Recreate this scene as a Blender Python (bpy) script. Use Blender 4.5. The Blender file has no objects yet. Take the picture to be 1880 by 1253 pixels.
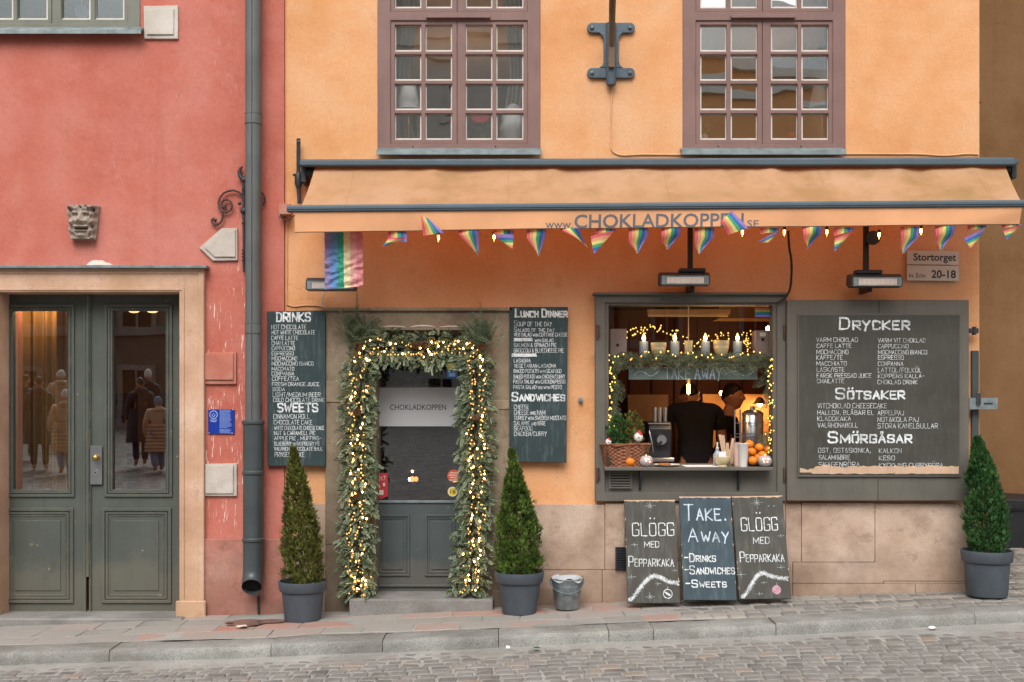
import bpy, bmesh, math, random
from mathutils import Vector, Matrix, Euler, noise
R = math.radians
random.seed(7)
SC = bpy.context.scene
COL = SC.collection

# ---------------------------------------------------------------- camera
PXM, CX, HY, CAMD, CAMH = 230.0, 940.0, 742.0, 9.0, 1.6     # photo pixels per metre on the facade, principal column, eye level row
cam_data = bpy.data.cameras.new("camera")
cam = bpy.data.objects.new("camera", cam_data)
COL.objects.link(cam)
cam.location = (0, -CAMD, CAMH)
cam.rotation_euler = (R(90), 0, 0)
cam_data.sensor_width = 36
cam_data.lens = 36 * PXM * CAMD / 1880.0
cam_data.shift_y = (HY - 626.5) / 1880.0
cam_data.clip_end = 500
SC.camera = cam

# ---------------------------------------------------------------- sky, sun, exposure (overcast)
SUN_EL, SUN_AZ = R(50), R(188)
world = bpy.data.worlds.new("World")
SC.world = world
world.use_nodes = True
wn, wl = world.node_tree.nodes, world.node_tree.links
sky = wn.new("ShaderNodeTexSky")
sky.sky_type = 'NISHITA'
sky.sun_disc = False
sky.sun_elevation = SUN_EL
sky.sun_rotation = SUN_AZ
sky.dust_density = 3.0
sky.air_density = 1.0
hsv = wn.new("ShaderNodeHueSaturation")
hsv.inputs["Saturation"].default_value = 0.22
wl.new(sky.outputs[0], hsv.inputs["Color"])
wl.new(hsv.outputs[0], wn["Background"].inputs["Color"])
wn["Background"].inputs["Strength"].default_value = 0.125
sun_data = bpy.data.lights.new("sun", 'SUN')
sun_data.energy = 1.1
sun_data.angle = R(40)
sun_data.color = (1.0, 0.99, 0.975)
sun = bpy.data.objects.new("sun", sun_data)
COL.objects.link(sun)
sun.rotation_euler = (R(90) - SUN_EL, 0, R(-8))
SC.view_settings.view_transform = 'Standard'
SC.view_settings.look = 'None'
SC.view_settings.gamma = 1
SC.view_settings.exposure = 1.03
try:
    SC.cycles.use_denoising = True
    SC.cycles.max_bounces = 10
    SC.cycles.transparent_max_bounces = 16
    SC.cycles.sample_clamp_indirect = 6
except Exception:
    pass

# ---------------------------------------------------------------- pixel <-> place
def kpx(Y=0.0):
    return (CAMD + Y) / CAMD / PXM
def X(px, Y=0.0):
    return (px - CX) * kpx(Y)
def Z(py, Y=0.0):
    return CAMH - (py - HY) * kpx(Y)
def P(px, py, Y=0.0):
    return Vector((X(px, Y), Y, Z(py, Y)))
def zb(x):                                                    # pavement height along the facade (the street climbs to the right)
    x = max(-7.0, min(7.0, x))
    return -0.087 + (x + 2.435) * 0.0318

# ---------------------------------------------------------------- mesh builder
class MB:
    def __init__(s, local=False):
        s.v, s.f, s.t, s.m, s.local = [], [], [], [], local
    def add(s, vs, fs, t=0.5, m=0):
        o = len(s.v)
        s.v += [tuple(p) for p in vs]
        s.f += [tuple(i + o for i in f) for f in fs]
        s.t += [t] * len(fs)
        s.m += [m] * len(fs)
        return s
    def box(s, x0, x1, y0, y1, z0, z1, t=0.5, m=0):
        return s.add([(x0,y0,z0),(x1,y0,z0),(x1,y1,z0),(x0,y1,z0),(x0,y0,z1),(x1,y0,z1),(x1,y1,z1),(x0,y1,z1)],
                     [(0,1,5,4),(1,2,6,5),(2,3,7,6),(3,0,4,7),(4,5,6,7),(3,2,1,0)], t, m)
    def pbox(s, px0, py0, px1, py1, y0, y1, t=0.5, m=0):      # front face at y0 fills the photo rectangle
        return s.box(X(px0,y0), X(px1,y0), y0, y1, Z(py1,y0), Z(py0,y0), t, m)
    def prism(s, pts, y0, y1, t=0.5, m=0):
        n = len(pts)
        vs = [(x,y0,z) for x,z in pts] + [(x,y1,z) for x,z in pts]
        fs = [tuple(range(n)), tuple(range(2*n-1, n-1, -1))] + [(i,(i+1)%n,n+(i+1)%n,n+i) for i in range(n)]
        return s.add(vs, fs, t, m)
    def extrude_x(s, prof, x0, x1, dz0=0.0, dz1=0.0, t=0.5, m=0):
        n = len(prof)
        vs = [(x0,y,z+dz0) for y,z in prof] + [(x1,y,z+dz1) for y,z in prof]
        fs = [tuple(range(n)), tuple(range(2*n-1, n-1, -1))] + [(i,(i+1)%n,n+(i+1)%n,n+i) for i in range(n)]
        return s.add(vs, fs, t, m)
    def plate(s, x0, x1, z0, z1, y0, y1, holes=(), t=0.5, m=0):   # slab in the XZ plane with rectangular openings
        xs = sorted({x0, x1, *[h[0] for h in holes], *[h[1] for h in holes]})
        zs = sorted({z0, z1, *[h[2] for h in holes], *[h[3] for h in holes]})
        xs = [x for x in xs if x0 <= x <= x1]; zs = [z for z in zs if z0 <= z <= z1]
        nx, nz = len(xs), len(zs)
        vid = {}
        vs, fs = [], []
        def V(i, j, k):
            if (i,j,k) not in vid:
                vid[(i,j,k)] = len(vs); vs.append((xs[i], (y0,y1)[k], zs[j]))
            return vid[(i,j,k)]
        def solid(i, j):
            if not (0 <= i < nx-1 and 0 <= j < nz-1): return False
            cx, cz = (xs[i]+xs[i+1])/2, (zs[j]+zs[j+1])/2
            return not any(h[0] < cx < h[1] and h[2] < cz < h[3] for h in holes)
        for i in range(nx-1):
            for j in range(nz-1):
                if not solid(i,j): continue
                fs.append((V(i,j,0),V(i+1,j,0),V(i+1,j+1,0),V(i,j+1,0)))
                fs.append((V(i,j,1),V(i,j+1,1),V(i+1,j+1,1),V(i+1,j,1)))
                if not solid(i-1,j): fs.append((V(i,j,0),V(i,j+1,0),V(i,j+1,1),V(i,j,1)))
                if not solid(i+1,j): fs.append((V(i+1,j,0),V(i+1,j,1),V(i+1,j+1,1),V(i+1,j+1,0)))
                if not solid(i,j-1): fs.append((V(i,j,0),V(i,j,1),V(i+1,j,1),V(i+1,j,0)))
                if not solid(i,j+1): fs.append((V(i,j+1,0),V(i+1,j+1,0),V(i+1,j+1,1),V(i,j+1,1)))
        return s.add(vs, fs, t, m)
    def pplate(s, px0, py0, px1, py1, y0, y1, holes=(), t=0.5, m=0):
        return s.plate(X(px0,y0), X(px1,y0), Z(py1,y0), Z(py0,y0), y0, y1,
                       [(X(a,y0), X(c,y0), Z(d,y0), Z(b,y0)) for a,b,c,d in holes], t, m)
    def tube(s, pts, r, n=8, t=0.5, m=0, cap=True):
        pts = [Vector(p) for p in pts]
        rs = r if isinstance(r, (list, tuple)) else [r]*len(pts)
        vs, fs = [], []
        d0 = (pts[1]-pts[0]).normalized()
        a = d0.orthogonal().normalized()
        for i, p in enumerate(pts):
            d = (pts[min(i+1,len(pts)-1)] - pts[max(i-1,0)])
            d = d.normalized() if d.length > 1e-9 else d0
            a = (a - d*a.dot(d)); a = a.normalized() if a.length > 1e-6 else d.orthogonal().normalized()
            b = d.cross(a)
            for k in range(n):
                w = 2*math.pi*k/n
                vs.append(p + (a*math.cos(w) + b*math.sin(w))*rs[i])
        for i in range(len(pts)-1):
            for k in range(n):
                fs.append((i*n+k, i*n+(k+1)%n, (i+1)*n+(k+1)%n, (i+1)*n+k))
        if cap:
            fs.append(tuple(range(n-1,-1,-1))); fs.append(tuple((len(pts)-1)*n+k for k in range(n)))
        return s.add(vs, fs, t, m)
    def lathe(s, c, prof, n=24, t=0.5, m=0, sx=1.0, sy=1.0):
        c = Vector(c); vs, fs = [], []
        for r, z in prof:
            for k in range(n):
                w = 2*math.pi*k/n
                vs.append(c + Vector((math.cos(w)*r*sx, math.sin(w)*r*sy, z)))
        for i in range(len(prof)-1):
            for k in range(n):
                fs.append((i*n+k, i*n+(k+1)%n, (i+1)*n+(k+1)%n, (i+1)*n+k))
        if prof[0][0] > 1e-6: fs.append(tuple(range(n-1,-1,-1)))
        if prof[-1][0] > 1e-6: fs.append(tuple((len(prof)-1)*n+k for k in range(n)))
        return s.add(vs, fs, t, m)
    def ball(s, c, r, n=10, sc=(1,1,1), t=0.5, m=0):
        prof = [(max(1e-7, r*math.sin(math.pi*i/n)), -r*math.cos(math.pi*i/n)) for i in range(n+1)]
        c = Vector(c); vs, fs = [], []
        q = max(6, int(n*1.4))
        for pr, pz in prof:
            for k in range(q):
                w = 2*math.pi*k/q
                vs.append(c + Vector((math.cos(w)*pr*sc[0], math.sin(w)*pr*sc[1], pz*sc[2])))
        for i in range(n):
            for k in range(q):
                fs.append((i*q+k, i*q+(k+1)%q, (i+1)*q+(k+1)%q, (i+1)*q+k))
        return s.add(vs, fs, t, m)
    def bead(s, c, r, t=0.5, m=0):                            # tiny octahedral bulb
        c = Vector(c)
        return s.add([c+Vector(d)*r for d in ((1,0,0),(0,1,0),(-1,0,0),(0,-1,0),(0,0,1.2),(0,0,-1.2))],
                     [(0,1,4),(1,2,4),(2,3,4),(3,0,4),(1,0,5),(2,1,5),(3,2,5),(0,3,5)], t, m)
    def grid(s, fn, nu, nv, m=None, t=None):
        vs = [fn(i/nu, j/nv) for j in range(nv+1) for i in range(nu+1)]
        o = len(s.v)
        s.v += [tuple(p) for p in vs]
        for j in range(nv):
            for i in range(nu):
                a = o + j*(nu+1) + i
                s.f.append((a, a+1, a+nu+2, a+nu+1))
                s.m.append(m(i/nu, j/nv) if m else 0); s.t.append(t(i/nu, j/nv) if t else 0.5)
        return s

def root_of(o):
    while o.parent: o = o.parent
    return o
def build(mb, name, mat, parent=None, smooth=False, bevel=0.0, label=None, seg=1, loc=None, clean=False):
    if parent is not None and not mb.local: off = Vector(root_of(parent).location)
    elif loc is not None and not mb.local: off = Vector(loc)
    else: off = Vector((0,0,0))
    me = bpy.data.meshes.new(name)
    me.from_pydata([(v[0]-off.x, v[1]-off.y, v[2]-off.z) for v in mb.v], [], mb.f)
    mats = mat if isinstance(mat, (list, tuple)) else [mat]
    for mm in mats: me.materials.append(mm)
    me.polygons.foreach_set("material_index", mb.m)
    at = me.attributes.new("tint", 'FLOAT', 'FACE')
    at.data.foreach_set("value", mb.t)
    bm = bmesh.new(); bm.from_mesh(me)
    if clean: bmesh.ops.remove_doubles(bm, verts=bm.verts, dist=1e-5)
    bmesh.ops.recalc_face_normals(bm, faces=bm.faces)
    if bevel > 0:
        es = [e for e in bm.edges if len(e.link_faces) == 2 and e.calc_face_angle(0) > R(30)]
        bmesh.ops.bevel(bm, geom=es, offset=bevel, segments=seg, profile=0.6, affect='EDGES', clamp_overlap=True)
    if smooth:
        for f in bm.faces: f.smooth = True
        for e in bm.edges:
            if len(e.link_faces) == 2 and e.calc_face_angle(0) > R(42): e.smooth = False
    bm.to_mesh(me); bm.free()
    o = bpy.data.objects.new(name, me)
    COL.objects.link(o)
    if parent is not None: o.parent = parent
    elif loc is not None: o.location = loc
    if label: o["label"] = label
    return o
def thing(name, label, cat, loc=(0,0,0), rot=(0,0,0), group=None):
    o = bpy.data.objects.new(name, None)
    COL.objects.link(o)
    o.empty_display_size = 0.1
    o.location = loc; o.rotation_euler = rot
    o["label"] = label; o["category"] = cat
    if group: o["group"] = group
    return o
def tag(o, label, cat, group=None, kind=None):
    if label: o["label"] = label
    if cat: o["category"] = cat
    if group: o["group"] = group
    if kind: o["kind"] = kind
    return o

# ---------------------------------------------------------------- materials
def lin(h):
    h = h.lstrip('#'); c = [int(h[i:i+2],16)/255 for i in (0,2,4)]
    return tuple(x/12.92 if x <= 0.04045 else ((x+0.055)/1.055)**2.4 for x in c)
class NT:
    def __init__(s, name):
        s.mat = bpy.data.materials.new(name); s.mat.use_nodes = True
        s.n, s.l = s.mat.node_tree.nodes, s.mat.node_tree.links
        s.b = s.n["Principled BSDF"]
        s.co = s.n.new("ShaderNodeTexCoord").outputs["Object"]
    def map(s, scale):
        m = s.n.new("ShaderNodeMapping"); m.inputs["Scale"].default_value = scale
        s.l.new(s.co, m.inputs[0]); return m.outputs[0]
    def noise(s, scale, detail=4, rough=0.55, vec=None):
        x = s.n.new("ShaderNodeTexNoise"); x.inputs["Scale"].default_value = scale
        x.inputs["Detail"].default_value = detail; x.inputs["Roughness"].default_value = rough
        s.l.new(vec if vec is not None else s.co, x.inputs["Vector"]); return x.outputs[0]
    def ramp(s, fac, stops):
        r = s.n.new("ShaderNodeValToRGB"); e = r.color_ramp.elements
        while len(e) < len(stops): e.new(0.5)
        for i, (p, c) in enumerate(stops):
            e[i].position = p; e[i].color = (*c, 1) if len(c) == 3 else c
        s.l.new(fac, r.inputs[0]); return r.outputs[0]
    def mix(s, fac, a, b, mode='MIX'):
        x = s.n.new("ShaderNodeMix"); x.data_type = 'RGBA'; x.blend_type = mode
        for sock, v in ((x.inputs[0], fac), (x.inputs[6], a), (x.inputs[7], b)):
            if isinstance(v, (int, float)): sock.default_value = v
            elif isinstance(v, tuple): sock.default_value = (*v, 1)
            else: s.l.new(v, sock)
        return x.outputs[2]
    def math(s, op, a, b=0.0):
        x = s.n.new("ShaderNodeMath"); x.operation = op
        for sock, v in zip(x.inputs, (a, b)):
            if isinstance(v, (int, float)): sock.default_value = v
            else: s.l.new(v, sock)
        return x.outputs[0]
    def attr(s, name):
        a = s.n.new("ShaderNodeAttribute"); a.attribute_name = name; return a.outputs["Fac"]
    def bump(s, h, strength=0.3, dist=0.01, prev=None):
        b = s.n.new("ShaderNodeBump"); b.inputs["Strength"].default_value = strength; b.inputs["Distance"].default_value = dist
        s.l.new(h, b.inputs["Height"])
        if prev is not None: s.l.new(prev, b.inputs["Normal"])
        return b.outputs[0]
    def out(s, col, rough=0.7, normal=None, metal=0.0, spec=0.4):
        for k, v in (("Base Color", col), ("Roughness", rough), ("Metallic", metal), ("Specular IOR Level", spec)):
            if isinstance(v, (int, float)): s.b.inputs[k].default_value = v
            elif isinstance(v, tuple): s.b.inputs[k].default_value = (*v, 1)
            else: s.l.new(v, s.b.inputs[k])
        if normal is not None: s.l.new(normal, s.b.inputs["Normal"])
        return s.mat
def mul(c, k): return tuple(min(1, x*k) for x in c)

def plain(name, hexc, rough=0.6, var=0.18, scale=9, bump=0.1, bscale=120, metal=0.0, spec=0.4, k=1.0, dist=0.003):
    c = mul(lin(hexc), k); s = NT(name)
    col = s.ramp(s.noise(scale, 6), [(0.3, mul(c,1-var)), (0.7, mul(c,1+var))])
    n = s.bump(s.noise(bscale, 3), bump, dist) if bump else None
    return s.out(col, rough, n, metal, spec)
def tinted(name, h0, h1, rough=0.7, var=0.2, spec=0.3, k=1.0, bump=0.0, bscale=60, hm=None):   # colour runs from h0 to h1 with the face attribute "tint"
    s = NT(name)
    stops = [(0.0, mul(lin(h0),k)), (1.0, mul(lin(h1),k))]
    if hm: stops.insert(1, (0.5, mul(lin(hm),k)))
    c = s.ramp(s.attr("tint"), stops)
    v = s.ramp(s.noise(22, 4), [(0.3, (1-var,)*3), (0.7, (1,1,1))])
    return s.out(s.mix(1.0, c, v, 'MULTIPLY'), rough, s.bump(s.noise(bscale,4), bump, 0.004) if bump else None, 0, spec)
def plaster(name, base, pale, dark, streak, amount=0.5, drips=0.0, dripx=None):
    s = NT(name)
    big = s.noise(0.9, 7, 0.6); mid = s.noise(3.7, 6, 0.6); fine = s.noise(55, 5, 0.6)
    c = s.ramp(big, [(0.32, lin(dark)), (0.5, lin(base)), (0.68, lin(pale))])
    c = s.mix(s.ramp(mid, [(0.42,(0,0,0)),(0.72,(amount,)*3)]), c, lin(pale))
    st = s.noise(1.0, 5, 0.6, s.map((7.0, 7.0, 0.45)))
    c = s.mix(s.ramp(st, [(0.58,(0,0,0)),(0.78,(0.4,)*3)]), c, lin(streak))
    pt = s.noise(1.5, 9, 0.72)
    c = s.mix(s.ramp(pt, [(0.54,(0,0,0)),(0.57,(0.28,)*3)]), c, lin(pale))
    pt2 = s.noise(2.3, 9, 0.74, s.map((1.0,1.0,0.7)))
    c = s.mix(s.ramp(pt2, [(0.60,(0,0,0)),(0.63,(0.35,)*3)]), c, lin(dark))
    vo = s.n.new("ShaderNodeTexVoronoi"); vo.feature = 'DISTANCE_TO_EDGE'; vo.inputs["Scale"].default_value = 0.8
    wv = s.n.new("ShaderNodeVectorMath"); wv.operation = 'ADD'
    nz = s.n.new("ShaderNodeTexNoise"); nz.inputs["Scale"].default_value = 3.0; nz.inputs["Detail"].default_value = 6
    s.l.new(s.co, nz.inputs["Vector"]); s.l.new(s.co, wv.inputs[0]); s.l.new(nz.outputs["Color"], wv.inputs[1]); s.l.new(wv.outputs[0], vo.inputs["Vector"])
    ck = s.math('MULTIPLY', s.ramp(vo.outputs[0], [(0.0,(1,1,1)),(0.004,(0,0,0))]), s.ramp(s.noise(1.3, 3), [(0.5,(0,0,0)),(0.62,(0.5,)*3)]))
    c = s.mix(ck, c, mul(lin(dark), 0.6))
    grain = s.ramp(fine, [(0.3,(0.9,)*3),(0.7,(1.05,)*3)])
    c = s.mix(1.0, c, grain, 'MULTIPLY')
    if drips:
        d = s.noise(1.0, 2, 0.5, s.map((60, 60, 9)))
        z = s.noise(1.6, 2)
        f = s.math('MULTIPLY', s.ramp(d, [(0.665,(0,0,0)),(0.70,(1,)*3)]), s.ramp(z, [(0.60,(0,0,0)),(0.68,(drips,)*3)]))
        if dripx:
            sx = s.n.new("ShaderNodeSeparateXYZ"); s.l.new(s.co, sx.inputs[0])
            mr = s.n.new("ShaderNodeMapRange"); mr.inputs[1].default_value = dripx[0]; mr.inputs[2].default_value = dripx[1]
            s.l.new(sx.outputs[0], mr.inputs[0])
            mz = s.ramp(sx.outputs[2], [(0.0,(0,0,0)),(0.25,(0.8,)*3),(0.9,(1,1,1)),(1.0,(0.15,)*3)])
            mz.node.color_ramp.interpolation = 'LINEAR'
            sc_ = s.math('MULTIPLY', sx.outputs[2], 0.36); s.l.new(sc_, mz.node.inputs[0])
            mx_ = s.ramp(mr.outputs[0], [(0.0,(0,0,0)),(0.15,(1,1,1)),(0.75,(1,1,1)),(1.0,(0,0,0))])
            d2 = s.noise(1.0, 3, 0.55, s.map((85, 85, 10)))
            f2 = s.math('MULTIPLY', s.ramp(d2, [(0.615,(0,0,0)),(0.66,(1,)*3)]), s.math('MULTIPLY', mx_, s.math('MULTIPLY', mz, s.ramp(s.noise(4.5,3), [(0.42,(0,0,0)),(0.6,(0.9,)*3)]))))
            c = s.mix(f2, c, lin('#e2cdc0'))
        c = s.mix(f, c, lin('#e6cdbd'))
    n = s.bump(s.noise(2.2,3), 0.35, 0.05)
    n = s.bump(s.noise(26,5), 0.35, 0.006, n)
    n = s.bump(s.noise(190,3), 0.4, 0.002, n)
    return s.out(c, 0.92, n, 0, 0.15)
def stone(name, base, pale, dark, bump=0.5, stain=None, speck=0.5, amount=0.5, dirt=0.0):
    s = NT(name)
    c = s.ramp(s.noise(1.9, 7, 0.62), [(0.3, lin(dark)), (0.52, lin(base)), (0.72, lin(pale))])
    t = s.ramp(s.attr("tint"), [(0,(0.78,)*3),(1,(1.2,)*3)])
    c = s.mix(1.0, c, t, 'MULTIPLY')
    sp = s.ramp(s.noise(170, 3, 0.7), [(0.34,(1-speck*0.6,)*3),(0.5,(1,1,1)),(0.66,(1+speck*0.35,)*3)])
    c = s.mix(1.0, c, sp, 'MULTIPLY')
    if stain:
        c = s.mix(s.ramp(s.noise(2.6, 6, 0.65), [(0.5,(0,0,0)),(0.66,(amount,)*3)]), c, lin(stain))
    if dirt:
        sp_ = s.n.new("ShaderNodeSeparateXYZ"); s.l.new(s.co, sp_.inputs[0])
        h = s.math('ADD', sp_.outputs[2], s.math('MULTIPLY', s.noise(2.4, 7, .7), -1.5))
        c = s.mix(s.ramp(s.math('ADD', h, 0.75), [(0.0,(dirt,)*3),(0.55,(0,0,0))]), c, lin(stain or dark))
        c = s.mix(s.ramp(s.noise(6.5, 8, 0.75), [(0.58,(0,0,0)),(0.62,(dirt*.8,)*3)]), c, mul(lin(dark), .7))
    n = s.bump(s.noise(9,6,0.6), bump, 0.02)
    n = s.bump(s.noise(140,4), bump, 0.003, n)
    return s.out(c, 0.9, n, 0, 0.2)
def painted(name, hexc, chip='#a08f78', rough=0.55, amount=0.5, k=1.0, grain=True, dirt=False, edge=0.0):      # old painted wood: grain, faint wear, a few chips
    c0 = mul(lin(hexc), k); s = NT(name)
    g = s.noise(1.0, 4, 0.6, s.map((60, 60, 2.2)) if grain else None)
    c = s.ramp(s.noise(3.2, 6, 0.6), [(0.3, mul(c0,0.86)), (0.7, mul(c0,1.16))])
    c = s.mix(s.ramp(g, [(0.45,(0,0,0)),(0.8,(0.22,)*3)]), c, mul(c0,1.5))
    ch = s.noise(14, 6, 0.7)
    c = s.mix(s.ramp(ch, [(0.67,(0,0,0)),(0.70,(amount,)*3)]), c, lin(chip))
    c = s.mix(s.ramp(s.noise(1.0, 5, 0.65, s.map((24, 24, 3))), [(0.56,(0,0,0)),(0.74,(0.35,)*3)]), c, mul(c0, 0.6))
    if edge:                                                   # paint rubbed off along the arrises
        bv = s.n.new("ShaderNodeBevel"); bv.samples = 4; bv.inputs["Radius"].default_value = 0.006
        ge = s.n.new("ShaderNodeNewGeometry"); dt = s.n.new("ShaderNodeVectorMath"); dt.operation = 'DOT_PRODUCT'
        s.l.new(bv.outputs[0], dt.inputs[0]); s.l.new(ge.outputs["Normal"], dt.inputs[1])
        e = s.ramp(dt.outputs["Value"], [(0.80,(1,1,1)),(0.97,(0,0,0))])
        c = s.mix(s.math('MULTIPLY', e, s.ramp(s.noise(7, 7, .75), [(0.47,(0,0,0)),(0.60,(edge,)*3)])), c, lin(chip))
    if dirt:
        sp = s.n.new("ShaderNodeSeparateXYZ"); s.l.new(s.co, sp.inputs[0])
        h = s.math('ADD', sp.outputs[2], s.math('MULTIPLY', s.noise(5, 5, .7), -0.5))
        c = s.mix(s.ramp(h, [(0.0,(0.35,)*3),(0.10,(0,0,0))]), c, lin('#6e6557'))
    n = s.bump(g, 0.12, 0.002); n = s.bump(s.noise(70,3), 0.1, 0.002, n)
    return s.out(c, rough, n, 0, 0.35)
def emit(name, col, strength):
    s = NT(name)
    s.b.inputs["Base Color"].default_value = (*col, 1)
    s.b.inputs["Emission Color"].default_value = (*col, 1)
    s.b.inputs["Emission Strength"].default_value = strength
    return s.mat
def glass(name, refl=0.2, tint=(0.93,0.95,0.94), wav=0.0, wscale=2.0, rough=0.0):
    s = NT(name); s.n.remove(s.b)
    tr = s.n.new("ShaderNodeBsdfTransparent"); tr.inputs[0].default_value = (*tint, 1)
    gl = s.n.new("ShaderNodeBsdfGlossy"); gl.inputs["Roughness"].default_value = rough
    if wav: s.l.new(s.bump(s.noise(wscale, 2), wav, 0.02), gl.inputs["Normal"])
    mx = s.n.new("ShaderNodeMixShader"); mx.inputs[0].default_value = refl
    s.l.new(tr.outputs[0], mx.inputs[1]); s.l.new(gl.outputs[0], mx.inputs[2])
    s.l.new(mx.outputs[0], s.n["Material Output"].inputs["Surface"])
    return s.mat
def cloth(s, mat, amount, hexc):                               # woven cloth lets some light through
    tl = s.n.new("ShaderNodeBsdfTranslucent"); tl.inputs[0].default_value = (*lin(hexc), 1)
    mx = s.n.new("ShaderNodeMixShader"); mx.inputs[0].default_value = amount
    s.l.new(s.b.outputs[0], mx.inputs[1]); s.l.new(tl.outputs[0], mx.inputs[2])
    s.l.new(mx.outputs[0], s.n["Material Output"].inputs["Surface"])
    return mat
def canvas_mat(name):
    s = NT(name)
    c = s.ramp(s.noise(1.1, 6, 0.6, s.map((0.8,1,1.6))), [(0.34, lin('#c39f76')), (0.5, lin('#d5ae86')), (0.7, lin('#dcba97'))])
    sx = s.n.new('ShaderNodeSeparateXYZ'); s.l.new(s.co, sx.inputs[0])
    fr = s.math('FRACT', s.math('MULTIPLY', sx.outputs[0], 0.83))
    c = s.mix(s.ramp(fr, [(0.0,(0.5,)*3),(0.008,(0,0,0))]), c, lin('#94734e'))
    c = s.mix(s.ramp(s.noise(2.1, 8, .72), [(0.48,(0,0,0)),(0.62,(0.6,)*3)]), c, lin('#a8905f'))
    st = s.noise(1.0, 5, 0.6, s.map((5.0, 5, 0.7)))
    c = s.mix(s.ramp(st, [(0.52,(0,0,0)),(0.75,(0.35,)*3)]), c, lin('#8f7a50'))
    n = s.bump(s.noise(1.0, 2, 0.5, s.map((300, 300, 300))), 0.3, 0.001)
    n = s.bump(s.noise(2.6, 4), 0.35, 0.03, n)
    return cloth(s, s.out(c, 0.95, n, 0, 0.1), 0.5, '#ee7c1e')
def board_mat(name, hexc, edge='#b48a6a', amount=0.35):
    c0 = lin(hexc); s = NT(name)
    c = s.ramp(s.noise(2.5, 6, 0.6), [(0.3, mul(c0,0.8)), (0.7, mul(c0,1.3))])
    sm = s.noise(1.0, 5, 0.6, s.map((30, 30, 6)))
    c = s.mix(s.ramp(sm, [(0.5,(0,0,0)),(0.8,(amount,)*3)]), c, mul(lin('#8a9490'),0.7))
    g = s.noise(1.0, 4, 0.6, s.map((8, 8, 160)))
    return s.out(c, 0.75, s.bump(g, 0.15, 0.001), 0, 0.3)
def chalk_mat(name, hexc='#dfe3e2', lo=0.55):
    c0 = lin(hexc); s = NT(name)
    c = s.ramp(s.noise(95, 4, 0.7), [(0.36, mul(c0,lo)), (0.56, c0)])
    pr = s.ramp(s.noise(9, 3, 0.6), [(0.34,(0.55,)*3),(0.56,(1,1,1))])
    return s.out(s.mix(1.0, c, pr, 'MULTIPLY'), 0.95, None, 0, 0.1)

M = {}
M['orange'] = plaster('orange_plaster', '#d1986a', '#d6a881', '#c68957', '#c09061', 0.4)
M['red'] = plaster('red_plaster', '#b56859', '#bd796c', '#aa5c4d', '#9c5649', 0.45, drips=0.2, dripx=(1.50,2.0))
M['red_base'] = stone('red_base_plaster', '#ab7364', '#b88a7b', '#946053', 0.4, '#6d5348', 0.4, 0.5, dirt=0.5)
M['brown'] = plaster('brown_plaster', '#75573a', '#7d6042', '#6a4c30', '#62482f', 0.25)
M['portal'] = stone('pink_sandstone', '#c09c82', '#ceb09a', '#ab876c', 0.3, '#a5835f', 0.3, 0.35, dirt=0.4)
M['surround'] = stone('brown_sandstone', '#8a7a65', '#a08f7a', '#6f6150', 0.4, '#574b3e', 0.4, 0.6, dirt=0.6)
M['plinth'] = stone('plinth_stone', '#b59d8a', '#c2ae9d', '#a48a77', 0.5, '#76604f', 0.5, 0.5, dirt=0.65)
M['insetstone'] = stone('inset_limestone', '#b9aea3', '#c8c0b6', '#a3968a', 0.35, '#93877c', 0.3)
M['redinset'] = stone('red_inset_stone', '#b06d5c', '#bd8172', '#97584a', 0.35, '#a98e80', 0.3)
M['step'] = stone('step_granite', '#7d7a75', '#8e8a85', '#696662', 0.5, '#5f5a55', 0.5)
M['kerb'] = stone('kerb_granite', '#86857f', '#979690', '#73726c', 0.9, '#6b6861', 0.9, 0.7)
M['sand'] = stone('grit', '#918f89', '#9f9d96', '#807e78', 0.6, '#777570', 0.8, 0.4)
M['mauve'] = painted('mauve_paint', '#765a53', '#a58c80', 0.5, 0.25)
M['putty'] = plain('putty', '#c9c2b6', 0.7, 0.1)
M['greyframe'] = painted('grey_green_paint', '#6d6e62', '#a09a8c', 0.5, 0.3)
M['doorgrey'] = painted('door_grey_paint', '#4a4e47', '#a58e6e', 0.5, 0.75, dirt=True, edge=0.8)
M['doorblue'] = painted('door_slate_paint', '#454b4b', '#8b8d86', 0.45, 0.4, dirt=True, edge=0.5)
M['hatchgrey'] = painted('hatch_paint', '#5b574f', '#8a8376', 0.55, 0.3)
M['zinc'] = plain('zinc_sheet', '#7a8484', 0.5, 0.25, 14, 0.15, 60, 0.5)
M['awnmetal'] = plain('awning_metal', '#46545d', 0.6, 0.12, 5, 0.05, 60, 0.15, 0.5)
M['canvas'] = canvas_mat('awning_canvas')
M['valance'] = plain('valance_cloth', '#cc966e', 0.95, 0.09, 3, 0.3, 260, 0, 0.1)
M['letter'] = plain('letter_slate', '#5b5d63', 0.8, 0.1)
M['iron'] = plain('black_iron', '#33363a', 0.5, 0.3, 20, 0.3, 60, 0.3)
M['rust'] = plain('rusty_iron', '#4c3832', 0.75, 0.4, 20, 0.4, 60, 0.1)
M['anchor'] = plain('blue_grey_paint', '#4a5760', 0.5, 0.2, 14, 0.2, 70)
M['oldwood'] = painted('weathered_wood', '#6a5845', '#3a3028', 0.85, 0.6)
M['pipeg'] = plain('pipe_grey', '#5c5e5c', 0.5, 0.16, 4, 0.12, 40, 0.1)
M['pipeb'] = plain('pipe_slate', '#444a4b', 0.4, 0.16, 5, 0.12, 40, 0.2)
M['black'] = plain('black_void', '#0b0b0c', 0.9, 0.1, bump=0)
M['blacksatin'] = plain('black_satin', '#1d1e20', 0.4, 0.2)
M['board'] = board_mat('chalkboard_green', '#2c393b')
M['board2'] = board_mat('chalkboard_grey', '#403e38', amount=0.12)
M['board3'] = board_mat('chalkboard_warm', '#42403a')
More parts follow.
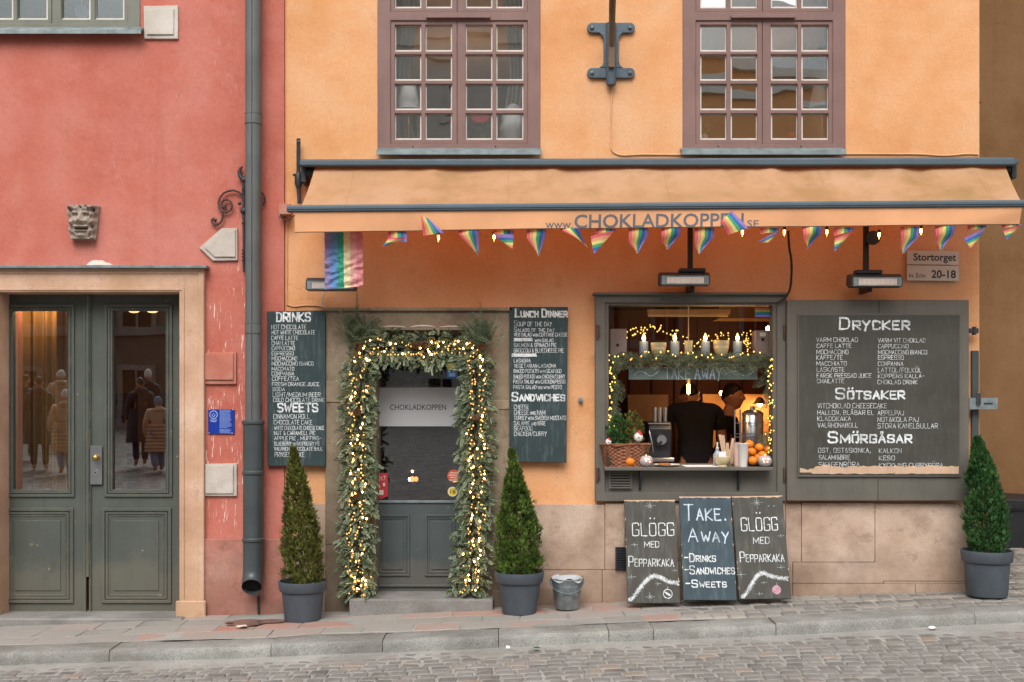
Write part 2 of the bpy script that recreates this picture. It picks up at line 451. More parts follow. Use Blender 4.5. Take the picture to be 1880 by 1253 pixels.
M['boardblue'] = board_mat('chalkboard_blue', '#36434a')
M['chalk'] = chalk_mat('chalk_white')
M['chalk2'] = chalk_mat('chalk_dim', '#a9aeab', 0.5)
M['chalkblue'] = chalk_mat('chalk_blue', '#c3cfdb')
M['chalkpink'] = chalk_mat('chalk_pink', '#c79aa5')
M['barewood'] = painted('bare_wood', '#b99a80', '#7a543c', 0.85, 0.9)
M['maskstone'] = stone('mask_stone', '#94857a', '#a8998b', '#786b60', 0.3, '#6a5d52', 0.4)
M['pot'] = plain('pot_plastic', '#464c53', 0.6, 0.24, 5, 0.3, 120)
M['soil'] = plain('soil', '#33291f', 0.95, 0.4, 40, 0.9, 60)
M['galv'] = plain('galvanised', '#8d979a', 0.38, 0.3, 18, 0.15, 50, 0.75)
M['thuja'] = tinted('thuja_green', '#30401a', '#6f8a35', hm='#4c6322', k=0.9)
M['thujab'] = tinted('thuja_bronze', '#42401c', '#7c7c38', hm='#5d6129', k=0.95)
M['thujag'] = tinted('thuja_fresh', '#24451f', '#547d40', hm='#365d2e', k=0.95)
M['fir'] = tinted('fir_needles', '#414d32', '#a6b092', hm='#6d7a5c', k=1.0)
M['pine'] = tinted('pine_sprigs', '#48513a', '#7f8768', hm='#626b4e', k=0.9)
M['twig'] = plain('twig', '#4a3726', 0.9)
M['cone'] = plain('pine_cone', '#5e4029', 0.8, 0.35, 60, 0.5, 60)
M['cord'] = plain('dark_cord', '#1b221c', 0.7)
M['fairy'] = emit('fairy_bulb', (1.0, 0.48, 0.13), 20)
M['fairydim'] = emit('fairy_bulb_amber', (1.0, 0.48, 0.12), 0.72)
M['fairyy'] = emit('fairy_bulb_yellow', (1.0, 0.60, 0.11), 1.1)
M['filament'] = emit('filament', (1.0, 0.5, 0.16), 22)
M['flame'] = emit('candle_bulb', (1.0, 0.55, 0.18), 4)
M['tea'] = emit('tea_flame', (1.0, 0.55, 0.25), 2)
M['lamp'] = emit('lobby_lamp', (1.0, 0.62, 0.28), 1.2)
M['bulbglass'] = glass('bulb_glass', 0.12, (1.0, 0.86, 0.6))
M['glassup'] = glass('window_glass', 0.60, (0.95,0.96,0.95), 0.07, 1.6)
M['glassleft'] = glass('window_glass_clear', 0.40, (0.95,0.96,0.95), 0.07, 1.6)
M['glassdoor'] = glass('door_glass', 0.36, (0.93,0.93,0.9), 0.05, 1.2)
M['glasscafe'] = glass('cafe_door_glass', 0.165, (0.9,0.92,0.92), 0.04, 1.5)
M['glasshatch'] = glass('hatch_glass', 0.06)
M['cutglass'] = plain('cut_glass', '#a79a99', 0.15, 0.1, 30, 0.6, 40)
M['whitepaint'] = plain('white_paint', '#cfccc6', 0.5, 0.06)
M['frost'] = plain('frosted_film', '#a9a8a9', 0.6, 0.05, 3, 0)
M['brass'] = plain('brass', '#b08a4a', 0.3, 0.2, metal=0.9)
M['steel'] = plain('steel', '#a7a9ab', 0.28, 0.1, 6, 0.03, metal=0.9)
M['paper'] = plain('paper', '#d6d5d6', 0.8, 0.05)
M['signplate'] = plain('enamel_cream', '#b9b2a6', 0.35, 0.06)
M['signink'] = plain('sign_ink', '#2f3034', 0.6, 0.1)
M['blueplate'] = plain('blue_enamel', '#0c2f86', 0.35, 0.08)
M['plaqueink'] = plain('pale_blue_ink', '#8fa6d6', 0.5, 0.1)
M['skin'] = plain('skin', '#b98468', 0.5, 0.1, 20, 0.1)
M['hair'] = plain('dark_hair', '#17110d', 0.5, 0.3, 60, 0.8, 60)
M['tee'] = plain('black_cotton', '#15151a', 0.9, 0.2)
M['trousers'] = plain('dark_denim', '#20242e', 0.9, 0.2)
M['coatdark'] = plain('dark_coat', '#22232a', 0.7, 0.25)
M['coatbeige'] = plain('beige_puffer', '#b39478', 0.6, 0.15)
M['beanie'] = plain('blue_wool', '#5f7f96', 0.9, 0.2, 60, 0.6, 80)
M['beaniew'] = plain('pale_wool', '#c9bdb4', 0.9, 0.2, 60, 0.6, 80)
M['jeans'] = plain('blue_jeans', '#5a7390', 0.9, 0.2)
M['panelwood'] = painted('dark_panel', '#4a2215', '#2a150e', 0.6, 0.2)
M['darkceil'] = plain('dark_ceiling', '#3a2a1c', 0.8, 0.35, 6, 0.8, 20)
M['palehouse'] = plain('pale_plaster', '#d6d2c8', 0.9, 0.05, 2)
M['ochrehouse'] = plain('ochre_plaster', '#e0a26a', 0.9, 0.06, 2)
M['darkhouse'] = stone('dark_ashlar', '#5d5851', '#6b655d', '#4d4943', 0.4)
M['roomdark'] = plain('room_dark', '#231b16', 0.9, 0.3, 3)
M['roomgrey'] = plain('room_grey', '#6b675f', 0.9, 0.2, 3)
M['roomwarm'] = plain('room_warm', '#a88560', 0.9, 0.15, 3)
M['tile'] = plain('pale_tile', '#8d7466', 0.5, 0.1)
M['curtain'] = plain('gold_curtain', '#8a6a3c', 0.9, 0.2, 2)
M['curtainw'] = plain('pale_curtain', '#a9a59b', 0.95, 0.12, 3, 0.2)
M['shade'] = plain('lamp_shade', '#dfe0df', 0.9, 0.06)
M['wicker'] = plain('wicker', '#7a4a30', 0.7, 0.4, 40, 0.6, 60)
M['orangefruit'] = plain('orange_peel', '#e07a12', 0.45, 0.1, 10, 0.3, 140)
M['cream'] = plain('cream_stoneware', '#cbb98f', 0.4, 0.1)
M['candlewax'] = plain('pale_blue_wax', '#8e9aa4', 0.5, 0.1)
M['greysign'] = board_mat('grey_hanging_board', '#5d6862', amount=0.2)
M['redcloth'] = plain('red_petals', '#b3202c', 0.8, 0.2, 30)
M['cookie'] = plain('gingerbread', '#a4602c', 0.8, 0.2, 40)
M['snow'] = plain('old_snow', '#b9b0a6', 0.9, 0.08, 20, 0.6, 40)
M['wire'] = plain('pale_cable', '#c99a6d', 0.6, 0.1)
M['wirew'] = plain('white_cable', '#c3b5a6', 0.6, 0.1)
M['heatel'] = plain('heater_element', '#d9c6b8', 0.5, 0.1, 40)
M['heatel'].node_tree.nodes['Principled BSDF'].inputs['Emission Color'].default_value = (1, .8, .68, 1)  # faint glow put into the element to brighten the shaded heater faces
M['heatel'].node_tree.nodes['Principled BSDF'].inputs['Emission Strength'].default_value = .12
M['heatbox'] = plain('heater_box', '#3b3f43', 0.45, 0.15, metal=0.3)
M['sticker_red'] = plain('sticker_red', '#bb3340', 0.5, 0.08)
M['sticker_pink'] = plain('sticker_salmon', '#c4553e', 0.5, 0.08)
M['sticker_white'] = plain('sticker_white', '#d5c8b4', 0.5, 0.05)
M['sticker_yellow'] = plain('sticker_yellow', '#d5b92c', 0.5, 0.05)
M['sticker_blue'] = plain('sticker_blue', '#1f66a8', 0.5, 0.05)
M['wet'] = plain('wet_film', '#6a574e', 0.14, 0.3, 12, 0.2, 20, 0, 0.5)
RB = [plain('flag_%s' % n, h, 0.85, 0.08, 30, 0.2, 120) for n, h in
      (('red','#d4646c'),('orange','#e0a276'),('yellow','#e2d583'),('green','#4aa878'),('blue','#3c6fb4'),('violet','#8f7bbd'))]
RBP = [plain('faded_flag_%s' % n, h, 0.85, 0.08, 30, 0.2, 120) for n, h in
      (('violet','#8a87b6'),('blue','#6693c6'),('green','#3fa389'),('yellow','#e2dcae'),('salmon','#e3aaa4'),('pink','#d88f93'))]

def see_light(m, amount=0.35):
    nt = m.node_tree; b = nt.nodes["Principled BSDF"]
    tl = nt.nodes.new("ShaderNodeBsdfTranslucent"); mx = nt.nodes.new("ShaderNodeMixShader"); mx.inputs[0].default_value = amount
    if b.inputs["Base Color"].links: nt.links.new(b.inputs["Base Color"].links[0].from_socket, tl.inputs[0])
    nt.links.new(b.outputs[0], mx.inputs[1]); nt.links.new(tl.outputs[0], mx.inputs[2]); nt.links.new(mx.outputs[0], nt.nodes["Material Output"].inputs["Surface"])
for m_ in RB + RBP: see_light(m_)
# ---------------------------------------------------------------- hand lettering (stroke alphabet) and printed lettering
G = {   # strokes on a 1 x 1 cell; a leading ~ rounds the corners, ! closes and rounds
'A':["0,0 .5,1 1,0",".2,.38 .8,.38"],'a':["~0,0 0,.95 .12,1 .88,1 1,.95 1,0","0,.45 1,.45"],
'B':["0,0 0,1","~0,1 .9,1 .9,.54 0,.54","~0,.54 1,.54 1,0 0,0"],'C':["~1,.82 .95,1 .05,1 0,.9 0,.1 .05,0 .95,0 1,.18"],
'D':["0,0 0,1","~0,1 .75,1 1,.8 1,.2 .75,0 0,0"],'E':["1,1 0,1 0,0 1,0","0,.52 .8,.52"],'F':["1,1 0,1 0,0","0,.52 .8,.52"],
'G':["~1,.82 .95,1 .05,1 0,.9 0,.1 .05,0 .95,0 1,.1 1,.45","1,.45 .55,.45"],'H':["0,0 0,1","1,0 1,1","0,.52 1,.52"],'I':["0,0 0,1"],
'J':["~1,1 1,.1 .9,0 .1,0 0,.2"],'K':["0,0 0,1","1,1 0,.45 1,0"],'L':["0,1 0,0 1,0"],'M':["0,0 0,1 .5,.22 1,1 1,0"],'N':["0,0 0,1 1,0 1,1"],
'O':["!.1,0 .9,0 1,.12 1,.88 .9,1 .1,1 0,.88 0,.12"],'P':["0,0 0,1","~0,1 .9,1 1,.9 1,.52 .9,.45 0,.45"],
'Q':["!.1,0 .9,0 1,.12 1,.88 .9,1 .1,1 0,.88 0,.12",".6,.3 1,-.1"],'R':["0,0 0,1","~0,1 .9,1 1,.9 1,.55 .9,.47 0,.47",".35,.47 1,0"],
'S':["~1,.82 .95,1 .1,1 0,.88 0,.62 .1,.53 .9,.47 1,.38 1,.12 .9,0 .05,0 0,.18"],'T':["0,1 1,1",".5,1 .5,0"],
'U':["~0,1 0,.1 .12,0 .88,0 1,.1 1,1"],'V':["0,1 .5,0 1,1"],'W':["0,1 .25,0 .5,.65 .75,0 1,1"],'X':["0,0 1,1","0,1 1,0"],
'Y':["0,1 .5,.45 1,1",".5,.45 .3,-.15"],'Z':["0,1 1,1 0,0 1,0"],'&':["~1,0 .15,.75 .3,1 .6,1 .65,.75 .05,.3 .15,0 .6,0 1,.4"],
'/':["0,-.1 1,1.1"],',':[".5,.12 .3,-.15"],'.':[".4,0 .5,.08 .6,0"],'-':["0,.5 1,.5"],
'0':["!.15,0 .85,0 1,.15 1,.85 .85,1 .15,1 0,.85 0,.15"],'1':["0,.8 .5,1 .5,0"],'2':["~0,.8 .1,1 .9,1 1,.8 0,0 1,0"],'8':["!.5,.52 .95,.8 .5,1 .05,.8","!.5,.52 1,.25 .5,0 0,.25"],
}
DOTS = {'Ä':'A','Ö':'O','ä':'a'}
WID = {'I':0.12,'M':1.45,'W':1.3,'.':0.4,',':0.4,'/':0.75,'1':0.5,'-':0.7,'J':0.7,'L':0.85,'E':0.9,'F':0.9}
def chaikin(p, closed):
    for _ in range(2):
        q = []
        n = len(p)
        rng = range(n if closed else n-1)
        if not closed: q.append(p[0])
        for i in rng:
            a, b = p[i], p[(i+1) % n]
            q += [(a[0]*.75+b[0]*.25, a[1]*.75+b[1]*.25), (a[0]*.25+b[0]*.75, a[1]*.25+b[1]*.75)]
        if not closed: q.append(p[-1])
        p = q
    return p
def glyph(ch):
    base = DOTS.get(ch, 'A' if ch == 'Å' else ('a' if ch == 'å' else ch))
    out = []
    for st in G.get(base, []):
        c = st[0]; pts = [tuple(float(v) for v in p.split(',')) for p in st.lstrip('~!').split()]
        if c == '!': pts = chaikin(pts, True); pts.append(pts[0])
        elif c == '~': pts = chaikin(pts, False)
        out.append(pts)
    if ch in 'ÄÖä': out += [[(.16,1.36),(.2,1.42)],[(.8,1.36),(.84,1.42)]]
    if ch in 'Åå': out += [[(.38,1.16),(.62,1.16),(.62,1.36),(.38,1.36),(.38,1.16)]]
    return out, WID.get(base.upper(), 1.0)
def text_strokes(text, x0, x1, y0, y1, rnd, arch=True, small=0.72, jit=0.04):
    """strokes in plane coordinates; y0 baseline, y1 cap height; lower case is set as small capitals; width is fitted to x0..x1"""
    items, cur = [], 0.0
    H = y1 - y0
    for ch in text:
        if ch == ' ': cur += 0.62; continue
        sc = 1.0
        if ch.islower(): sc = small; ch = ch.upper()
        if arch and ch == 'A': ch = 'a'
        if arch and ch == 'Ä': ch = 'ä'
        if arch and ch == 'Å': ch = 'å'
        st, w = glyph(ch)
        items.append((st, cur, w*sc, sc)); cur += w*sc + 0.42*max(sc, .8)
    tot = cur - 0.42
    k = (x1 - x0)/tot
    res = []
    for st, cx, w, sc in items:
        dx, dy, sl = rnd.uniform(-jit,jit)*k, rnd.uniform(-jit,jit)*H*.6, rnd.uniform(-.06,.06)
        for pts in st:
            res.append([(x0 + (cx + px*w)*k + dx + sl*py*H*.5, y0 + py*sc*H + dy + rnd.uniform(-.012,.012)*H) for px, py in pts])
    return res
def ribbon(mb, pts, w, place, lift, rnd=None):
    """flat stroke: pts in plane coordinates, place(u, v, lift) -> world/local point"""
    n = len(pts); L = []; Rr = []
    for i in range(n):
        a, b = pts[max(i-1,0)], pts[min(i+1,n-1)]
        dx, dy = b[0]-a[0], b[1]-a[1]; d = math.hypot(dx,dy) or 1e-9
        dx, dy = dx/d, dy/d
        ex = (-w*.45 if i == 0 else (w*.45 if i == n-1 else 0))
        px, py = pts[i][0]+dx*ex, pts[i][1]+dy*ex
        k = 1.0
        wv = rnd.uniform(.62,1.3) if rnd else 1.0
        if 0 < i < n-1:
            ax, ay = pts[i][0]-a[0], pts[i][1]-a[1]; l = math.hypot(ax,ay) or 1e-9
            k = min(1.6, 1/max(0.5, abs((ax*dx+ay*dy)/l)))
        L.append(place(px-dy*w/2*k*wv, py+dx*w/2*k*wv, lift)); Rr.append(place(px+dy*w/2*k*wv, py-dx*w/2*k*wv, lift))
    mb.add(L+Rr, [(i, n+i, n+i+1, i+1) for i in range(n-1)])
class Writer:
    """collects strokes on one board"""
    def __init__(s, place, seed=1, local=False):
        s.mb, s.place, s.r, s.k = MB(local), place, random.Random(seed), 0
    def stroke(s, pts, w):
        s.k += 1
        p2 = [pts[0]]
        for a, b in zip(pts, pts[1:]):                        # a hand never draws a stroke of even width
            d = math.hypot(b[0]-a[0], b[1]-a[1]); n = max(1, min(4, int(d/(w*1.6))))
            p2 += [(a[0]+(b[0]-a[0])*i/n+(s.r.gauss(0,w*.06) if i < n else 0), a[1]+(b[1]-a[1])*i/n+(s.r.gauss(0,w*.06) if i < n else 0)) for i in range(1,n+1)]
        ribbon(s.mb, p2, w, s.place, 0.0006 + 0.0002*(s.k % 6), s.r)
    def text(s, t, x0, x1, y0, y1, w, **kw):
        for st in text_strokes(t, x0, x1, y0, y1, s.r, **kw): s.stroke(st, w)
    def star(s, x, y, r, w, n=4):
        for i in range(n):
            a = math.pi*i/n + .05; rr = r if i % 2 == 0 else r*.55
            s.stroke([(x-math.cos(a)*rr, y-math.sin(a)*rr), (x+math.cos(a)*rr, y+math.sin(a)*rr)], w)
    def circle(s, x, y, r, w, n=18):
        s.stroke([(x+r*math.cos(2*math.pi*i/n), y+r*math.sin(2*math.pi*i/n)) for i in range(n+1)], w)
    def fuzzy(s, pts, r, w):                                  # a fir twig drawn in chalk
        s.stroke(pts, w*1.6)
        for i in range(len(pts)-1):
            a, b = pts[i], pts[i+1]
            for q in range(14):
                t = s.r.random(); x, y = a[0]+(b[0]-a[0])*t, a[1]+(b[1]-a[1])*t
                an = math.atan2(b[1]-a[1], b[0]-a[0]) + s.r.choice((-1,1))*s.r.uniform(.5,1.2)
                l = r*s.r.uniform(.6,1.1)
                s.stroke([(x,y),(x+math.cos(an)*l, y+math.sin(an)*l)], w*.55)
def printed(text, x0, x1, y0, y1, thick=0.0, depth=0.0006):
    """printed lettering as vertices/faces fitted to x0..x1, y0..y1 (baseline to cap height of the text's own box)"""
    cu = bpy.data.curves.new("lettering", 'FONT')
    cu.body = text; cu.size = 1.0; cu.offset = thick; cu.resolution_u = 3; cu.extrude = 0.0
    o = bpy.data.objects.new("lettering", cu); COL.objects.link(o)
    dg = bpy.context.evaluated_depsgraph_get(); dg.update()
    me = o.evaluated_get(dg).to_mesh()
    vs = [v.co.copy() for v in me.vertices]; fs = [tuple(p.vertices) for p in me.polygons]
    o.evaluated_get(dg).to_mesh_clear()
    bpy.data.objects.remove(o); bpy.data.curves.remove(cu)
    ax, bx = min(v.x for v in vs), max(v.x for v in vs); ay, by = min(v.y for v in vs), max(v.y for v in vs)
    return [(x0+(v.x-ax)/(bx-ax)*(x1-x0), y0+(v.y-ay)/(by-ay)*(y1-y0)) for v in vs], fs
def put_print(mb, text, px0, px1, pyb, pyt, Y, thick=0.0, fn=None, m=0):
    """printed text on a facade-parallel plane at depth Y; photo pixels"""
    vs, fs = printed(text, px0, px1, -pyb, -pyt, thick)
    mb.add([(fn(x, -y) if fn else P(x, -y, Y)) for x, y in vs], fs, .5, m)

# ---------------------------------------------------------------- foliage helpers
def sprig(mb, base, d, L, n, nl, rnd, flat=None, w=0.0035, droop=0.0, t=None, curl=0.3):
    """a conifer twig: needles in two ranks and on top along a stem"""
    base = Vector(base); d = Vector(d).normalized()
    up = Vector(flat) if flat is not None else Vector((rnd.gauss(0,1), rnd.gauss(0,1)-1, rnd.gauss(0,1)))
    side = d.cross(up)
    side = side.normalized() if side.length > 1e-4 else d.orthogonal().normalized()
    up = side.cross(d).normalized()
    t0 = rnd.random() if t is None else t
    p = base.copy()
    for i in range(n):
        f = i/(n-1)
        d = (d + Vector((0,0,-droop/n)) + up*(curl/n)*0.3).normalized()
        p = p + d*(L/n)
        l = nl*(0.55+0.45*math.sin(math.pi*min(1,0.25+f*0.75)))*rnd.uniform(.8,1.15)
        for sgn in (-1, 1, 0):
            nd = (d*0.75 + side*sgn*0.9 + up*(0.25 if sgn else 0.8) + Vector((rnd.gauss(0,.12),rnd.gauss(0,.12),rnd.gauss(0,.12)))).normalized()
            wv = nd.cross(up if sgn else side).normalized()*w/2
            q = p + nd*l
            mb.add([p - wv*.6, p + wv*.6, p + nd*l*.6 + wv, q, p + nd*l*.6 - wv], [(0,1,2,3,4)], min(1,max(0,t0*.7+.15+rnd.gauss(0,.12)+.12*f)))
def thuja_fol(mb, c, h, prof, n, rnd, size=0.06, brown=0.0):
    """dense columnar conifer: upright fan sprays of small scale leaves over a tapering crown"""
    c = Vector(c)
    for i in range(n):
        f = rnd.random()**0.85
        rr = prof(f)*(0.45+0.6*rnd.random()**0.45)
        a = rnd.uniform(0, 2*math.pi)
        lump = 1 + 0.30*noise.noise(Vector((math.cos(a)*1.9, math.sin(a)*1.9, f*6+c.x*3))) + 0.14*noise.noise(Vector((math.cos(a)*5, math.sin(a)*5, f*17+c.x*7)))
        if rnd.random() < .05: rr *= rnd.uniform(1.0,1.22)
        p = c + Vector((math.cos(a)*rr*lump, math.sin(a)*rr*lump, f*h))
        if rr > prof(f)*.75 and noise.noise(Vector((p.x*9,p.y*9,p.z*7))) < -.20 and rnd.random() < .9: continue
        out = Vector((math.cos(a), math.sin(a), 0))
        d = (out*rnd.uniform(.35,.85) + Vector((0,0,rnd.uniform(.7,1.3))) + Vector((rnd.gauss(0,.25),rnd.gauss(0,.25),0))).normalized()
        side = d.cross(Vector((rnd.gauss(0,1),rnd.gauss(0,1),rnd.gauss(0,.3)))).normalized()
        L = size*rnd.uniform(.55,1.5)*(1-.3*f)
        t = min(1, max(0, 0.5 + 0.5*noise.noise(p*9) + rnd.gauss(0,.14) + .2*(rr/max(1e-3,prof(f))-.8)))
        for s_ in range(-2, 3):
            dd = (d + side*s_*0.34).normalized()
            ll = L*(1-.16*abs(s_))
            w = dd.cross(out + Vector((rnd.gauss(0,.4),rnd.gauss(0,.4),rnd.gauss(0,.4)))).normalized()*size*.085
            b0 = p + dd*ll*.15
            mb.add([b0-w*.5, b0+w*.5, p+dd*ll*.6+w, p+dd*ll, p+dd*ll*.6-w], [(0,1,2,3,4)], min(1,max(0,t+rnd.gauss(0,.06))), 0)

# ---------------------------------------------------------------- figures
def skin_data(joints, edges, radii, sub=2):
    """joints grown into one continuous tapered surface; returns vertices, faces"""
    me = bpy.data.meshes.new("figure"); me.from_pydata([tuple(j) for j in joints], edges, [])
    o = bpy.data.objects.new("figure", me); COL.objects.link(o)
    o.modifiers.new("skin", 'SKIN'); s = o.modifiers.new("sub", 'SUBSURF'); s.levels = sub; s.render_levels = sub
    for i, r in enumerate(radii):
        me.skin_vertices[0].data[i].radius = r if isinstance(r, tuple) else (r, r)
        me.skin_vertices[0].data[i].use_root = (i == 0)
    dg = bpy.context.evaluated_depsgraph_get(); dg.update()
    ev = o.evaluated_get(dg); m2 = ev.to_mesh()
    vs = [tuple(v.co) for v in m2.vertices]; fs = [tuple(p.vertices) for p in m2.polygons]
    ev.to_mesh_clear(); bpy.data.objects.remove(o); bpy.data.meshes.remove(me)
    return vs, fs
def head_surface(c, yaw=0.0, pitch=0.0, hair=0.0, s=1.0):
    """head with brow, nose, lips, chin and ears, looking along -Y before turning; hair > 0 gives a cap over the skull"""
    vs, fs = [], []
    nu, nv = 40, 30
    rot = Matrix.Rotation(yaw, 3, 'Z') @ Matrix.Rotation(pitch, 3, 'X')
    g = lambda a, m, w: math.exp(-((a-m)/w)**2)
    for j in range(nv+1):
        ph = math.pi*j/nv; z = math.cos(ph); r = math.sin(ph)
        for i in range(nu):
            th = 2*math.pi*i/nu
            x, y = math.sin(th)*r, -math.cos(th)*r           # th = 0 looks forward
            front = max(0.0, math.cos(th)); an = math.atan2(math.sin(th), math.cos(th))
            jaw = 1 - .30*max(0,-z)**1.3
            vx, vy, vz = x*.076*jaw, y*.098*(1-.10*max(0,-z)*(1 if y > 0 else 0)), z*.122
            if not hair:
                nose = g(an,0,.16)*(g(z,-.16,.13)*.024 + g(z,.02,.14)*.010)
                brow = g(abs(an),.38,.28)*g(z,.14,.08)*.006
                eye = -g(abs(an),.42,.17)*g(z,.0,.09)*.010
                lips = g(an,0,.30)*(g(z,-.42,.05)+g(z,-.53,.05))*.006 - g(an,0,.3)*g(z,-.475,.025)*.004
                chin = g(an,0,.42)*g(z,-.80,.16)*.014
                ear = g(abs(an),1.62,.13)*g(z,-.06,.22)*.020
                vy -= (nose+brow+eye+lips+chin)
                vx += math.copysign(ear, x) if abs(x) > 1e-6 else 0
                if y > 0 and z < -.2: vy *= 1-.35*(-z-.2)
            else:
                k = 1 + hair/.1 + .05*noise.noise(Vector((x*4,y*4,z*4)))
                lim = .40 + .22*front*front - .62*max(0,-math.cos(th)) - .30*g(abs(an),1.6,.35)*.9
                if z < lim: k = max(.72, k - (lim-z)*1.2)
                vx, vy, vz = vx*k, vy*k, vz*k
            vs.append(rot @ (Vector((vx, vy, vz))*s) + Vector(c))
    for j in range(nv):
        for i in range(nu):
            fs.append((j*nu+i, j*nu+(i+1)%nu, (j+1)*nu+(i+1)%nu, (j+1)*nu+i))
    return vs, fs
BASE = dict(pel=(0,0,.95), sp=(0,0,1.14), ch=(0,.01,1.34), nb=(0,.02,1.49), nk=(0,0,1.57), hd=(0,-.02,1.67),
    ls=(.18,.01,1.43), le=(.24,.03,1.15), lw=(.25,-.08,.91), rs=(-.18,.01,1.43), re=(-.24,.03,1.15), rw=(-.25,-.08,.91),
    lh=(.09,0,.90), lk=(.10,-.03,.50), la=(.10,.03,.09), lt=(.11,-.13,.04), rh=(-.09,0,.90), rk=(-.10,-.03,.50), ra=(-.10,.03,.09), rt=(-.11,-.13,.04))
RAD = dict(pel=(.15,.11), sp=(.135,.10), ch=(.155,.11), nb=(.075,.07), nk=.052, hd=.05, ls=.062, le=.043, lw=.029, rs=.062, re=.043, rw=.029,
    lh=.088, lk=.062, la=.042, lt=.033, rh=.088, rk=.062, ra=.042, rt=.033)
BONES = [('pel','sp'),('sp','ch'),('ch','nb'),('nb','nk'),('nk','hd'),('ch','ls'),('ls','le'),('le','lw'),('ch','rs'),('rs','re'),('re','rw'),
    ('pel','lh'),('lh','lk'),('lk','la'),('la','lt'),('pel','rh'),('rh','rk'),('rk','ra'),('ra','rt')]
def chain(names, J, extra=0.0, over=None, sub=2):
    idx = {n: i for i, n in enumerate(names)}
    rr = []
    for n in names:
        r = (over or {}).get(n, RAD.get(n, .05)); r = r if isinstance(r, tuple) else (r, r)
        rr.append((r[0]+extra, r[1]+extra))
    return skin_data([J[n] for n in names], [(idx[a], idx[b]) for a, b in BONES if a in idx and b in idx], rr, sub)
def hand_bits(J, side):
    """palm, four fingers and a thumb grown from the wrist"""
    w, e = Vector(J[side+'w']), Vector(J[side+'e'])
    d = (w-e).normalized(); s = 1 if side == 'l' else -1
    fwd = Vector((0,-1,0)); fwd = (fwd - d*fwd.dot(d)).normalized(); inn = d.cross(fwd)*s
    js, es, rs = [w, w+d*.05, w+d*.09], [(0,1),(1,2)], [.027,(.036,.02),(.036,.018)]
    for k, (off, ln) in enumerate(((-.030,.055),(-.010,.072),(.010,.078),(.030,.068))):
        a = w+d*.092+fwd*off; b = a+d*ln*.55+inn*.006; c = b+d*ln*.42+inn*.02
        o = len(js); js += [a,b,c]; es += [(2,o),(o,o+1),(o+1,o+2)]; rs += [.0092,.0086,.0075]
    a = w+d*.035+fwd*.042; b = a+d*.03+fwd*.022; c = b+d*.026+fwd*.004+inn*.01
    o = len(js); js += [a,b,c]; es += [(1,o),(o,o+1),(o+1,o+2)]; rs += [.012,.011,.009]
    return skin_data(js, es, rs, 1)
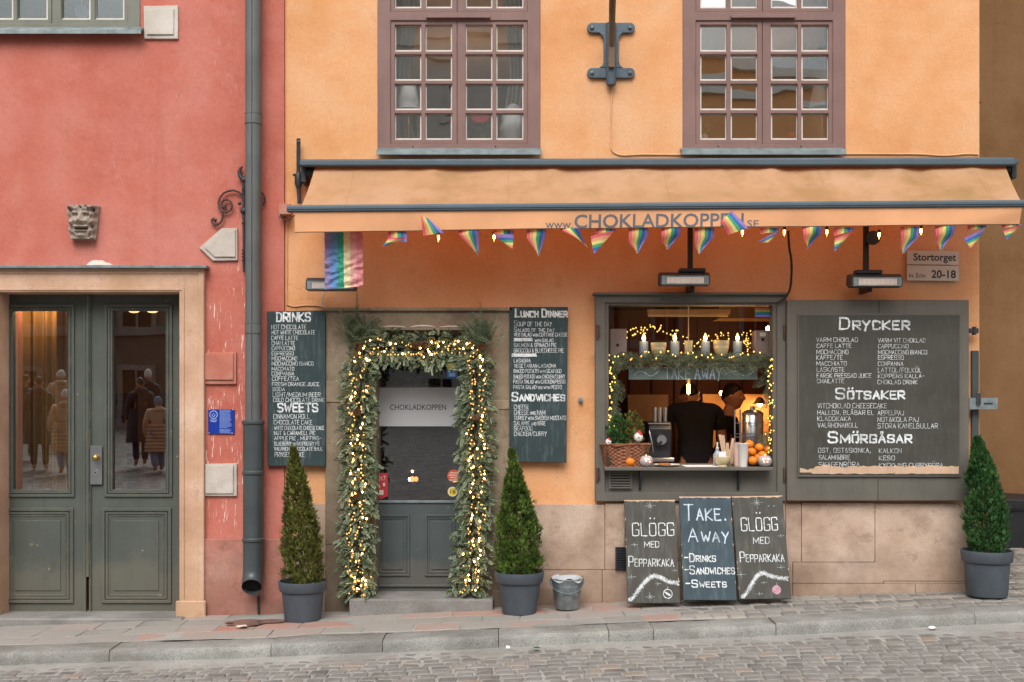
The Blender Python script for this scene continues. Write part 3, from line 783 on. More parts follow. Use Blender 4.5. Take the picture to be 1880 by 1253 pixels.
def person(label, group, loc, yaw, pose=None, scale=1.0, hyaw=0.0, hpitch=0.0, top='tee', topmat=None, legmat=None, hat=None, hairmat=None):
    J = {k: Vector(v)*scale for k, v in {**BASE, **(pose or {})}.items()}
    root = thing('person', label, 'person', loc, (0,0,yaw), group)
    mb = MB(local=True)
    vs, fs = chain(list(BASE.keys()), J); mb.add(vs, fs)
    hv, hf = head_surface(J['hd'], hyaw, hpitch, 0, scale); mb.add(hv, hf)
    for sd in 'lr':
        v_, f_ = hand_bits(J, sd); mb.add(v_, f_)
    body = build(mb, 'body', M['skin'], root, smooth=True)
    mb = MB(local=True)
    def wear(names, ok, off):                                  # cloth lifted off the body surface along its normals
        segs_ = [(J[p], J[q], p, q) for p, q in BONES]
        nm = [Vector() for _ in vs]
        for f in fs:
            n_ = (Vector(vs[f[1]])-Vector(vs[f[0]])).cross(Vector(vs[f[2]])-Vector(vs[f[0]]))
            for i in f: nm[i] += n_
        keep, vv = [], []
        cen = sum((Vector(v) for v in vs), Vector())/len(vs)
        for i, v in enumerate(vs):
            v = Vector(v); best = None
            for p, q, a_, b_ in segs_:
                d = q-p; t_ = max(0, min(1, (v-p).dot(d)/d.length_squared)); l_ = (v-(p+d*t_)).length
                if best is None or l_ < best[0]: best = (l_, a_, b_, t_, p+d*t_)
            keep.append(ok(best[1], best[2], best[3]))
            n_ = nm[i].normalized() if nm[i].length > 0 else Vector()
            if n_.dot(v-best[4]) < 0: n_ = -n_
            vv.append(v + n_*off)
        ff = [f for f in fs if all(keep[i] for i in f)]
        m_ = MB(local=True); m_.add(vv, ff); return m_
    if top == 'tee':
        tors = {('pel','sp'),('sp','ch'),('ch','ls'),('ch','rs')}
        m_ = wear(None, lambda a_,b_,t_: (a_,b_) in tors or ((a_,b_) in (('ls','le'),('rs','re')) and t_ < .58) or ((a_,b_) == ('ch','nb') and t_ < .97) or (a_ == 'pel' and t_ < .6), .016)
        build(m_, 't_shirt', topmat, root, smooth=True)
    else:
        arms = {('pel','sp'),('sp','ch'),('ch','ls'),('ch','rs'),('ls','le'),('rs','re')}
        quilt = .007 if topmat is M['coatbeige'] else 0.0
        m_ = wear(None, lambda a_,b_,t_: (a_,b_) in arms or ((a_,b_) in (('le','lw'),('re','rw')) and t_ < .93) or (a_,b_) in (('ch','nb'),) or a_ == 'pel' and t_ < .5, .042)
        def skirt(u, v):
            z = (J['pel'].z+.20*scale) + (.50*scale-J['pel'].z-.20*scale)*v
            rx, ry = (.235+.06*v)*scale, (.20+.05*v)*scale
            q_ = quilt*math.sin(z*95)+.012*math.sin(u*37)*v
            return (J['pel'].x+math.cos(6.28319*u)*(rx+q_), J['pel'].y+.01+math.sin(6.28319*u)*(ry+q_), z)
        m_.grid(skirt, 40, 26)
        m_.ball(J['nb']+Vector((0,.07*scale,.02*scale)), .115*scale, 10, (1.25,.75,.75))   # hood lying on the shoulders
        if quilt: m_.v = [(v[0]*(1+.05*math.sin(v[2]*95)), v[1]*(1+.05*math.sin(v[2]*95)), v[2]) for v in m_.v]
        build(m_, 'coat', topmat, root, smooth=True)
    mb = MB(local=True)
    v_, f_ = chain(['pel','lh','lk','la','rh','rk','ra'], J, .018); mb.add(v_, f_)
    build(mb, 'trousers', legmat, root, smooth=True)
    mb = MB(local=True)
    hv, hf = head_surface(J['hd'], hyaw, hpitch, .008, scale); mb.add(hv, hf)
    build(mb, 'hair', M[hairmat or 'hair'], root, smooth=True)
    if hat:
        mb = MB(local=True)
        hv, hf = head_surface(J['hd']+Vector((0,.005,.012)), hyaw, hpitch, .022, scale); mb.add(hv, hf)
        mb.ball(J['hd']+Vector((0,.01,.135*scale)), .022*scale, 8)
        build(mb, 'beanie', hat, root, smooth=True)
    rot = Matrix.Rotation(hyaw, 3, 'Z') @ Matrix.Rotation(hpitch, 3, 'X')
    for sx in (-1, 1):
        mb = MB(local=True)
        mb.ball(rot @ (Vector((sx*.031,-.083,.0))*scale) + J['hd'], .011*scale, 8)
        build(mb, 'eye', M['whitepaint'], body, smooth=True)
    return root
# ================================================================ ground
def kerb_y(x):
    pts = [(-9,-1.24),(-1.65,-1.22),(1.9,-1.05),(3.7,-0.88),(9,-0.45)]
    x = max(-9, min(9, x))
    for (a,b),(c,d) in zip(pts, pts[1:]):
        if x <= c: return b + (d-b)*(x-a)/(c-a)
    return pts[-1][1]
KH = 0.085
def zs(x, y):                                                  # street height
    d = max(0.0, kerb_y(x) - y)
    return zb(x) - KH + 0.012*noise.noise(Vector((x*.7, y*.7, 3))) - min(.02, d*.02) + .065*min(16, max(0.0, -y-3.0))
mb = MB(); mb.grid(lambda u,v: (-80+160*u, -120+200*v, -0.75), 8, 8)
tag(build(mb, 'ground', M['sand']), None, None, kind='structure')
# street: grit bed with cobbles proud of it near the camera, a plain cobbled sheet beyond
def cobbles_far():
    s = NT('far_cobbles')
    v = s.n.new("ShaderNodeTexVoronoi"); v.inputs["Scale"].default_value = 7; s.l.new(s.co, v.inputs["Vector"])
    c = s.ramp(v.outputs["Color"], [(0.2, lin('#403d39')), (0.8, lin('#7a756d'))])
    v2 = s.n.new("ShaderNodeTexVoronoi"); v2.feature = 'DISTANCE_TO_EDGE'; v2.inputs["Scale"].default_value = 7; s.l.new(s.co, v2.inputs["Vector"])
    c = s.mix(s.ramp(v2.outputs[0], [(0.0,(1,1,1)),(0.07,(0,0,0))]), c, lin('#3c3833'))
    return s.out(c, 0.6, s.bump(s.ramp(v2.outputs[0], [(0,(0,0,0)),(.15,(1,1,1))]), .8, .02), 0, .5)
mb = MB()
ys = [-60,-40,-25,-15,-10,-7,-5,-4,-3.2,-2.8]
def far(u,v):
    x = -40+80*u; i = v*9; k = int(min(8, i)); y = ys[k]+(ys[k+1]-ys[k])*(i-k)
    return (x, y, zs(x, y) - .004)
mb.grid(far, 60, 9)
tag(build(mb, 'street', cobbles_far()), None, None, kind='structure')
mb = MB()
mb.grid(lambda u,v: ((lambda x,y: (x, y, zs(x,y) + .0045 - .004*min(1,max(0,(kerb_y(x)-y-.12)/.3)) + .004*noise.noise(Vector((x*3,y*3,0)))))(-6+12*u, -2.8+(kerb_y(-6+12*u)+.03+2.8)*v)), 240, 40)
tag(build(mb, 'street_grit', M['sand'], smooth=True), None, None, kind='structure')
def sett(mb, q, zf, h, gap, bev, t, rnd):
    """one paving stone on corners q (counter-clockwise), worn edges"""
    c = Vector((sum(p[0] for p in q)/4, sum(p[1] for p in q)/4))
    def ins(p, d):
        v = Vector(p[:2]) - c; l = v.length
        return c + v*max(.2, (l-d)/l)
    o, i = [ins(p, gap) for p in q], [ins(p, gap+bev) for p in q]
    tl = [rnd.uniform(-.003,.003) for _ in range(4)]
    vs = [(p.x,p.y,zf(p.x,p.y)+h-.06) for p in o] + [(p.x,p.y,zf(p.x,p.y)+h-bev*.7+tl[k]) for k,p in enumerate(o)] + [(p.x,p.y,zf(p.x,p.y)+h+tl[k]) for k,p in enumerate(i)]
    cm = (c.x, c.y, zf(c.x,c.y)+h+.004); vs.append(cm)
    fs = [(8,9,12),(9,10,12),(10,11,12),(11,8,12)]
    for k in range(4):
        n = (k+1)%4; fs += [(k,n,4+n,4+k),(4+k,4+n,8+n,8+k)]
    mb.add(vs, fs, t)
rnd = random.Random(5)
mb = MB()
y = -1.2
row = 0
while y > -2.75:
    dy = .10; x = -5.6 + (row % 2)*.07
    while x < 5.6:
        dx = rnd.uniform(.105,.15)
        j = lambda: rnd.uniform(-.009,.009)
        k0 = -.17*(x+1)/10
        yy = y + .055*(x)/1.0*.45 + .03*math.sin(x*1.3)
        q = [(x+j(),yy-dy+j()),(x+dx+j(),yy-dy+j()+.055*.45*dx),(x+dx+j(),yy+j()+.055*.45*dx),(x+j(),yy+j())]
        if max(p[1] for p in q) < kerb_y(x) - .05 and min(p[1] for p in q) > -2.8:
            dd = kerb_y(x)-yy
            h = .002 + .0065*min(1, max(0,(dd-.06)/.40)) - .006*max(0, noise.noise(Vector((x*1.1, yy*2.2, 7)))+.1)
            sett(mb, q, zs, h, .009, .010, min(1,max(0,rnd.gauss(.5,.28))), rnd)
        x += dx
    y -= dy; row += 1
sm = NT('cobble_granite')
cc = sm.ramp(sm.attr('tint'), [(0,lin('#5f5c57')),(.4,lin('#6c6964')),(.75,lin('#777470')),(.93,lin('#7f776e')),(1,lin('#867668'))])
cc = sm.mix(1.0, cc, sm.ramp(sm.noise(150,3,.7),[(.35,(.72,)*3),(.65,(1.2,)*3)]), 'MULTIPLY')
cc = sm.mix(sm.ramp(sm.noise(5,6,.65),[(.40,(0,0,0)),(.66,(.7,)*3)]), cc, lin('#85827c'))
M['cobble'] = sm.out(cc, 0.62, sm.bump(sm.noise(60,5), .5, .006), 0, .45)
tag(build(mb, 'street_cobbles', M['cobble'], smooth=False), None, None, kind='structure')
# kerb
KY = 0.27
joints = [-330, -90, 200, 497, 702, 915, 1118, 1200, 1425, 1790, 2010, 2300]
mb = MB()
xs = []
for pj in joints:
    x = pj
    xx = 0.0
    for _ in range(4): xx = (x-CX)*kpx(kerb_y(xx))
    xs.append(xx)
rnd = random.Random(3)
for a, b in zip(xs, xs[1:]):
    n = 26; g = .0025
    t = rnd.uniform(.3,.75); dz = rnd.uniform(-.006,.006)
    prof = [(-.006,-.14),(-.004,-.04),(.001,-.014),(.012,-.002),(.06,0),(KY-.02,.002),(KY,-.006),(KY,-.14)]
    vs, fs = [], []
    for i in range(n+1):
        x = a+g+(b-a-2*g)*i/n
        e = .006 if i in (0,n) else 0
        for (py,pz) in prof:
            w = .010*noise.noise(Vector((x*4,py*9,1))) + .004*noise.noise(Vector((x*17,py*30,2)))
            vs.append((x, kerb_y(x)+py+w+e*(1 if py<.05 else 0), zb(x)+pz+dz+w*.6-e*.4*(1 if pz>-.05 else 0)))
    m_ = len(prof)
    for i in range(n):
        for k in range(m_-1): fs.append((i*m_+k,(i+1)*m_+k,(i+1)*m_+k+1,i*m_+k+1))
    fs += [tuple(range(m_)), tuple(n*m_+k for k in range(m_-1,-1,-1))]
    mb.add(vs, fs, t)
tag(build(mb, 'kerb', M['kerb'], smooth=True), None, None, kind='structure')
# pavement: slabs on the left, small setts on the right
zp = lambda x, y: zb(x) + .010*noise.noise(Vector((x*1.4,y*2,9)))
mb = MB()
mb.grid(lambda u,v: ((lambda x: (x, kerb_y(x)+KY-.02+( .4-kerb_y(x)-KY)*v, zp(x,kerb_y(x)*(1-v)) - .0005 + .003*noise.noise(Vector((x*6,v*6,2)))))(-6+12*u)), 200, 14)
tag(build(mb, 'pavement_bed', M['sand'], smooth=True), None, None, kind='structure')
rnd = random.Random(11)
mb = MB(); mb2 = MB()
def rowy(x, f): a = kerb_y(x)+KY+.008; return a + (0.05-a)*f
def pave(mb, xa, xb, rows, w0, w1, bev, gap, h, jt):
    for r_ in range(rows):
        x = xa + (r_ % 2)*w0*.5 - rnd.uniform(0,w0*.3)
        while x < xb:
            dx = rnd.uniform(w0,w1); j = lambda: rnd.uniform(-jt,jt)
            f0, f1 = r_/rows, (r_+1)/rows
            q = [(x+j(),rowy(x,f0)+j()),(x+dx+j(),rowy(x+dx,f0)+j()),(x+dx+j(),rowy(x+dx,f1)+j()),(x+j(),rowy(x,f1)+j())]
            t = min(1,max(0,noise.noise(Vector((x*1.1,r_*1.7,4)))*.8+.5+rnd.gauss(0,.16)))
            sett(mb, q, zp, h, gap, bev, t, rnd); x += dx
pave(mb, -6, 1.18, 4, .28, .42, .008, .004, .004, .006)
pave(mb2, 1.2, 7.5, 6, .12, .18, .016, .006, .006, .010)
sm = NT('pavement_slabs')
cc = sm.ramp(sm.attr('tint'), [(0,lin('#827e77')),(.48,lin('#8e8982')),(.66,lin('#98847a')),(.85,lin('#9d786b')),(1,lin('#9a6f61'))])
cc = sm.mix(1.0, cc, sm.ramp(sm.noise(150,3,.7),[(.35,(.8,)*3),(.65,(1.12,)*3)]), 'MULTIPLY')
cc = sm.mix(sm.ramp(sm.noise(3.2,6,.65),[(.42,(0,0,0)),(.68,(.7,)*3)]), cc, lin('#8c877f'))
M['slabs'] = sm.out(cc, .8, sm.bump(sm.noise(60,5), .4, .004), 0, .3)
tag(build(mb, 'pavement_slabs', M['slabs']), None, None, kind='structure')
sm = NT('pavement_setts')
cc = sm.ramp(sm.attr('tint'), [(0,lin('#66625d')),(.5,lin('#7d7871')),(1,lin('#938c82'))])
cc = sm.mix(1.0, cc, sm.ramp(sm.noise(150,3,.7),[(.35,(.8,)*3),(.65,(1.15,)*3)]), 'MULTIPLY')
M['setts'] = sm.out(cc, .75, sm.bump(sm.noise(60,5), .5, .005), 0, .35)
tag(build(mb2, 'pavement_setts', M['setts']), None, None, kind='structure')
# alley floor on the right
mb = MB()
mb.grid(lambda u,v: (3.2+7*u, .3+8*v, zb(3.2+7*u)-.006+.03*v), 20, 12)
tag(build(mb, 'alley_floor', cobbles_far() if False else M['setts']), None, None, kind='structure')
rnd = random.Random(21); mb = MB()
for r_ in range(40):
    x = 3.4
    while x < 7.5:
        dx = rnd.uniform(.13,.18); j = lambda: rnd.uniform(-.01,.01); y = .06+r_*.12
        q = [(x+j(),y+j()),(x+dx+j(),y+j()),(x+dx+j(),y+.12+j()),(x+j(),y+.12+j())]
        sett(mb, q, lambda a,b: zb(a)+.03*(b-.3)/8, .004, .008, .02, rnd.random(), rnd); x += dx
tag(build(mb, 'alley_setts', M['setts']), None, None, kind='structure')
# meltwater under the downpipe
mb = MB(); n = 40
c = P(470,1150,-.45)
ring = []
for i in range(n):
    a = 2*math.pi*i/n; r_ = 1+.22*math.sin(3*a+1)+.12*math.sin(7*a)
    ring.append((c.x+math.cos(a)*.25*r_, -.42+math.sin(a)*.13*r_))
mb.add([(x,y,zp(x,y)+.0125) for x,y in ring]+[(c.x,-.42,zp(c.x,-.42)+.0125)], [(i,(i+1)%n,n) for i in range(n)])
tag(build(mb, 'meltwater_puddle', M['wet']), None, None, kind='structure')

# ================================================================ houses
def window_unit(root, dx, fm, frame_px, holes, cas, panes, sill_px, label, glassmat, Y=0.02):
    """one casement window: frame > casements, panes, putty, sill, pull bar"""
    sh = lambda r: (r[0]+dx, r[1], r[2]+dx, r[3])
    mb = MB(); mb.pplate(*sh(frame_px), Y-.03, Y+.10, [sh(h) for h in holes])
    wf = build(mb, 'window', M[fm], root, bevel=.004, label=label)
    for k, c in enumerate(cas):
        mb = MB(); ps = [sh(p) for p in panes[k]]
        mb.pplate(*sh(c), Y-.018, Y+.03, ps)
        build(mb, 'casement', M[fm], wf, bevel=.005, seg=2)
        mb = MB()
        for (a,b,c_,d) in ps:
            mb.pplate(a-.5,b-.5,c_+.5,d+.5, Y+.006, Y+.02, [(a+2.2,b+2.2,c_-2.2,d-2.2)])
        build(mb, 'glazing_putty', M['putty'], wf)
        mb = MB()
        for (a,b,c_,d) in ps:
            x0,x1,z0,z1 = X(a,Y),X(c_,Y),Z(d,Y),Z(b,Y)
            ry, rz = random.uniform(-.0012,.0012), random.uniform(-.0012,.0012)
            mb.add([(x0,Y+.014-rz,z0),(x1,Y+.014+ry,z0),(x1,Y+.014+rz,z1),(x0,Y+.014-ry,z1)], [(0,1,2,3)])
        build(mb, 'panes', M[glassmat], wf)
    mb = MB(); a,b,c_,d = sh(sill_px)
    y0 = Y-.11
    mb.extrude_x([(Y-.03, Z(b,Y-.03)), (y0, Z(b,y0)-.018), (y0, Z(d,y0)), (y0+.012, Z(d,y0)), (y0+.012, Z(b,y0)-.03), (Y-.03, Z(b,Y-.03)-.02)], X(a,y0), X(c_,y0))
    build(mb, 'sill', M['zinc'], wf)
    return wf
def room(root, px0, py0, px1, py1, y0, y1, mat, name='room_lining', grow=.25):
    x0,x1,z0,z1 = X(px0,0)-grow, X(px1,0)+grow, Z(py1,0)-grow, Z(py0,0)+grow
    mb = MB(); v = [(x0,y0,z0),(x1,y0,z0),(x1,y1,z0),(x0,y1,z0),(x0,y0,z1),(x1,y0,z1),(x1,y1,z1),(x0,y1,z1)]
    mb.add(v, [(0,1,2,3),(4,5,6,7),(3,2,6,7),(0,3,7,4),(1,2,6,5)])
    return build(mb, name, mat, root)

# ---------------- orange house
oh = thing('orange_house', 'orange plastered house with brown casement windows and a café on its ground floor', 'house', (1.0,0,0))
xo0, xo1 = X(523), X(1798)
win_h = lambda dx: (X(697+dx), X(988+dx), Z(281), Z(-168))
hatch_h = (X(1097), X(1440), Z(919), Z(542))
door_h = (X(676), X(861), -.5, Z(603))
mb = MB(); mb.plate(xo0, xo1, -.5, 9.5, 0, .42, [win_h(0), win_h(560.5), hatch_h, door_h])
mb.box(xo0, xo0+.3, .42, 8, -.5, 9.5); mb.box(xo1-.3, xo1, .42, 8, -.5, 9.5); mb.box(xo0, xo1, 8, 8.3, -.5, 9.5); mb.box(xo0+.3, xo1-.3, .42, 8, 4.9, 5.1)
build(mb, 'wall', M['orange'], oh)
mb = MB(); mb.prism([(xo0-.2,9.5),(xo1+.2,9.5),(xo1-.8,12),(xo0+.8,12)], -.3, 8.5); build(mb, 'roof', M['darkceil'], oh)
pan = lambda xs, ys: [(a,b,c,d) for (b,d) in ys for (a,c) in xs]
cols = [[(725,773.5),(781,830)],[(855,904),(911,961)]]
rows = [(46,94.6),(100.5,148),(154.6,202),(208.7,256.5)]
rows_up = [(-140,-96),(-90,-44),(-38,15)]
for dx, lb in ((0,None),(560.5,None)):
    cas = [(716.6,37.5,839,264.5),(839.6,37.5,969,264.5),(716.6,-160,839,22.5),(839.6,-160,969,22.5)]
    pn = [pan(cols[0],rows),pan(cols[1],rows),pan(cols[0],rows_up),pan(cols[1],rows_up)]
    wf = window_unit(oh, dx, 'mauve', (693,-172,992,274), [(717,38,968.6,264),(717,-159,968.6,22)], cas, pn, (691,272,993.5,284), lb, 'glassup' if dx else 'glassleft')
    mb = MB(); mb.pbox(782+dx, 26.5, 900+dx, 33, -.035, -.008); build(mb, 'pull_bar', M['mauve'], wf, bevel=.003)
    for hx in (758,910):
        mb = MB(); mb.tube([P(hx+dx,269.5,-.012), P(hx+dx,269.5,-.0095)], .006, 8); build(mb, 'drain_hole', M['black'], wf)
    room(oh, 700+dx, -150, 985+dx, 268, .425, 2.6, M['roomgrey'], grow=.2)
# plinth stones
mb = MB(); rnd = random.Random(8)
def block(px0, py0, px1, py1, y0=-.035, t=None):
    mb = MB()
    mb.pbox(px0+.01, py0+.01, px1-.01, py1-.01, y0+rnd.uniform(-.001,.001), .0, rnd.uniform(.42,.6) if t is None else t)
    build(mb, 'plinth_stone', M['plinth'], oh, bevel=.001)
for b in ((524,990,560,1150),(561,926,598,1150),(938,927,1110,1046),(1111,925,1147,1046),(938,1047,1105,1135),(1106,1047,1190,1135),
          (1148,922,1442,1030),(1191,1031,1455,1135),(1443,925,1471,1032),(1472,924,1606,1032),(1456,1033,1622,1071),
          (1456,1072,1680,1135),(1607,925,1797,1067),(1623,1068,1797,1071.5),(1681,1072,1797,1125)):
    block(*b)

# vents
def vent(root, px0, py0, px1, py1, y, n, name='vent_grille'):
    mb = MB(); mb.pplate(px0,py0,px1,py1,y-.008,y+.004,[(px0+2.5,py0+2.5,px1-2.5,py1-2.5)])
    for i in range(n):
        yy = py0+3+(py1-py0-6)*(i+.5)/n
        h = (py1-py0-6)/n*.28
        mb.pbox(px0+2, yy-h, px1-2, yy+h, y-.006, y-.001)
    v = build(mb, name, M['iron'] if y > -.06 else M['hatchgrey'], root)
    mb = MB(); mb.pbox(px0+1,py0+1,px1-1,py1-1,y+.002,y+.004); build(mb, 'vent_backing', M['black'], v)
vent(oh, 1130, 1005, 1160, 1046, -.055, 8)
# café door surround, ledge and step
mb = MB(); mb.pplate(597,567,938,1135,-.045,.30,[(690,613,847,1200)])
build(mb, 'door_surround', M['surround'], oh, bevel=.006)
mb = MB(); mb.pbox(594,565,940,571,-.075,-.047); mb.pbox(655,601,880,607,-.085,-.047); build(mb, 'surround_ledge', M['surround'], oh, bevel=.004)
mb = MB()
for (a,b,h) in ((700,745,3.2),(752,800,4.5),(806,850,3)):
    mb.grid(lambda u,v,a=a,b=b,h=h: P(a+(b-a)*u, 601.2-h*math.sin(math.pi*u)**.6*math.sin(math.pi*(.12+.76*v))-.6*noise.noise(Vector((u*9,v*4,a))), -.083+.034*v), 20, 6)
build(mb, 'ledge_snow', M['snow'], oh, smooth=True)
for q_ in ((598,700,636,739,-.053,.9),(901,735,937,752,-.053,.9),(904,1085,937,1120,-.09,.4),(598,830,622,1000,-.05,.2)):
    mb = MB(); mb.pbox(*q_[:5],-.046,q_[5]); build(mb, 'surround_block', M['surround'], oh, bevel=.004)
mb = MB(); mb.box(X(641,-.22),X(905,-.22),-.22,.35,-.4,Z(1101,-.22)); build(mb, 'door_step', M['step'], oh, bevel=.012, seg=2)
# café door
def molding(mb, px0,py0,px1,py1, y, w=4, raise_=.014):
    mb.pplate(px0,py0,px1,py1, y-raise_, y, [(px0+w,py0+w,px1-w,py1-w)])
    mb.pplate(px0+w+1.5,py0+w+1.5,px1-w-1.5,py1-w-1.5, y-raise_*.55, y, [(px0+w+4,py0+w+4,px1-w-4,py1-w-4)])
YD = .17
mb = MB(); mb.pplate(681,606,857,1106,YD,YD+.05,[(691,640,845,920)])
cd = build(mb, 'café_door', M['doorblue'], oh, bevel=.003)
mb = MB(); mb.pplate(687,636,849,924,YD-.014,YD,[(692,641,844,919)]); build(mb, 'glazing_bead', M['zinc'], cd, bevel=.003)
for a,c in ((690,752),(780,842)):
    mb = MB(); molding(mb, a,945,c,1058,YD,4); mb.pbox(a+12,957,c-12,1046,YD-.008,YD); build(mb, 'panel', M['doorblue'], cd, bevel=.002)
mb = MB(); mb.pbox(684,1074,854,1078,YD-.02,YD); mb.pbox(684,1090,854,1101,YD-.03,YD); build(mb, 'weather_bar', M['doorblue'], cd, bevel=.003)
mb = MB(); mb.add([P(690,638,YD+.02),P(846,638,YD+.02),P(846,921,YD+.02),P(690,921,YD+.02)],[(0,3,2,1)]); build(mb, 'pane', M['glasscafe'], cd)
mb = MB(); mb.add([P(691,712,YD+.014),P(845,712,YD+.014),P(845,783,YD+.014),P(691,783,YD+.014)],[(0,3,2,1)]); fp = build(mb, 'frosted_band', M['frost'], cd)
mb = MB(); put_print(mb, 'CHOKLADKOPPEN', 716, 819, 753, 743, YD+.0125, .006); build(mb, 'lettering', M['signink'], fp)
mb = MB(); mb.pbox(846.5,785,857.5,806,YD-.02,YD-.001); build(mb, 'lock_box', M['steel'], cd, bevel=.003)
mb = MB(); mb.pbox(847,848,858,898,YD-.008,YD-.001); lv = build(mb, 'handle_plate', M['brass'], cd, bevel=.002)
mb = MB(); mb.tube([P(853,884,YD-.01),P(853,884,YD-.05),P(848,884.5,YD-.06),P(832,886,YD-.06)], .010, 10); build(mb, 'handle', M['brass'], lv, smooth=True)
yb_ = YD+.0125
def disc(px,py,r,y,n=28):
    return [(X(px+r*math.cos(2*math.pi*i/n),y), Z(py+r*math.sin(2*math.pi*i/n),y)) for i in range(n)]
mb = MB(); mb.prism(disc(833,874,11.5,yb_),yb_-.001,yb_); st = build(mb,'round_sticker',M['sticker_pink'],cd)
mb = MB()
for a,c,yy in ((826,841,868),(824,842,872),(827,840,876),(825,842,881)): mb.pbox(a,yy,c,yy+1.6,yb_-.0018,yb_-.0012)
build(mb,'print_lines',M['sticker_white'],st)
mb = MB(); mb.prism(disc(831,903,9,yb_),yb_-.001,yb_); st = build(mb,'age_sticker',M['sticker_white'],cd)
mb = MB(); mb.prism(disc(831,903,7.4,yb_-.001),yb_-.0018,yb_-.0012); build(mb,'yellow_disc',M['sticker_yellow'],st)
mb = MB(); put_print(mb,'18',827,836,907,899,yb_-.0024,.01); build(mb,'lettering',M['signink'],st)
mb = MB(); mb.prism([(X(a,yb_),Z(b,yb_)) for a,b in ((688,869),(712,869),(712,911),(700,917),(688,911))],yb_-.001,yb_); st = build(mb,'red_sticker',M['sticker_red'],cd)
mb = MB(); put_print(mb,'2017',689.5,708,883,874,yb_-.0014); mb.pbox(696,900,704,909,yb_-.0016,yb_-.0012); mb.pbox(703,887,707,893,yb_-.0016,yb_-.0012); build(mb,'lettering',M['sticker_white'],st)
mb = MB(); mb.pbox(821,668,840,679,yb_-.001,yb_,m=0); mb.pbox(820,681,840,695,yb_-.001,yb_,m=1); mb.pbox(824,685,836,692,yb_-.002,yb_-.0013,m=2)
build(mb,'card_stickers',[M['sticker_yellow'],M['sticker_blue'],M['plaqueink']],cd)
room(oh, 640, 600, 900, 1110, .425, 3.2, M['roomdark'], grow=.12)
mb = MB(); rnd = random.Random(14)
mb.grid(lambda u,v: P(694+148*u, 713-22*max(0,math.sin(math.pi*u))**1.3*v*(1+.5*noise.noise(Vector((u*14,v*5,3)))), YD+.28+.12*math.sin(v*3)+.02*noise.noise(Vector((u*40,v*20,1)))),90,14)
build(mb, 'window_dressing', plain('grey_brushwood','#77726b',.95,.4,60,.9,50), oh)
for px,py,r_ in ((757,880,.022),(752,880.5,.012),(764,880,.02)):
    mb = MB(); mb.ball(P(px,py,1.2),r_,10,(1,.6,1.2)); build(mb,'inside_lamp',M['filament'] if r_ < .015 else M['fairydim'],oh,smooth=True)
mb = MB(); mb.ball(P(757,866,1.3),.01,8); build(mb,'inside_lamp',M['filament'],oh,smooth=True)

# takeaway hatch: timber frame, glass, counter
YH = -.065
mb = MB(); mb.pplate(1093,540,1443,921,YH,.0,[(1111,556,1427,905)])
hf = build(mb, 'hatch_frame', M['hatchgrey'], oh, bevel=.004)
mb = MB(); mb.pplate(1109.5,554.5,1428.5,906.5,YH+.02,.10,[(1117.5,560.5,1419,862)]); build(mb, 'hatch_casing', M['hatchgrey'], hf, bevel=.004)
mb = MB(); mb.pbox(1089,537,1447,541.5,-.10,-.001); build(mb, 'hatch_drip_cap', M['hatchgrey'], hf, bevel=.003)
mb = MB(); mb.add([P(1117,560,.05),P(1419,560,.05),P(1419,655,.05),P(1117,655,.05)],[(0,3,2,1)]); build(mb, 'upper_pane', M['glasshatch'], hf)
for hx in (1097,1440):
    for hy in (610,872):
        mb = MB(); mb.tube([P(hx,hy-13,YH-.008),P(hx,hy+13,YH-.008)],.010,8); mb.pbox(hx-1.5,hy-11,hx+5,hy+11,YH-.006,YH-.001); build(mb,'hinge',M['rust'],hf)
vent(hf, 1118, 866, 1160, 897, -.068, 5)
YC = -.17
zc = Z(858, YC)
mb = MB(); mb.box(X(1110,YC),X(1420,YC),YC,.42,zc-.028,zc); ctr = build(mb, 'counter', M['hatchgrey'], hf, bevel=.005, seg=2)
for bx in (1176,1357):
    mb = MB(); x = X(bx,-.1); mb.prism([(0,0)],0,0) if False else None
    mb.add([(x-.008,YH+.01,zc-.03),(x-.008,YC+.02,zc-.03),(x-.008,YC+.02,zc-.045),(x-.008,YH+.01,zc-.19),
            (x+.008,YH+.01,zc-.03),(x+.008,YC+.02,zc-.03),(x+.008,YC+.02,zc-.045),(x+.008,YH+.01,zc-.19)],[(0,1,2,3),(7,6,5,4),(0,4,5,1),(1,5,6,2),(2,6,7,3),(3,7,4,0)])
    build(mb,'bracket',M['iron'],hf)
# inside of the kiosk
hx0,hx1,hz0,hz1 = X(1062),X(1500),-.02,Z(536)
mb = MB(); mb.box(hx0-.3,hx1+.9,3.0,3.05,hz0,hz1+.1); kw = build(mb,'kiosk_back_wall',M['panelwood'],oh)
mb = MB()
for i in range(14):
    x = hx0-.25+i*.24; mb.box(x,x+.015,2.985,2.999,hz0,hz1)
build(mb,'board_battens',M['roomdark'],kw)
mb = MB(); mb.add([(hx0-.3,.425,hz0),(hx1+.9,.425,hz0),(hx1+.9,3,hz0),(hx0-.3,3,hz0)],[(0,1,2,3)]); build(mb,'kiosk_floor',M['roomdark'],oh)
mb = MB(); mb.box(hx0-.3,hx1+.9,.425,3.0,hz1+.12,hz1+.17); build(mb,'kiosk_ceiling',M['darkceil'],oh)
mb = MB(); mb.box(hx0-.34,hx0-.3,.425,3.05,hz0,hz1+.2); mb.box(hx1+.9,hx1+.94,.425,3.05,hz0,hz1+.2); build(mb,'kiosk_side_wall',M['panelwood'],oh)
mb = MB(); mb.box(X(1166,2.2),X(1245,2.2),2.9,2.97,.2,Z(725,2.9)); build(mb,'tiled_panel',M['tile'],oh)
mb = MB(); mb.box(X(1290,2.6),X(1480,2.6),2.6,2.66,.2,Z(724,2.6)); build(mb,'lit_panel',M['roomwarm'],oh)
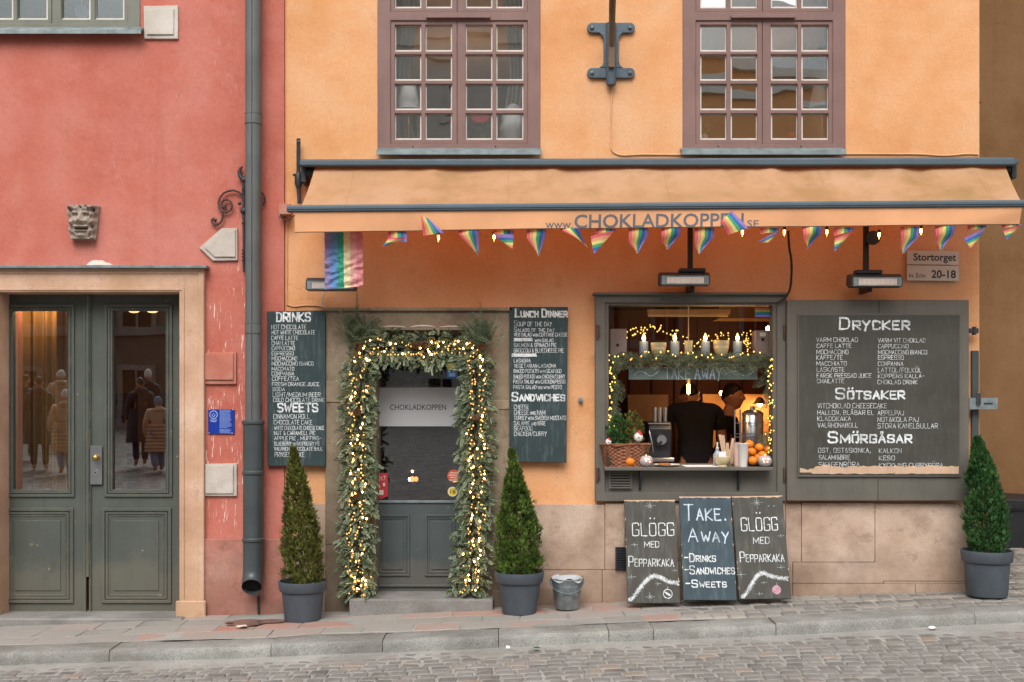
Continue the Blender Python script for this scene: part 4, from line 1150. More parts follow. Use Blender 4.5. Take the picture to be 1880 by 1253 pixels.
mb = MB(); mb.box(X(1320,2.2),X(1440,2.2),2.2,2.6,Z(585,2.2)-.5*0,Z(562,2.2)); build(mb,'ceiling_beam',M['roomwarm'],oh)

# shutter folded back against the wall
mb = MB(); mb.pbox(1445,551,1779,920,-.10,-.062)
shu = build(mb,'shutter',M['hatchgrey'],oh,bevel=.004)
mb = MB(); mb.pbox(1613.4,552,1614.4,575,-.1006,-.10); mb.pbox(1611.4,880,1612.4,919,-.1006,-.10); build(mb,'plank_joint',M['black'],shu)
mb = MB(); mb.pbox(1779,603,1797,612,-.09,-.07); mb.pbox(1788,600,1793,615,-.10,-.06); build(mb,'hinge_strap',M['iron'],shu,bevel=.002)
mb = MB(); mb.pbox(1780,731,1832,752,-.095,-.083); mb.pbox(1806,739.5,1823,743.5,-.0962,-.094,m=1); mb.pbox(1794,722,1801,744,-.115,-.096,m=1); build(mb,'hasp',[M['zinc'],M['iron']],shu,bevel=.001)
mb = MB(); mb.pbox(1784.5,644,1797.5,925,-.03,-.002); build(mb,'corner_guard',M['pipeb'],oh,bevel=.004)
mb = MB(); mb.tube([P(1066,735,-.001),P(1066,735,-.03)],.02,12); mb.tube([P(1066,735,-.03),P(1066,735,-.07)],.009,8); build(mb,'wall_bolt',M['zinc'],oh,smooth=True)
mb = MB(); mb.tube([(xo1,.05,Z(186)),(xo1+.035,.05,Z(186))],[.02,.003],6); build(mb,'iron_spike',M['iron'],oh)

# ---------------- red house
rh = thing('red_house', 'red plastered house with a tall double door in a pink stone portal', 'house', (-4.0,0,0))
YR = -.03
xr0, xr1 = -9.5, X(523)-.001
dh = (X(-5,YR), X(330,YR), -.5, Z(537,YR)); wh = (X(-330,YR),X(253,YR),Z(55,YR),Z(-300,YR))
mb = MB(); mb.plate(xr0, xr1, -.5, 10.5, YR, .42, [dh, wh])
mb.box(xr0,xr0+.3,.42,8,-.5,10.5); mb.box(xr1-.3,xr1,.42,8,-.5,10.5); mb.box(xr0,xr1,8,8.3,-.5,10.5)
build(mb,'wall',M['red'],rh)
mb = MB(); mb.prism([(xr0-.2,10.5),(xr1+.1,10.5),(xr1-.6,13),(xr0+.8,13)],-.3,8.5); build(mb,'roof',M['darkceil'],rh)
mb = MB(); mb.pbox(373,990,522.5,1160,-.055,-.031); build(mb,'base_course',M['red_base'],rh,bevel=.006)
cas = [(-40,-290,94.5,44),(95.2,-290,235,44)]
pn = [pan([(-40,24),(31,87.5)],[(-110,-40),(-34,36)]),pan([(112,166),(174,228)],[(-110,-40),(-34,36)])]
window_unit(rh,0,'greyframe',(-335,-310,257,52),[(-300,-289,234,43)],cas,pn,(-340,50,258.5,62),None,'glassup',Y=-.01)
room(rh,-320,-290,240,50,.425,2.4,M['roomgrey'],grow=.1)
# portal
mb = MB(); mb.pplate(-50,492,375,1150,-.075,.28,[(-3,537,329,1200)]); por = build(mb,'portal',M['portal'],rh,bevel=.005)
mb = MB(); mb.pplate(-52,493,374,1105,-.083,-.076,[(-40,503,364,1300)]); mb.pplate(-12,529,338,1105,-.083,-.076,[(-8,533.5,333.5,1300)]); build(mb,'fillet',M['portal'],por,bevel=.002)
mb = MB(); mb.pbox(322,1104,377,1150,-.105,-.075); build(mb,'jamb_foot',M['portal'],por,bevel=.008)
mb = MB(); mb.pbox(-60,487,379,492.5,-.13,-.031); build(mb,'flashing',M['zinc'],por,bevel=.003)
mb = MB(); mb.box(X(-20,-.2),X(334,-.2),-.2,.4,-.5,Z(1136,-.2)); build(mb,'threshold',M['step'],rh,bevel=.012)
# double door
YL = .12
def leaf(px0,px1,g0,g1,hinge):
    py0,py1 = 541,1133
    mb = MB(); mb.pplate(px0,py0,px1,py1,YL,YL+.055,[(g0,571,g1,900)])
    lf = build(mb,'door_leaf',M['doorgrey'],rh,bevel=.003)
    mb = MB()
    w = 13
    mb.pplate(g0-15,559,g1+12,913,YL-.016,YL,[(g0-10,564,g1+7,908)])
    mb.pplate(g0-8.5,565.5,g1+5.5,906.5,YL-.010,YL,[(g0-4.5,568.5,g1+3,903)])
    mb.pplate(g0-3,569,g1+1.5,902,YL-.004,YL+.01,[(g0,571,g1,900)])
    build(mb,'glazing_molding',M['doorgrey'],lf,bevel=.003)
    mb = MB(); a,c = g0-20,g1+10
    mb.pplate(a,933,c,1108,YL-.016,YL,[(a+6,939,c-6,1102)])
    mb.pplate(a+7.5,940.5,c-7.5,1100.5,YL-.010,YL,[(a+12,945,c-12,1096)])
    mb.pplate(a+13,946,c-13,1095,YL-.005,YL,[(a+16,949,c-16,1092)])
    mb.pbox(a+23,956,c-23,1085,YL-.007,YL)
    build(mb,'panel_molding',M['doorgrey'],lf,bevel=.003)
    mb = MB(); mb.add([P(g0-2,569,YL+.03),P(g1+2,569,YL+.03),P(g1+2,902,YL+.03),P(g0-2,902,YL+.03)],[(0,3,2,1)]); build(mb,'pane',M['glassdoor'],lf)
    return lf
l1 = leaf(-6,156,23,124,0); l2 = leaf(166,330,206,304,1)
mb = MB(); mb.pbox(152,541,157.5,1130,YL-.022,YL-.001); mb.pbox(157.5,541,163,1060,YL-.034,YL-.001); mb.pbox(163,541,166.5,1130,YL-.018,YL-.001); build(mb,'meeting_stile',M['doorgrey'],l1,bevel=.004)
mb = MB(); mb.pbox(165.5,819,187,890,YL-.026,YL-.018); pp = build(mb,'lock_plate',M['whitepaint'] if False else M['steel'],l2,bevel=.002)
mb = MB(); mb.ball(P(175,841,YL-.06),.026,12,(1,.8,1)); mb.tube([P(175,841,YL-.027),P(175,841,YL-.05)],.011,10); build(mb,'knob',M['brass'],pp,smooth=True)
mb = MB(); mb.tube([P(175,868,YL-.027),P(175,868,YL-.036)],.024,18); build(mb,'lock_cylinder',M['steel'],pp,smooth=True)
mb = MB(); mb.tube([P(175,868,YL-.0365),P(175,868,YL-.037)],.006,8); build(mb,'keyhole',M['black'],pp)
# lobby
lob = room(rh,-60,530,345,1120,.425,3.4,M['roomwarm'],'lobby_lining',grow=.25)
mb = MB(); mb.grid(lambda u,v: (X(-40,.6)+(X(118,.6)-X(-40,.6))*u, .62+.035*math.sin(u*46)+.02*math.sin(u*17+2), Z(1120,.6)+2.9*v), 160, 2); build(mb,'lobby_curtain',M['curtain'],rh,smooth=True)
mb = MB(); mb.box(X(228,1.2),X(296,1.2),2.9,2.95,.0,Z(612,2.9)); mb.box(X(228,1.2),X(300,1.2),2.8,2.85,Z(600,2.8),Z(560,2.8),m=1); build(mb,'lobby_doorway',[M['roomdark'],M['curtainw']],rh)
mb = MB(); mb.box(X(205,1.2),X(233,1.2),1.2,1.5,.0,Z(722,1.2)); 
for i in range(6):
    for j in range(2): mb.box(X(209+j*11,1.2),X(217+j*11,1.2),1.19,1.2,Z(740+i*28,1.2),Z(736+i*28,1.2),m=1)
build(mb,'mailbox_cabinet',[M['panelwood'],M['black']],rh)
for px in (246,280):
    mb = MB(); mb.ball(P(px,571,1.6),.03,10,(1.8,1,.7)); build(mb,'lobby_lamp',M['lamp'],rh,smooth=True)
# stones let into the plaster
def inset(name, pts, mat, inner=None, y=YR):
    mb = MB(); mb.prism([(X(a,y),Z(b,y)) for a,b in pts], y-.022, y+.01); o = build(mb,name,mat,rh,bevel=.006,seg=2)
    if inner:
        mb = MB(); mb.prism([(X(a,y),Z(b,y)) for a,b in inner], y-.034, y-.0225); build(mb,'raised_face',mat,o,bevel=.004,seg=2)
inset('inset_stone',[(265,13),(328,12),(328,73),(266,73)],M['insetstone'],[(272,20),(321,19),(321,66),(272,66)])
inset('inset_stone',[(367,456),(408,420),(437,420),(437,479),(392,480)],M['insetstone'],[(378,456),(410,424),(434,424),(434,473),(396,473)])
inset('inset_stone',[(376,648),(435,647),(435,706),(376,706)],M['redinset'],[(378,650),(430,650),(430,698),(378,698)])
inset('inset_stone',[(377,852),(436,851),(436,911),(377,911)],M['insetstone'],[(379,855),(430,855),(430,906),(379,906)])
# carved mask
mb = MB(); mb.prism([(X(a,YR),Z(b,YR)) for a,b in ((126,378),(185,379),(176,442),(136,442))],YR-.03,YR+.01)
cm = build(mb,'carved_mask',M['maskstone'],rh,bevel=.005)
def face_relief(u, v):                                         # u across, v up
    x, z = (u-.5)*2, v
    wdt = .80-.16*(1-v)
    px = 155.5 + x*29*wdt/.8; py = 441-62*v
    g = lambda a,m,w: math.exp(-((a-m)/w)**2)
    d = .055*max(0,1-(x/.95)**2)**.6*(0.7+.3*math.sin(math.pi*v))
    d += .040*g(x,0,.17)*(g(v,.52,.10)+.6*g(v,.64,.12)) + .02*(g(abs(x),.2,.12))*g(v,.49,.06)
    d += .024*g(abs(x),.38,.24)*g(v,.80-.05*(1-abs(abs(x)-.38)),.05)
    d -= .030*g(abs(x),.36,.17)*g(v,.68,.06); d += .022*g(abs(x),.36,.10)*g(v,.67,.045)
    d += .028*g(abs(x),.50,.2)*g(v,.53,.09)
    d -= .05*g(v,.285+.05*x*x,.028)*max(0,1-(x/.52)**4)
    d += .022*g(v,.345+.05*x*x,.03)*max(0,1-(x/.55)**4) + .022*g(v,.225+.04*x*x,.03)*max(0,1-(x/.5)**4)
    d += .02*g(x,0,.3)*g(v,.10,.06)
    hair = max(0, g(abs(x),.80,.22)+g(v,.93,.10))*min(1,(1-v)*14)*min(1,(1-abs(x))*12)
    d += hair*(.018*math.sin(x*17+v*13)+.018*math.sin(v*26-abs(x)*6)+.012)
    return (X(px,YR), YR-.03-max(.001,d*1.15), Z(py,YR))
mb = MB(); mb.grid(face_relief, 70, 80); build(mb,'face',M['maskstone'],cm,smooth=True)
# lump of old plaster/snow on the portal
mb = MB(); mb.grid(lambda u,v: P(157+54*u, 488-8.5*max(0,math.sin(math.pi*u**.8))**.9*math.sin(math.pi*(.05+.9*v))*(1+.45*noise.noise(Vector((u*6,v*3,1)))), -.125+.09*v), 30, 10)
build(mb,'snow_lump',M['snow'],por,smooth=True)

# ---------------- brown house beyond the alley
bh = thing('brown_house', 'brown plastered house wall beyond the alley, behind the orange house', 'house', (6.0,2.6,0))
mb = MB(); mb.box(3.2,14,2.62,9,-.6,9.5); build(mb,'wall',M['brown'],bh)
mb = MB(); mb.box(3.0,14.2,2.3,9.2,9.5,9.8); build(mb,'roof',M['darkceil'],bh)
mb = MB(); yb = 2.25; x0 = X(1846,yb)
mb.add([(x0,yb,-.2),(x0+1.4,yb,-.2),(x0+1.4,2.6,-.2),(x0,2.6,-.2),(x0,yb,Z(917,yb)),(x0+1.4,yb,Z(930,yb)),(x0+1.4,2.6,Z(922,yb)),(x0,2.6,Z(909,yb))],
       [(0,1,5,4),(1,2,6,5),(2,3,7,6),(3,0,4,7),(4,5,6,7),(3,2,1,0)])
bx = thing('storage_box', 'black box standing on the alley setts against the brown wall', 'box', (x0+.5,yb,.1))
build(mb,'body',M['blacksatin'],bx,bevel=.01)
mb = MB(); mb.box(x0-.02,x0+1.4,yb-.02,yb-.002,Z(938,yb),Z(934,yb)); build(mb,'lid_edge',M['black'],bx)

# ---------------- houses across the square (they show in the window panes)
def far_house(label, x0, x1, y, h, wallm, trim, roofm, nwin, base=0.0):
    o = thing('townhouse', label, 'house', ((x0+x1)/2,y,0))
    mb = MB(); mb.box(x0,x1,y-9,y,-1,h); build(mb,'wall',wallm,o)
    mb = MB(); mb.box(x0-.4,x1+.4,y-9,y+.5,h,h+.5); mb.box(x0-.2,x1+.2,y+.02,y+.25,h-1.1,h-.7); mb.box(x0-.2,x1+.2,y+.02,y+.2,4.2,4.6); build(mb,'cornice',trim,o)
    mb = MB(); mb.add([(x0-.3,y+.4,h+.5),(x1+.3,y+.4,h+.5),(x1-1,y-4.5,h+5),(x0+1,y-4.5,h+5),(x0-.3,y-9,h+.5),(x1+.3,y-9,h+.5)],[(0,1,2,3),(3,2,5,4),(0,3,4),(1,5,2),(0,4,5,1)]); build(mb,'roof',roofm,o)
    st = (x1-x0)/nwin
    for r_ in range(int((h-1)//3.6)):
        for i in range(nwin):
            cx = x0+st*(i+.5); z = .8+r_*3.7
            mb = MB(); mb.box(cx-.6,cx+.6,y+.01,y+.06,z,z+2.1)
            w = build(mb,'window',M['roomdark'],o)
            mb = MB(); mb.plate(cx-.75,cx+.75,z-.15,z+2.25,y+.005,y+.12,[(cx-.55,cx-.04,z+.05,z+2.05),(cx+.04,cx+.55,z+.05,z+2.05)]); build(mb,'frame',trim,w)
    return o
far_house('ochre orange house with pale cornice across the square, reflected in the upper panes', 5.2, 26, -44, 17.2, M['ochrehouse'], M['palehouse'], M['zinc'], 5)
far_house('grey stone house across the square, reflected in the upper panes', -12, 5.0, -46, 20, M['palehouse'], M['palehouse'], M['darkceil'], 3)
far_house('pale ashlar house across the square, reflected in the double door', -34, -12.2, -34, 15.5, M['darkhouse'], M['step'], M['zinc'], 5)
# ================================================================ on the red house
t = thing('downpipe', 'thick grey rainwater downpipe with a dark open outlet, down the red wall', 'downpipe', (X(465,-.14),-.14,zb(-2)))
yp = -.14
mb = MB(); mb.tube([P(465,-330,yp),P(465,790,yp)], .061, 20); build(mb,'pipe',M['pipeg'],t,smooth=True)
mb = MB(); mb.box(X(461.5,-.203),X(463,-.203),-.2035,-.19,Z(780,-.2),Z(-330,-.2)); build(mb,'seam',M['iron'],t)
for y0_,y1_ in ((210,228),(594,612)):
    mb = MB(); mb.tube([P(465,y0_,yp),P(465,y1_,yp)], .064, 20); mb.tube([P(465,y0_-.6,yp),P(465,y0_+.6,yp)], .0665, 20); mb.tube([P(465,y1_-.6,yp),P(465,y1_+.6,yp)], .0665, 20); build(mb,'joint',M['pipeg'],t,smooth=True)
boot = [P(465,776,yp),P(465,1035,yp),P(465,1048,yp),P(464,1060,yp-.012),P(463,1071,yp-.04),P(462,1078,yp-.075)]
mb = MB(); mb.tube(boot, [.079,.079,.079,.079,.078,.077], 24, cap=False)
mb.tube([boot[-1]+Vector((0,.0,0)), boot[-1]+Vector((0,.05,.02))], [.073,.07], 24, cap=False)
n = len(mb.v)
bt = build(mb,'boot',M['pipeb'],t,smooth=True)
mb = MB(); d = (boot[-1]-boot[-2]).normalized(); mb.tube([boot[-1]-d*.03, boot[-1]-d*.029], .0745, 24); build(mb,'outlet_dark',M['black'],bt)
for yy in (776,868,991):
    mb = MB(); mb.tube([P(465,yy-4,yp),P(465,yy-2,yp),P(465,yy+2,yp),P(465,yy+4,yp)], [.080,.088,.088,.080], 24); build(mb,'ring',M['pipeb'],bt,smooth=True)
mb = MB(); mb.tube([P(474,1095,-.07),P(475,1128,-.065)], .010, 8); build(mb,'bracket_rod',M['iron'],t)
mb = MB(); mb.pbox(452,738,478,762,-.075,-.031); build(mb,'wall_clamp',M['rust'],t)

t = thing('wall_anchor', 'scrolled wrought iron wall anchor half hidden behind the downpipe', 'wall anchor', (X(447,-.06),-.06,Z(500)))
ya = -.06
zz = lambda x,y: P(340+x/5.45, 290+y/5.45, ya)
mb = MB(); mb.tube([P(449,330,ya),P(449,500,ya)], [.019,.015], 8)
for yy in (348,352,356,384,410,460,466,472,478): mb.tube([P(449,yy-1.2,ya),P(449,yy+1.2,ya)], .024, 8)
mb.ball(P(449,331,ya),.028,8); mb.ball(P(448.5,388,ya),.032,8); mb.ball(P(440,374,ya-.01),.014,8)
build(mb,'shaft',M['iron'],t,smooth=True)
mb = MB(); mb.tube([P(447,331,ya),P(441,324,ya),P(439,316,ya),P(442,309,ya),P(446,306,ya)], [.018,.018,.016,.012,.004], 8); mb.tube([P(449,331,ya),P(455,318,ya),P(452,308,ya)], [.018,.016,.006], 8); build(mb,'crest',M['iron'],t,smooth=True)
mb = MB()
s1 = [(570,390),(545,348),(490,326),(430,332),(380,357),(346,402),(331,450),(339,500),(368,535),(410,546),(450,527),(468,487),(459,442),(425,419),(386,425),(362,455),(366,485),(385,497),(402,488),(398,472)]
mb.tube([zz(*p) for p in s1], [.009]*17+[.012,.016,.012], 8)
mb.tube([zz(*p) for p in ((368,535),(376,590),(360,640),(330,668),(300,673),(272,652),(264,625),(280,612),(300,624),(290,636))], [.009]*7+[.014,.018,.014], 8)
build(mb,'scroll',M['rust'],t,smooth=True)
mb = MB(); mb.tube([zz(*p) for p in ((740,340),(780,362),(798,400),(796,440),(770,478))], .008, 8); build(mb,'scroll',M['rust'],t,smooth=True)

t = thing('plaque', 'small square blue enamel plaque with pale text and a crest, on the red wall', 'plaque', P(406,775,-.05))
y = -.042
mb = MB(); mb.pbox(382,752,430.5,797.5,y,-.032); build(mb,'plate',M['blueplate'],t,bevel=.002)
mb = MB(); fp = lambda a,b: (370+a/19.27, 740+b/19.27)
r = random.Random(2)
for yy in list(range(268,830,40))+[868]+list(range(936,1080,42)):
    x = 640; xe = 1080-(r.random()*90 if yy not in (868,) else 170)
    while x < xe:
        w = r.uniform(22,70); a,b = fp(x,yy-8); c,d = fp(min(x+w,xe),yy+8); mb.pbox(a,b,c,d,y-.0008,y-.0003); x += w+12
for yy,xa,xe in ((608,300,550),(660,325,520)):
    a,b = fp(xa,yy-12); c,d = fp(xe,yy+12); mb.pbox(a,b,c,d,y-.0008,y-.0003)
a,b = fp(425,420); q = []
for i in range(24):
    w0,w1 = 2*math.pi*i/24, 2*math.pi*(i+1)/24
    q = [P(a+rr*math.cos(w),b+rr*1.03*math.sin(w),y-.0006) for w,rr in ((w0,6.2),(w0,7.6),(w1,7.6),(w1,6.2))]; mb.add(q,[(0,1,2,3)])
for (u0,v0,u1,v1) in ((365,400,395,470),(455,400,485,470),(395,470,455,500),(405,360,445,385)):
    c_,d_ = fp(u0,v0); e_,f_ = fp(u1,v1); mb.pbox(c_,d_,e_,f_,y-.0008,y-.0003)
build(mb,'lettering',M['plaqueink'],t)
for u,v in ((262,1072),(1085,1075),(290,240),(1110,245)):
    mb = MB(); a,b = fp(u,v); mb.ball(P(a,b,y-.001),.004,6); build(mb,'screw',M['whitepaint'],t)

t = thing('junction_box', 'small pink painted box at the joint of the red and orange walls', 'junction box', P(522,386,-.06))
mb = MB(); mb.pbox(512,374,533,394,-.11,-.031); build(mb,'box',M['redinset'],t,bevel=.004)
mb = MB(); mb.ball(P(515,398,-.08),.014,10); build(mb,'gland',M['zinc'],t,smooth=True)
mb = MB(); mb.tube([P(516,400,-.08),P(521,404,-.08),P(530,405,-.08),P(540,396,-.10)], .005, 6); build(mb,'lead',M['rust'],t)

# ================================================================ on the orange house
def cable(label, pts, r, mat, y=-.008):
    mb = MB(); p = [P(a,b,y) for a,b in pts]
    q = []
    for i in range(len(p)-1):
        for k in range(6):
            t_ = k/6; a = p[max(i-1,0)]; b = p[i]; c = p[i+1]; d = p[min(i+2,len(p)-1)]
            q.append(.5*((2*b)+(c-a)*t_+(2*a-5*b+4*c-d)*t_*t_+(3*b-a-3*c+d)*t_**3))
    q.append(p[-1]); mb.tube(q, r, 6)
    o = build(mb,'cable',mat,None,smooth=True,loc=p[0]); tag(o,label,'cable'); return o
cable('pale cable running down the orange wall beside the red house', [(526.5,395),(527,440),(527,480),(527,552),(530,560),(541,563),(560,561),(585,562),(597,566)], .0055, M['wire'])
cable('short white cable looping down from the heater by the hanging flag', [(595,534),(593,546),(591,558),(594,564),(602,567),(615,567)], .007, M['wirew'], -.05)
cable('peach painted cable below the iron sign bracket, bending along above the awning', [(1124,158),(1122,210),(1122,262),(1124,277),(1135,284),(1150,285.5),(1180,284),(1252,284.5),(1400,284),(1556,283),(1640,283),(1690,283.5),(1735,286),(1775,283),(1797,284)], .0065, M['wire'])
cable('black cable hanging from the awning to the corner of the takeaway hatch', [(1447,424),(1449,455),(1453,480),(1453,510),(1449,535),(1438,550),(1427,557)], .009, M['cord'], -.1)

t = thing('sign_bracket', 'blue grey iron bracket bolted to the orange wall, carrying an old wooden arm', 'bracket', P(1122,110,0))
yb_ = -.03
mb = MB()
def rr_arm(cy):
    pts = []
    for i in range(9): w = math.pi/2+math.pi*i/8; pts.append((1087+9.5*math.cos(w)*.95, cy-9.5*math.sin(w)))
    for i in range(9): w = -math.pi/2+math.pi*i/8; pts.append((1157+9.5*math.cos(w)*.95, cy-9.5*math.sin(w)))
    return [(X(a,yb_),Z(b,yb_)) for a,b in pts]
mb.prism(rr_arm(51),yb_,-.001); mb.prism(rr_arm(134),yb_,-.001)
web = [(1100,60),(1106,66),(1108.5,74),(1108.5,112),(1106,119),(1100,125),(1144,125),(1138,119),(1136,112),(1136,74),(1138,66),(1144,60)]
mb.prism([(X(a,yb_),Z(b,yb_)) for a,b in web],yb_-.004,-.002)
build(mb,'back_plate',M['anchor'],t,bevel=.006,seg=2)
mb = MB(); mb.tube([P(1122,43,-.045),P(1122,152,-.045),P(1122,157,-.045)],[.04,.04,.036],16); build(mb,'post',M['anchor'],t,smooth=True)
for bx_ in (1087,1157):
    for by_ in (50.5,133.5):
        mb = MB(); mb.tube([P(bx_,by_,-.031),P(bx_,by_,-.042)],.017,12); mb.ball(P(bx_,by_,-.044),.011,8,(1,.7,1)); build(mb,'bolt',M['zinc'],t,smooth=True)
mb = MB(); mb.box(X(1117,-.09),X(1128,-.09),-.115,-.07,Z(124,-.1),Z(60,-.1)); mb.add([], [])
mb.tube([P(1123,85,-.1),P(1124,20,-.28),P(1126,-60,-.7),P(1128,-120,-1.1)],[.024,.026,.028,.03],6); build(mb,'wooden_arm',M['oldwood'],t)

t = thing('street_sign', 'cream enamel street sign in two plates under the awning corner', 'sign', P(1712,488,-.02))
ys_ = -.03
qs = lambda px,py: P(px, py+(px-1712)*.012, ys_-.0065)
for (a,b,c,d,nm) in ((1664.5,460.5,1759.5,486.5,'upper_plate'),(1664.5,488,1760,516,'lower_plate')):
    vs = []
    for yy in (ys_-.006, ys_+.006):
        for px,py in ((a,b),(c,b),(c,d),(a,d)): p = P(px,py+(px-1712)*.012,ys_); vs.append((p.x,yy,p.z))
    mb = MB(); mb.add(vs,[(3,2,1,0),(4,5,6,7),(0,1,5,4),(1,2,6,5),(2,3,7,6),(3,0,4,7)]); pl = build(mb,nm,M['signplate'],t,bevel=.002)
    mb = MB()
    if nm == 'upper_plate': put_print(mb,'Stortorget',1677,1755.5,483.5,465.5,0,.022,lambda x,y: qs(x,y))
    else:
        put_print(mb,'20-18',1710,1755,511,496,0,.026,lambda x,y: qs(x,y)); put_print(mb,'kv. Echo',1669,1699.5,510.5,502,0,.008,lambda x,y: qs(x,y))
    build(mb,'lettering',M['signink'],pl)

# ---------------- awning
aw = thing('awning', 'ochre canvas awning with slate metal hood and lettered valance over the café front', 'awning', (X(1210),0,Z(300)))
ty = lambda px, y0, y1: y0 + (y1-y0)*(px-550)/(1870-550)          # the awning climbs slightly to the right
yh0, yf = -.26, -.66
def tilt(px, y0, y1, Y): return Z(ty(px,y0,y1),Y)
mb = MB()
nseg = 24
prof = lambda px: [( -.002, tilt(px,293,289,-.02)), (-.10, tilt(px,293,289,-.10)), (-.20, tilt(px,293.5,289.5,-.20)), (yh0, tilt(px,295,291,yh0)), (yh0, tilt(px,303.5,302,yh0)), (yh0+.02, tilt(px,306,305,yh0)), (-.18, tilt(px,305,303,-.2)), (-.002, tilt(px,305,303,-.2))]
pa, pb_ = prof(550), prof(1870)
x0,x1 = X(550,yh0), X(1862,yh0)
vs = [(x0,y,z) for y,z in pa]+[(x1,y,z) for y,z in pb_]
nn = len(pa); zc_ = sum(z for y,z in pb_)/nn
vs += [(x1+.045,y*.92,zc_+(z-zc_)*.55) for y,z in pb_]
fs = [tuple(range(nn))]+[(i,(i+1)%nn,nn+(i+1)%nn,nn+i) for i in range(nn)]+[(nn+i,nn+(i+1)%nn,2*nn+(i+1)%nn,2*nn+i) for i in range(nn)]+[tuple(range(3*nn-1,2*nn-1,-1))]
mb.add(vs,fs); build(mb,'hood',M['awnmetal'],aw,bevel=.006,seg=2)
mb = MB(); mb.tube([(X(562,-.12),-.12,tilt(562,318,318,-.12)),(X(1852,-.12),-.12,tilt(1852,313,313,-.12))],.045,14); build(mb,'roller',M['iron'],aw,smooth=True)
mb = MB()
for px in (560,1855):
    mb = MB(); mb.box(X(px,-.1)-.02,X(px,-.1)+.02,-.17,-.002,tilt(px,338,330,-.1),tilt(px,306,304,-.1)); build(mb,'end_bracket',M['iron'],aw,bevel=.004)
def canvas_pt(u,v):                                                # v: 0 at the roller, 1 at the front bar
    pxa = 579+(1845-579)*u; pxb = 553+(1876-553)*u
    a = Vector((X(pxa,-.17),-.17,tilt(pxa,306,303,-.17)+.004)); b = Vector((X(pxb,yf),yf,tilt(pxb,379.5,372,yf)))
    p = a.lerp(b,v)
    fold = sum(g_*math.exp(-((u-c_-.012*v)/w_)**2) for c_,w_,g_ in ((.17,.012,.010),(.21,.03,-.010),(.345,.012,.014),(.37,.025,-.012),(.46,.02,.006),(.66,.012,.014),(.69,.03,-.012),(.845,.012,.010),(.87,.02,-.010),(.95,.015,.012)))
    sag = -.022*math.sin(math.pi*v)
    w = fold*(1-v)**.6*1.9*math.sin(math.pi*min(1,v*1.4+.12)) + .010*noise.noise(Vector((u*22+v*3,v*2.5,5)))*math.sin(math.pi*min(1,v+.12)) + .005*noise.noise(Vector((u*70+v*9,v*5,8)))*(1-v)
    return (p.x, p.y-.35*w, p.z+sag+w)
mb = MB(); mb.grid(canvas_pt,220,24); build(mb,'canvas',M['canvas'],aw,smooth=True)
mb = MB()
pr = lambda z: [(yf+.02,z+.024),(yf-.028,z+.024),(yf-.036,z+.012),(yf-.036,z-.008),(yf-.03,z-.010),(yf-.03,z-.020),(yf-.02,z-.026),(yf+.02,z-.026)]
pa,pb_ = pr(tilt(530,384,384,yf)),pr(tilt(1905,384,374.5,yf))
vs = [(X(528,yf),y,z) for y,z in pa]+[(X(1905,yf),y,z) for y,z in pb_]; nn=len(pa)
mb.add(vs,[tuple(range(nn)),tuple(range(2*nn-1,nn-1,-1))]+[(i,(i+1)%nn,nn+(i+1)%nn,nn+i) for i in range(nn)]); build(mb,'front_bar',M['awnmetal'],aw,bevel=.002)
yv = yf-.012
def val_pt(u,v):
    pxt = 541+(1876-541)*u; pxl = 541.5+(1873.5-541.5)*u
    top = tilt(pxt,387,379,yv); bot = Z(427.5+(410.5-427.5)*u - 1.2*math.sin(u*5),yv)
    x = X(pxt+(pxl-pxt)*v,yv); z = top+(bot-top)*v
    y = yv-.004*v*math.sin(u*60+2*math.sin(u*9)) - .012*v*v*math.sin(u*23+1)*.6 - .02*v*max(0,(u-.9)*10)*math.sin(v*3+u*40)*.5
    return (x,y,z)
mb = MB(); mb.grid(val_pt,300,8); va = build(mb,'valance',M['valance'],aw,smooth=True)
mb = MB(); mb.grid(lambda u,v: (lambda p: (p[0],p[1]-.0015,p[2]+.006*(v-.5)))(val_pt(u,1.0)),200,1); build(mb,'hem',M['twig'],va)
def on_val(px,py):
    u = (px-541)/(1876-541)
    t_ = ty(px,387,379); b_ = 427.5+(410.5-427.5)*u
    v = (py-t_)/(b_-t_); p = val_pt(u,max(0,min(1,v))); return Vector((p[0],p[1]-.0025,p[2]))
def valtext(mb, s, a, b, yb1, yt1, th):
    vs,fs = printed(s,a,b,-yb1,-yt1,th)
    mb.add([on_val(x, -y-(x-1055)*.0105) for x,y in vs], fs)
mb = MB(); valtext(mb,'www.',1002,1052,420.5,410,.0); valtext(mb,'CHOKLADKOPPEN',1055,1366,420.5,394.5,.014); valtext(mb,'.SE',1368,1394,421,408,.0)
build(mb,'lettering',M['letter'],va)
for px in (640,1790):                                              # folded arms behind the valance
    mb = MB(); mb.tube([(X(px,-.1),-.06,tilt(px,330,322,-.1)),(X(px+(60 if px<1000 else -60),-.3),-.3,tilt(px,372,364,-.3)),(X(px,yf),yf+.03,tilt(px,384,376,yf))],.018,8); build(mb,'folding_arm',M['awnmetal'],aw)
mb = MB(); mb.tube([P(548,255,-.06),P(548,322,-.06)],.016,8); mb.tube([P(548,345,-.06),P(550,374,-.06)],.016,8); mb.tube([P(548,318,-.06),P(548,324,-.06),P(548,338,-.06),P(548,346,-.06)],[.02,.03,.03,.018],10)
mb.tube([P(538,322,-.07),P(556,318,-.07)],.009,6); mb.tube([P(547,262,-.06),P(551,262,-.06)],.02,8); build(mb,'crank_rod',M['iron'],aw,smooth=True)

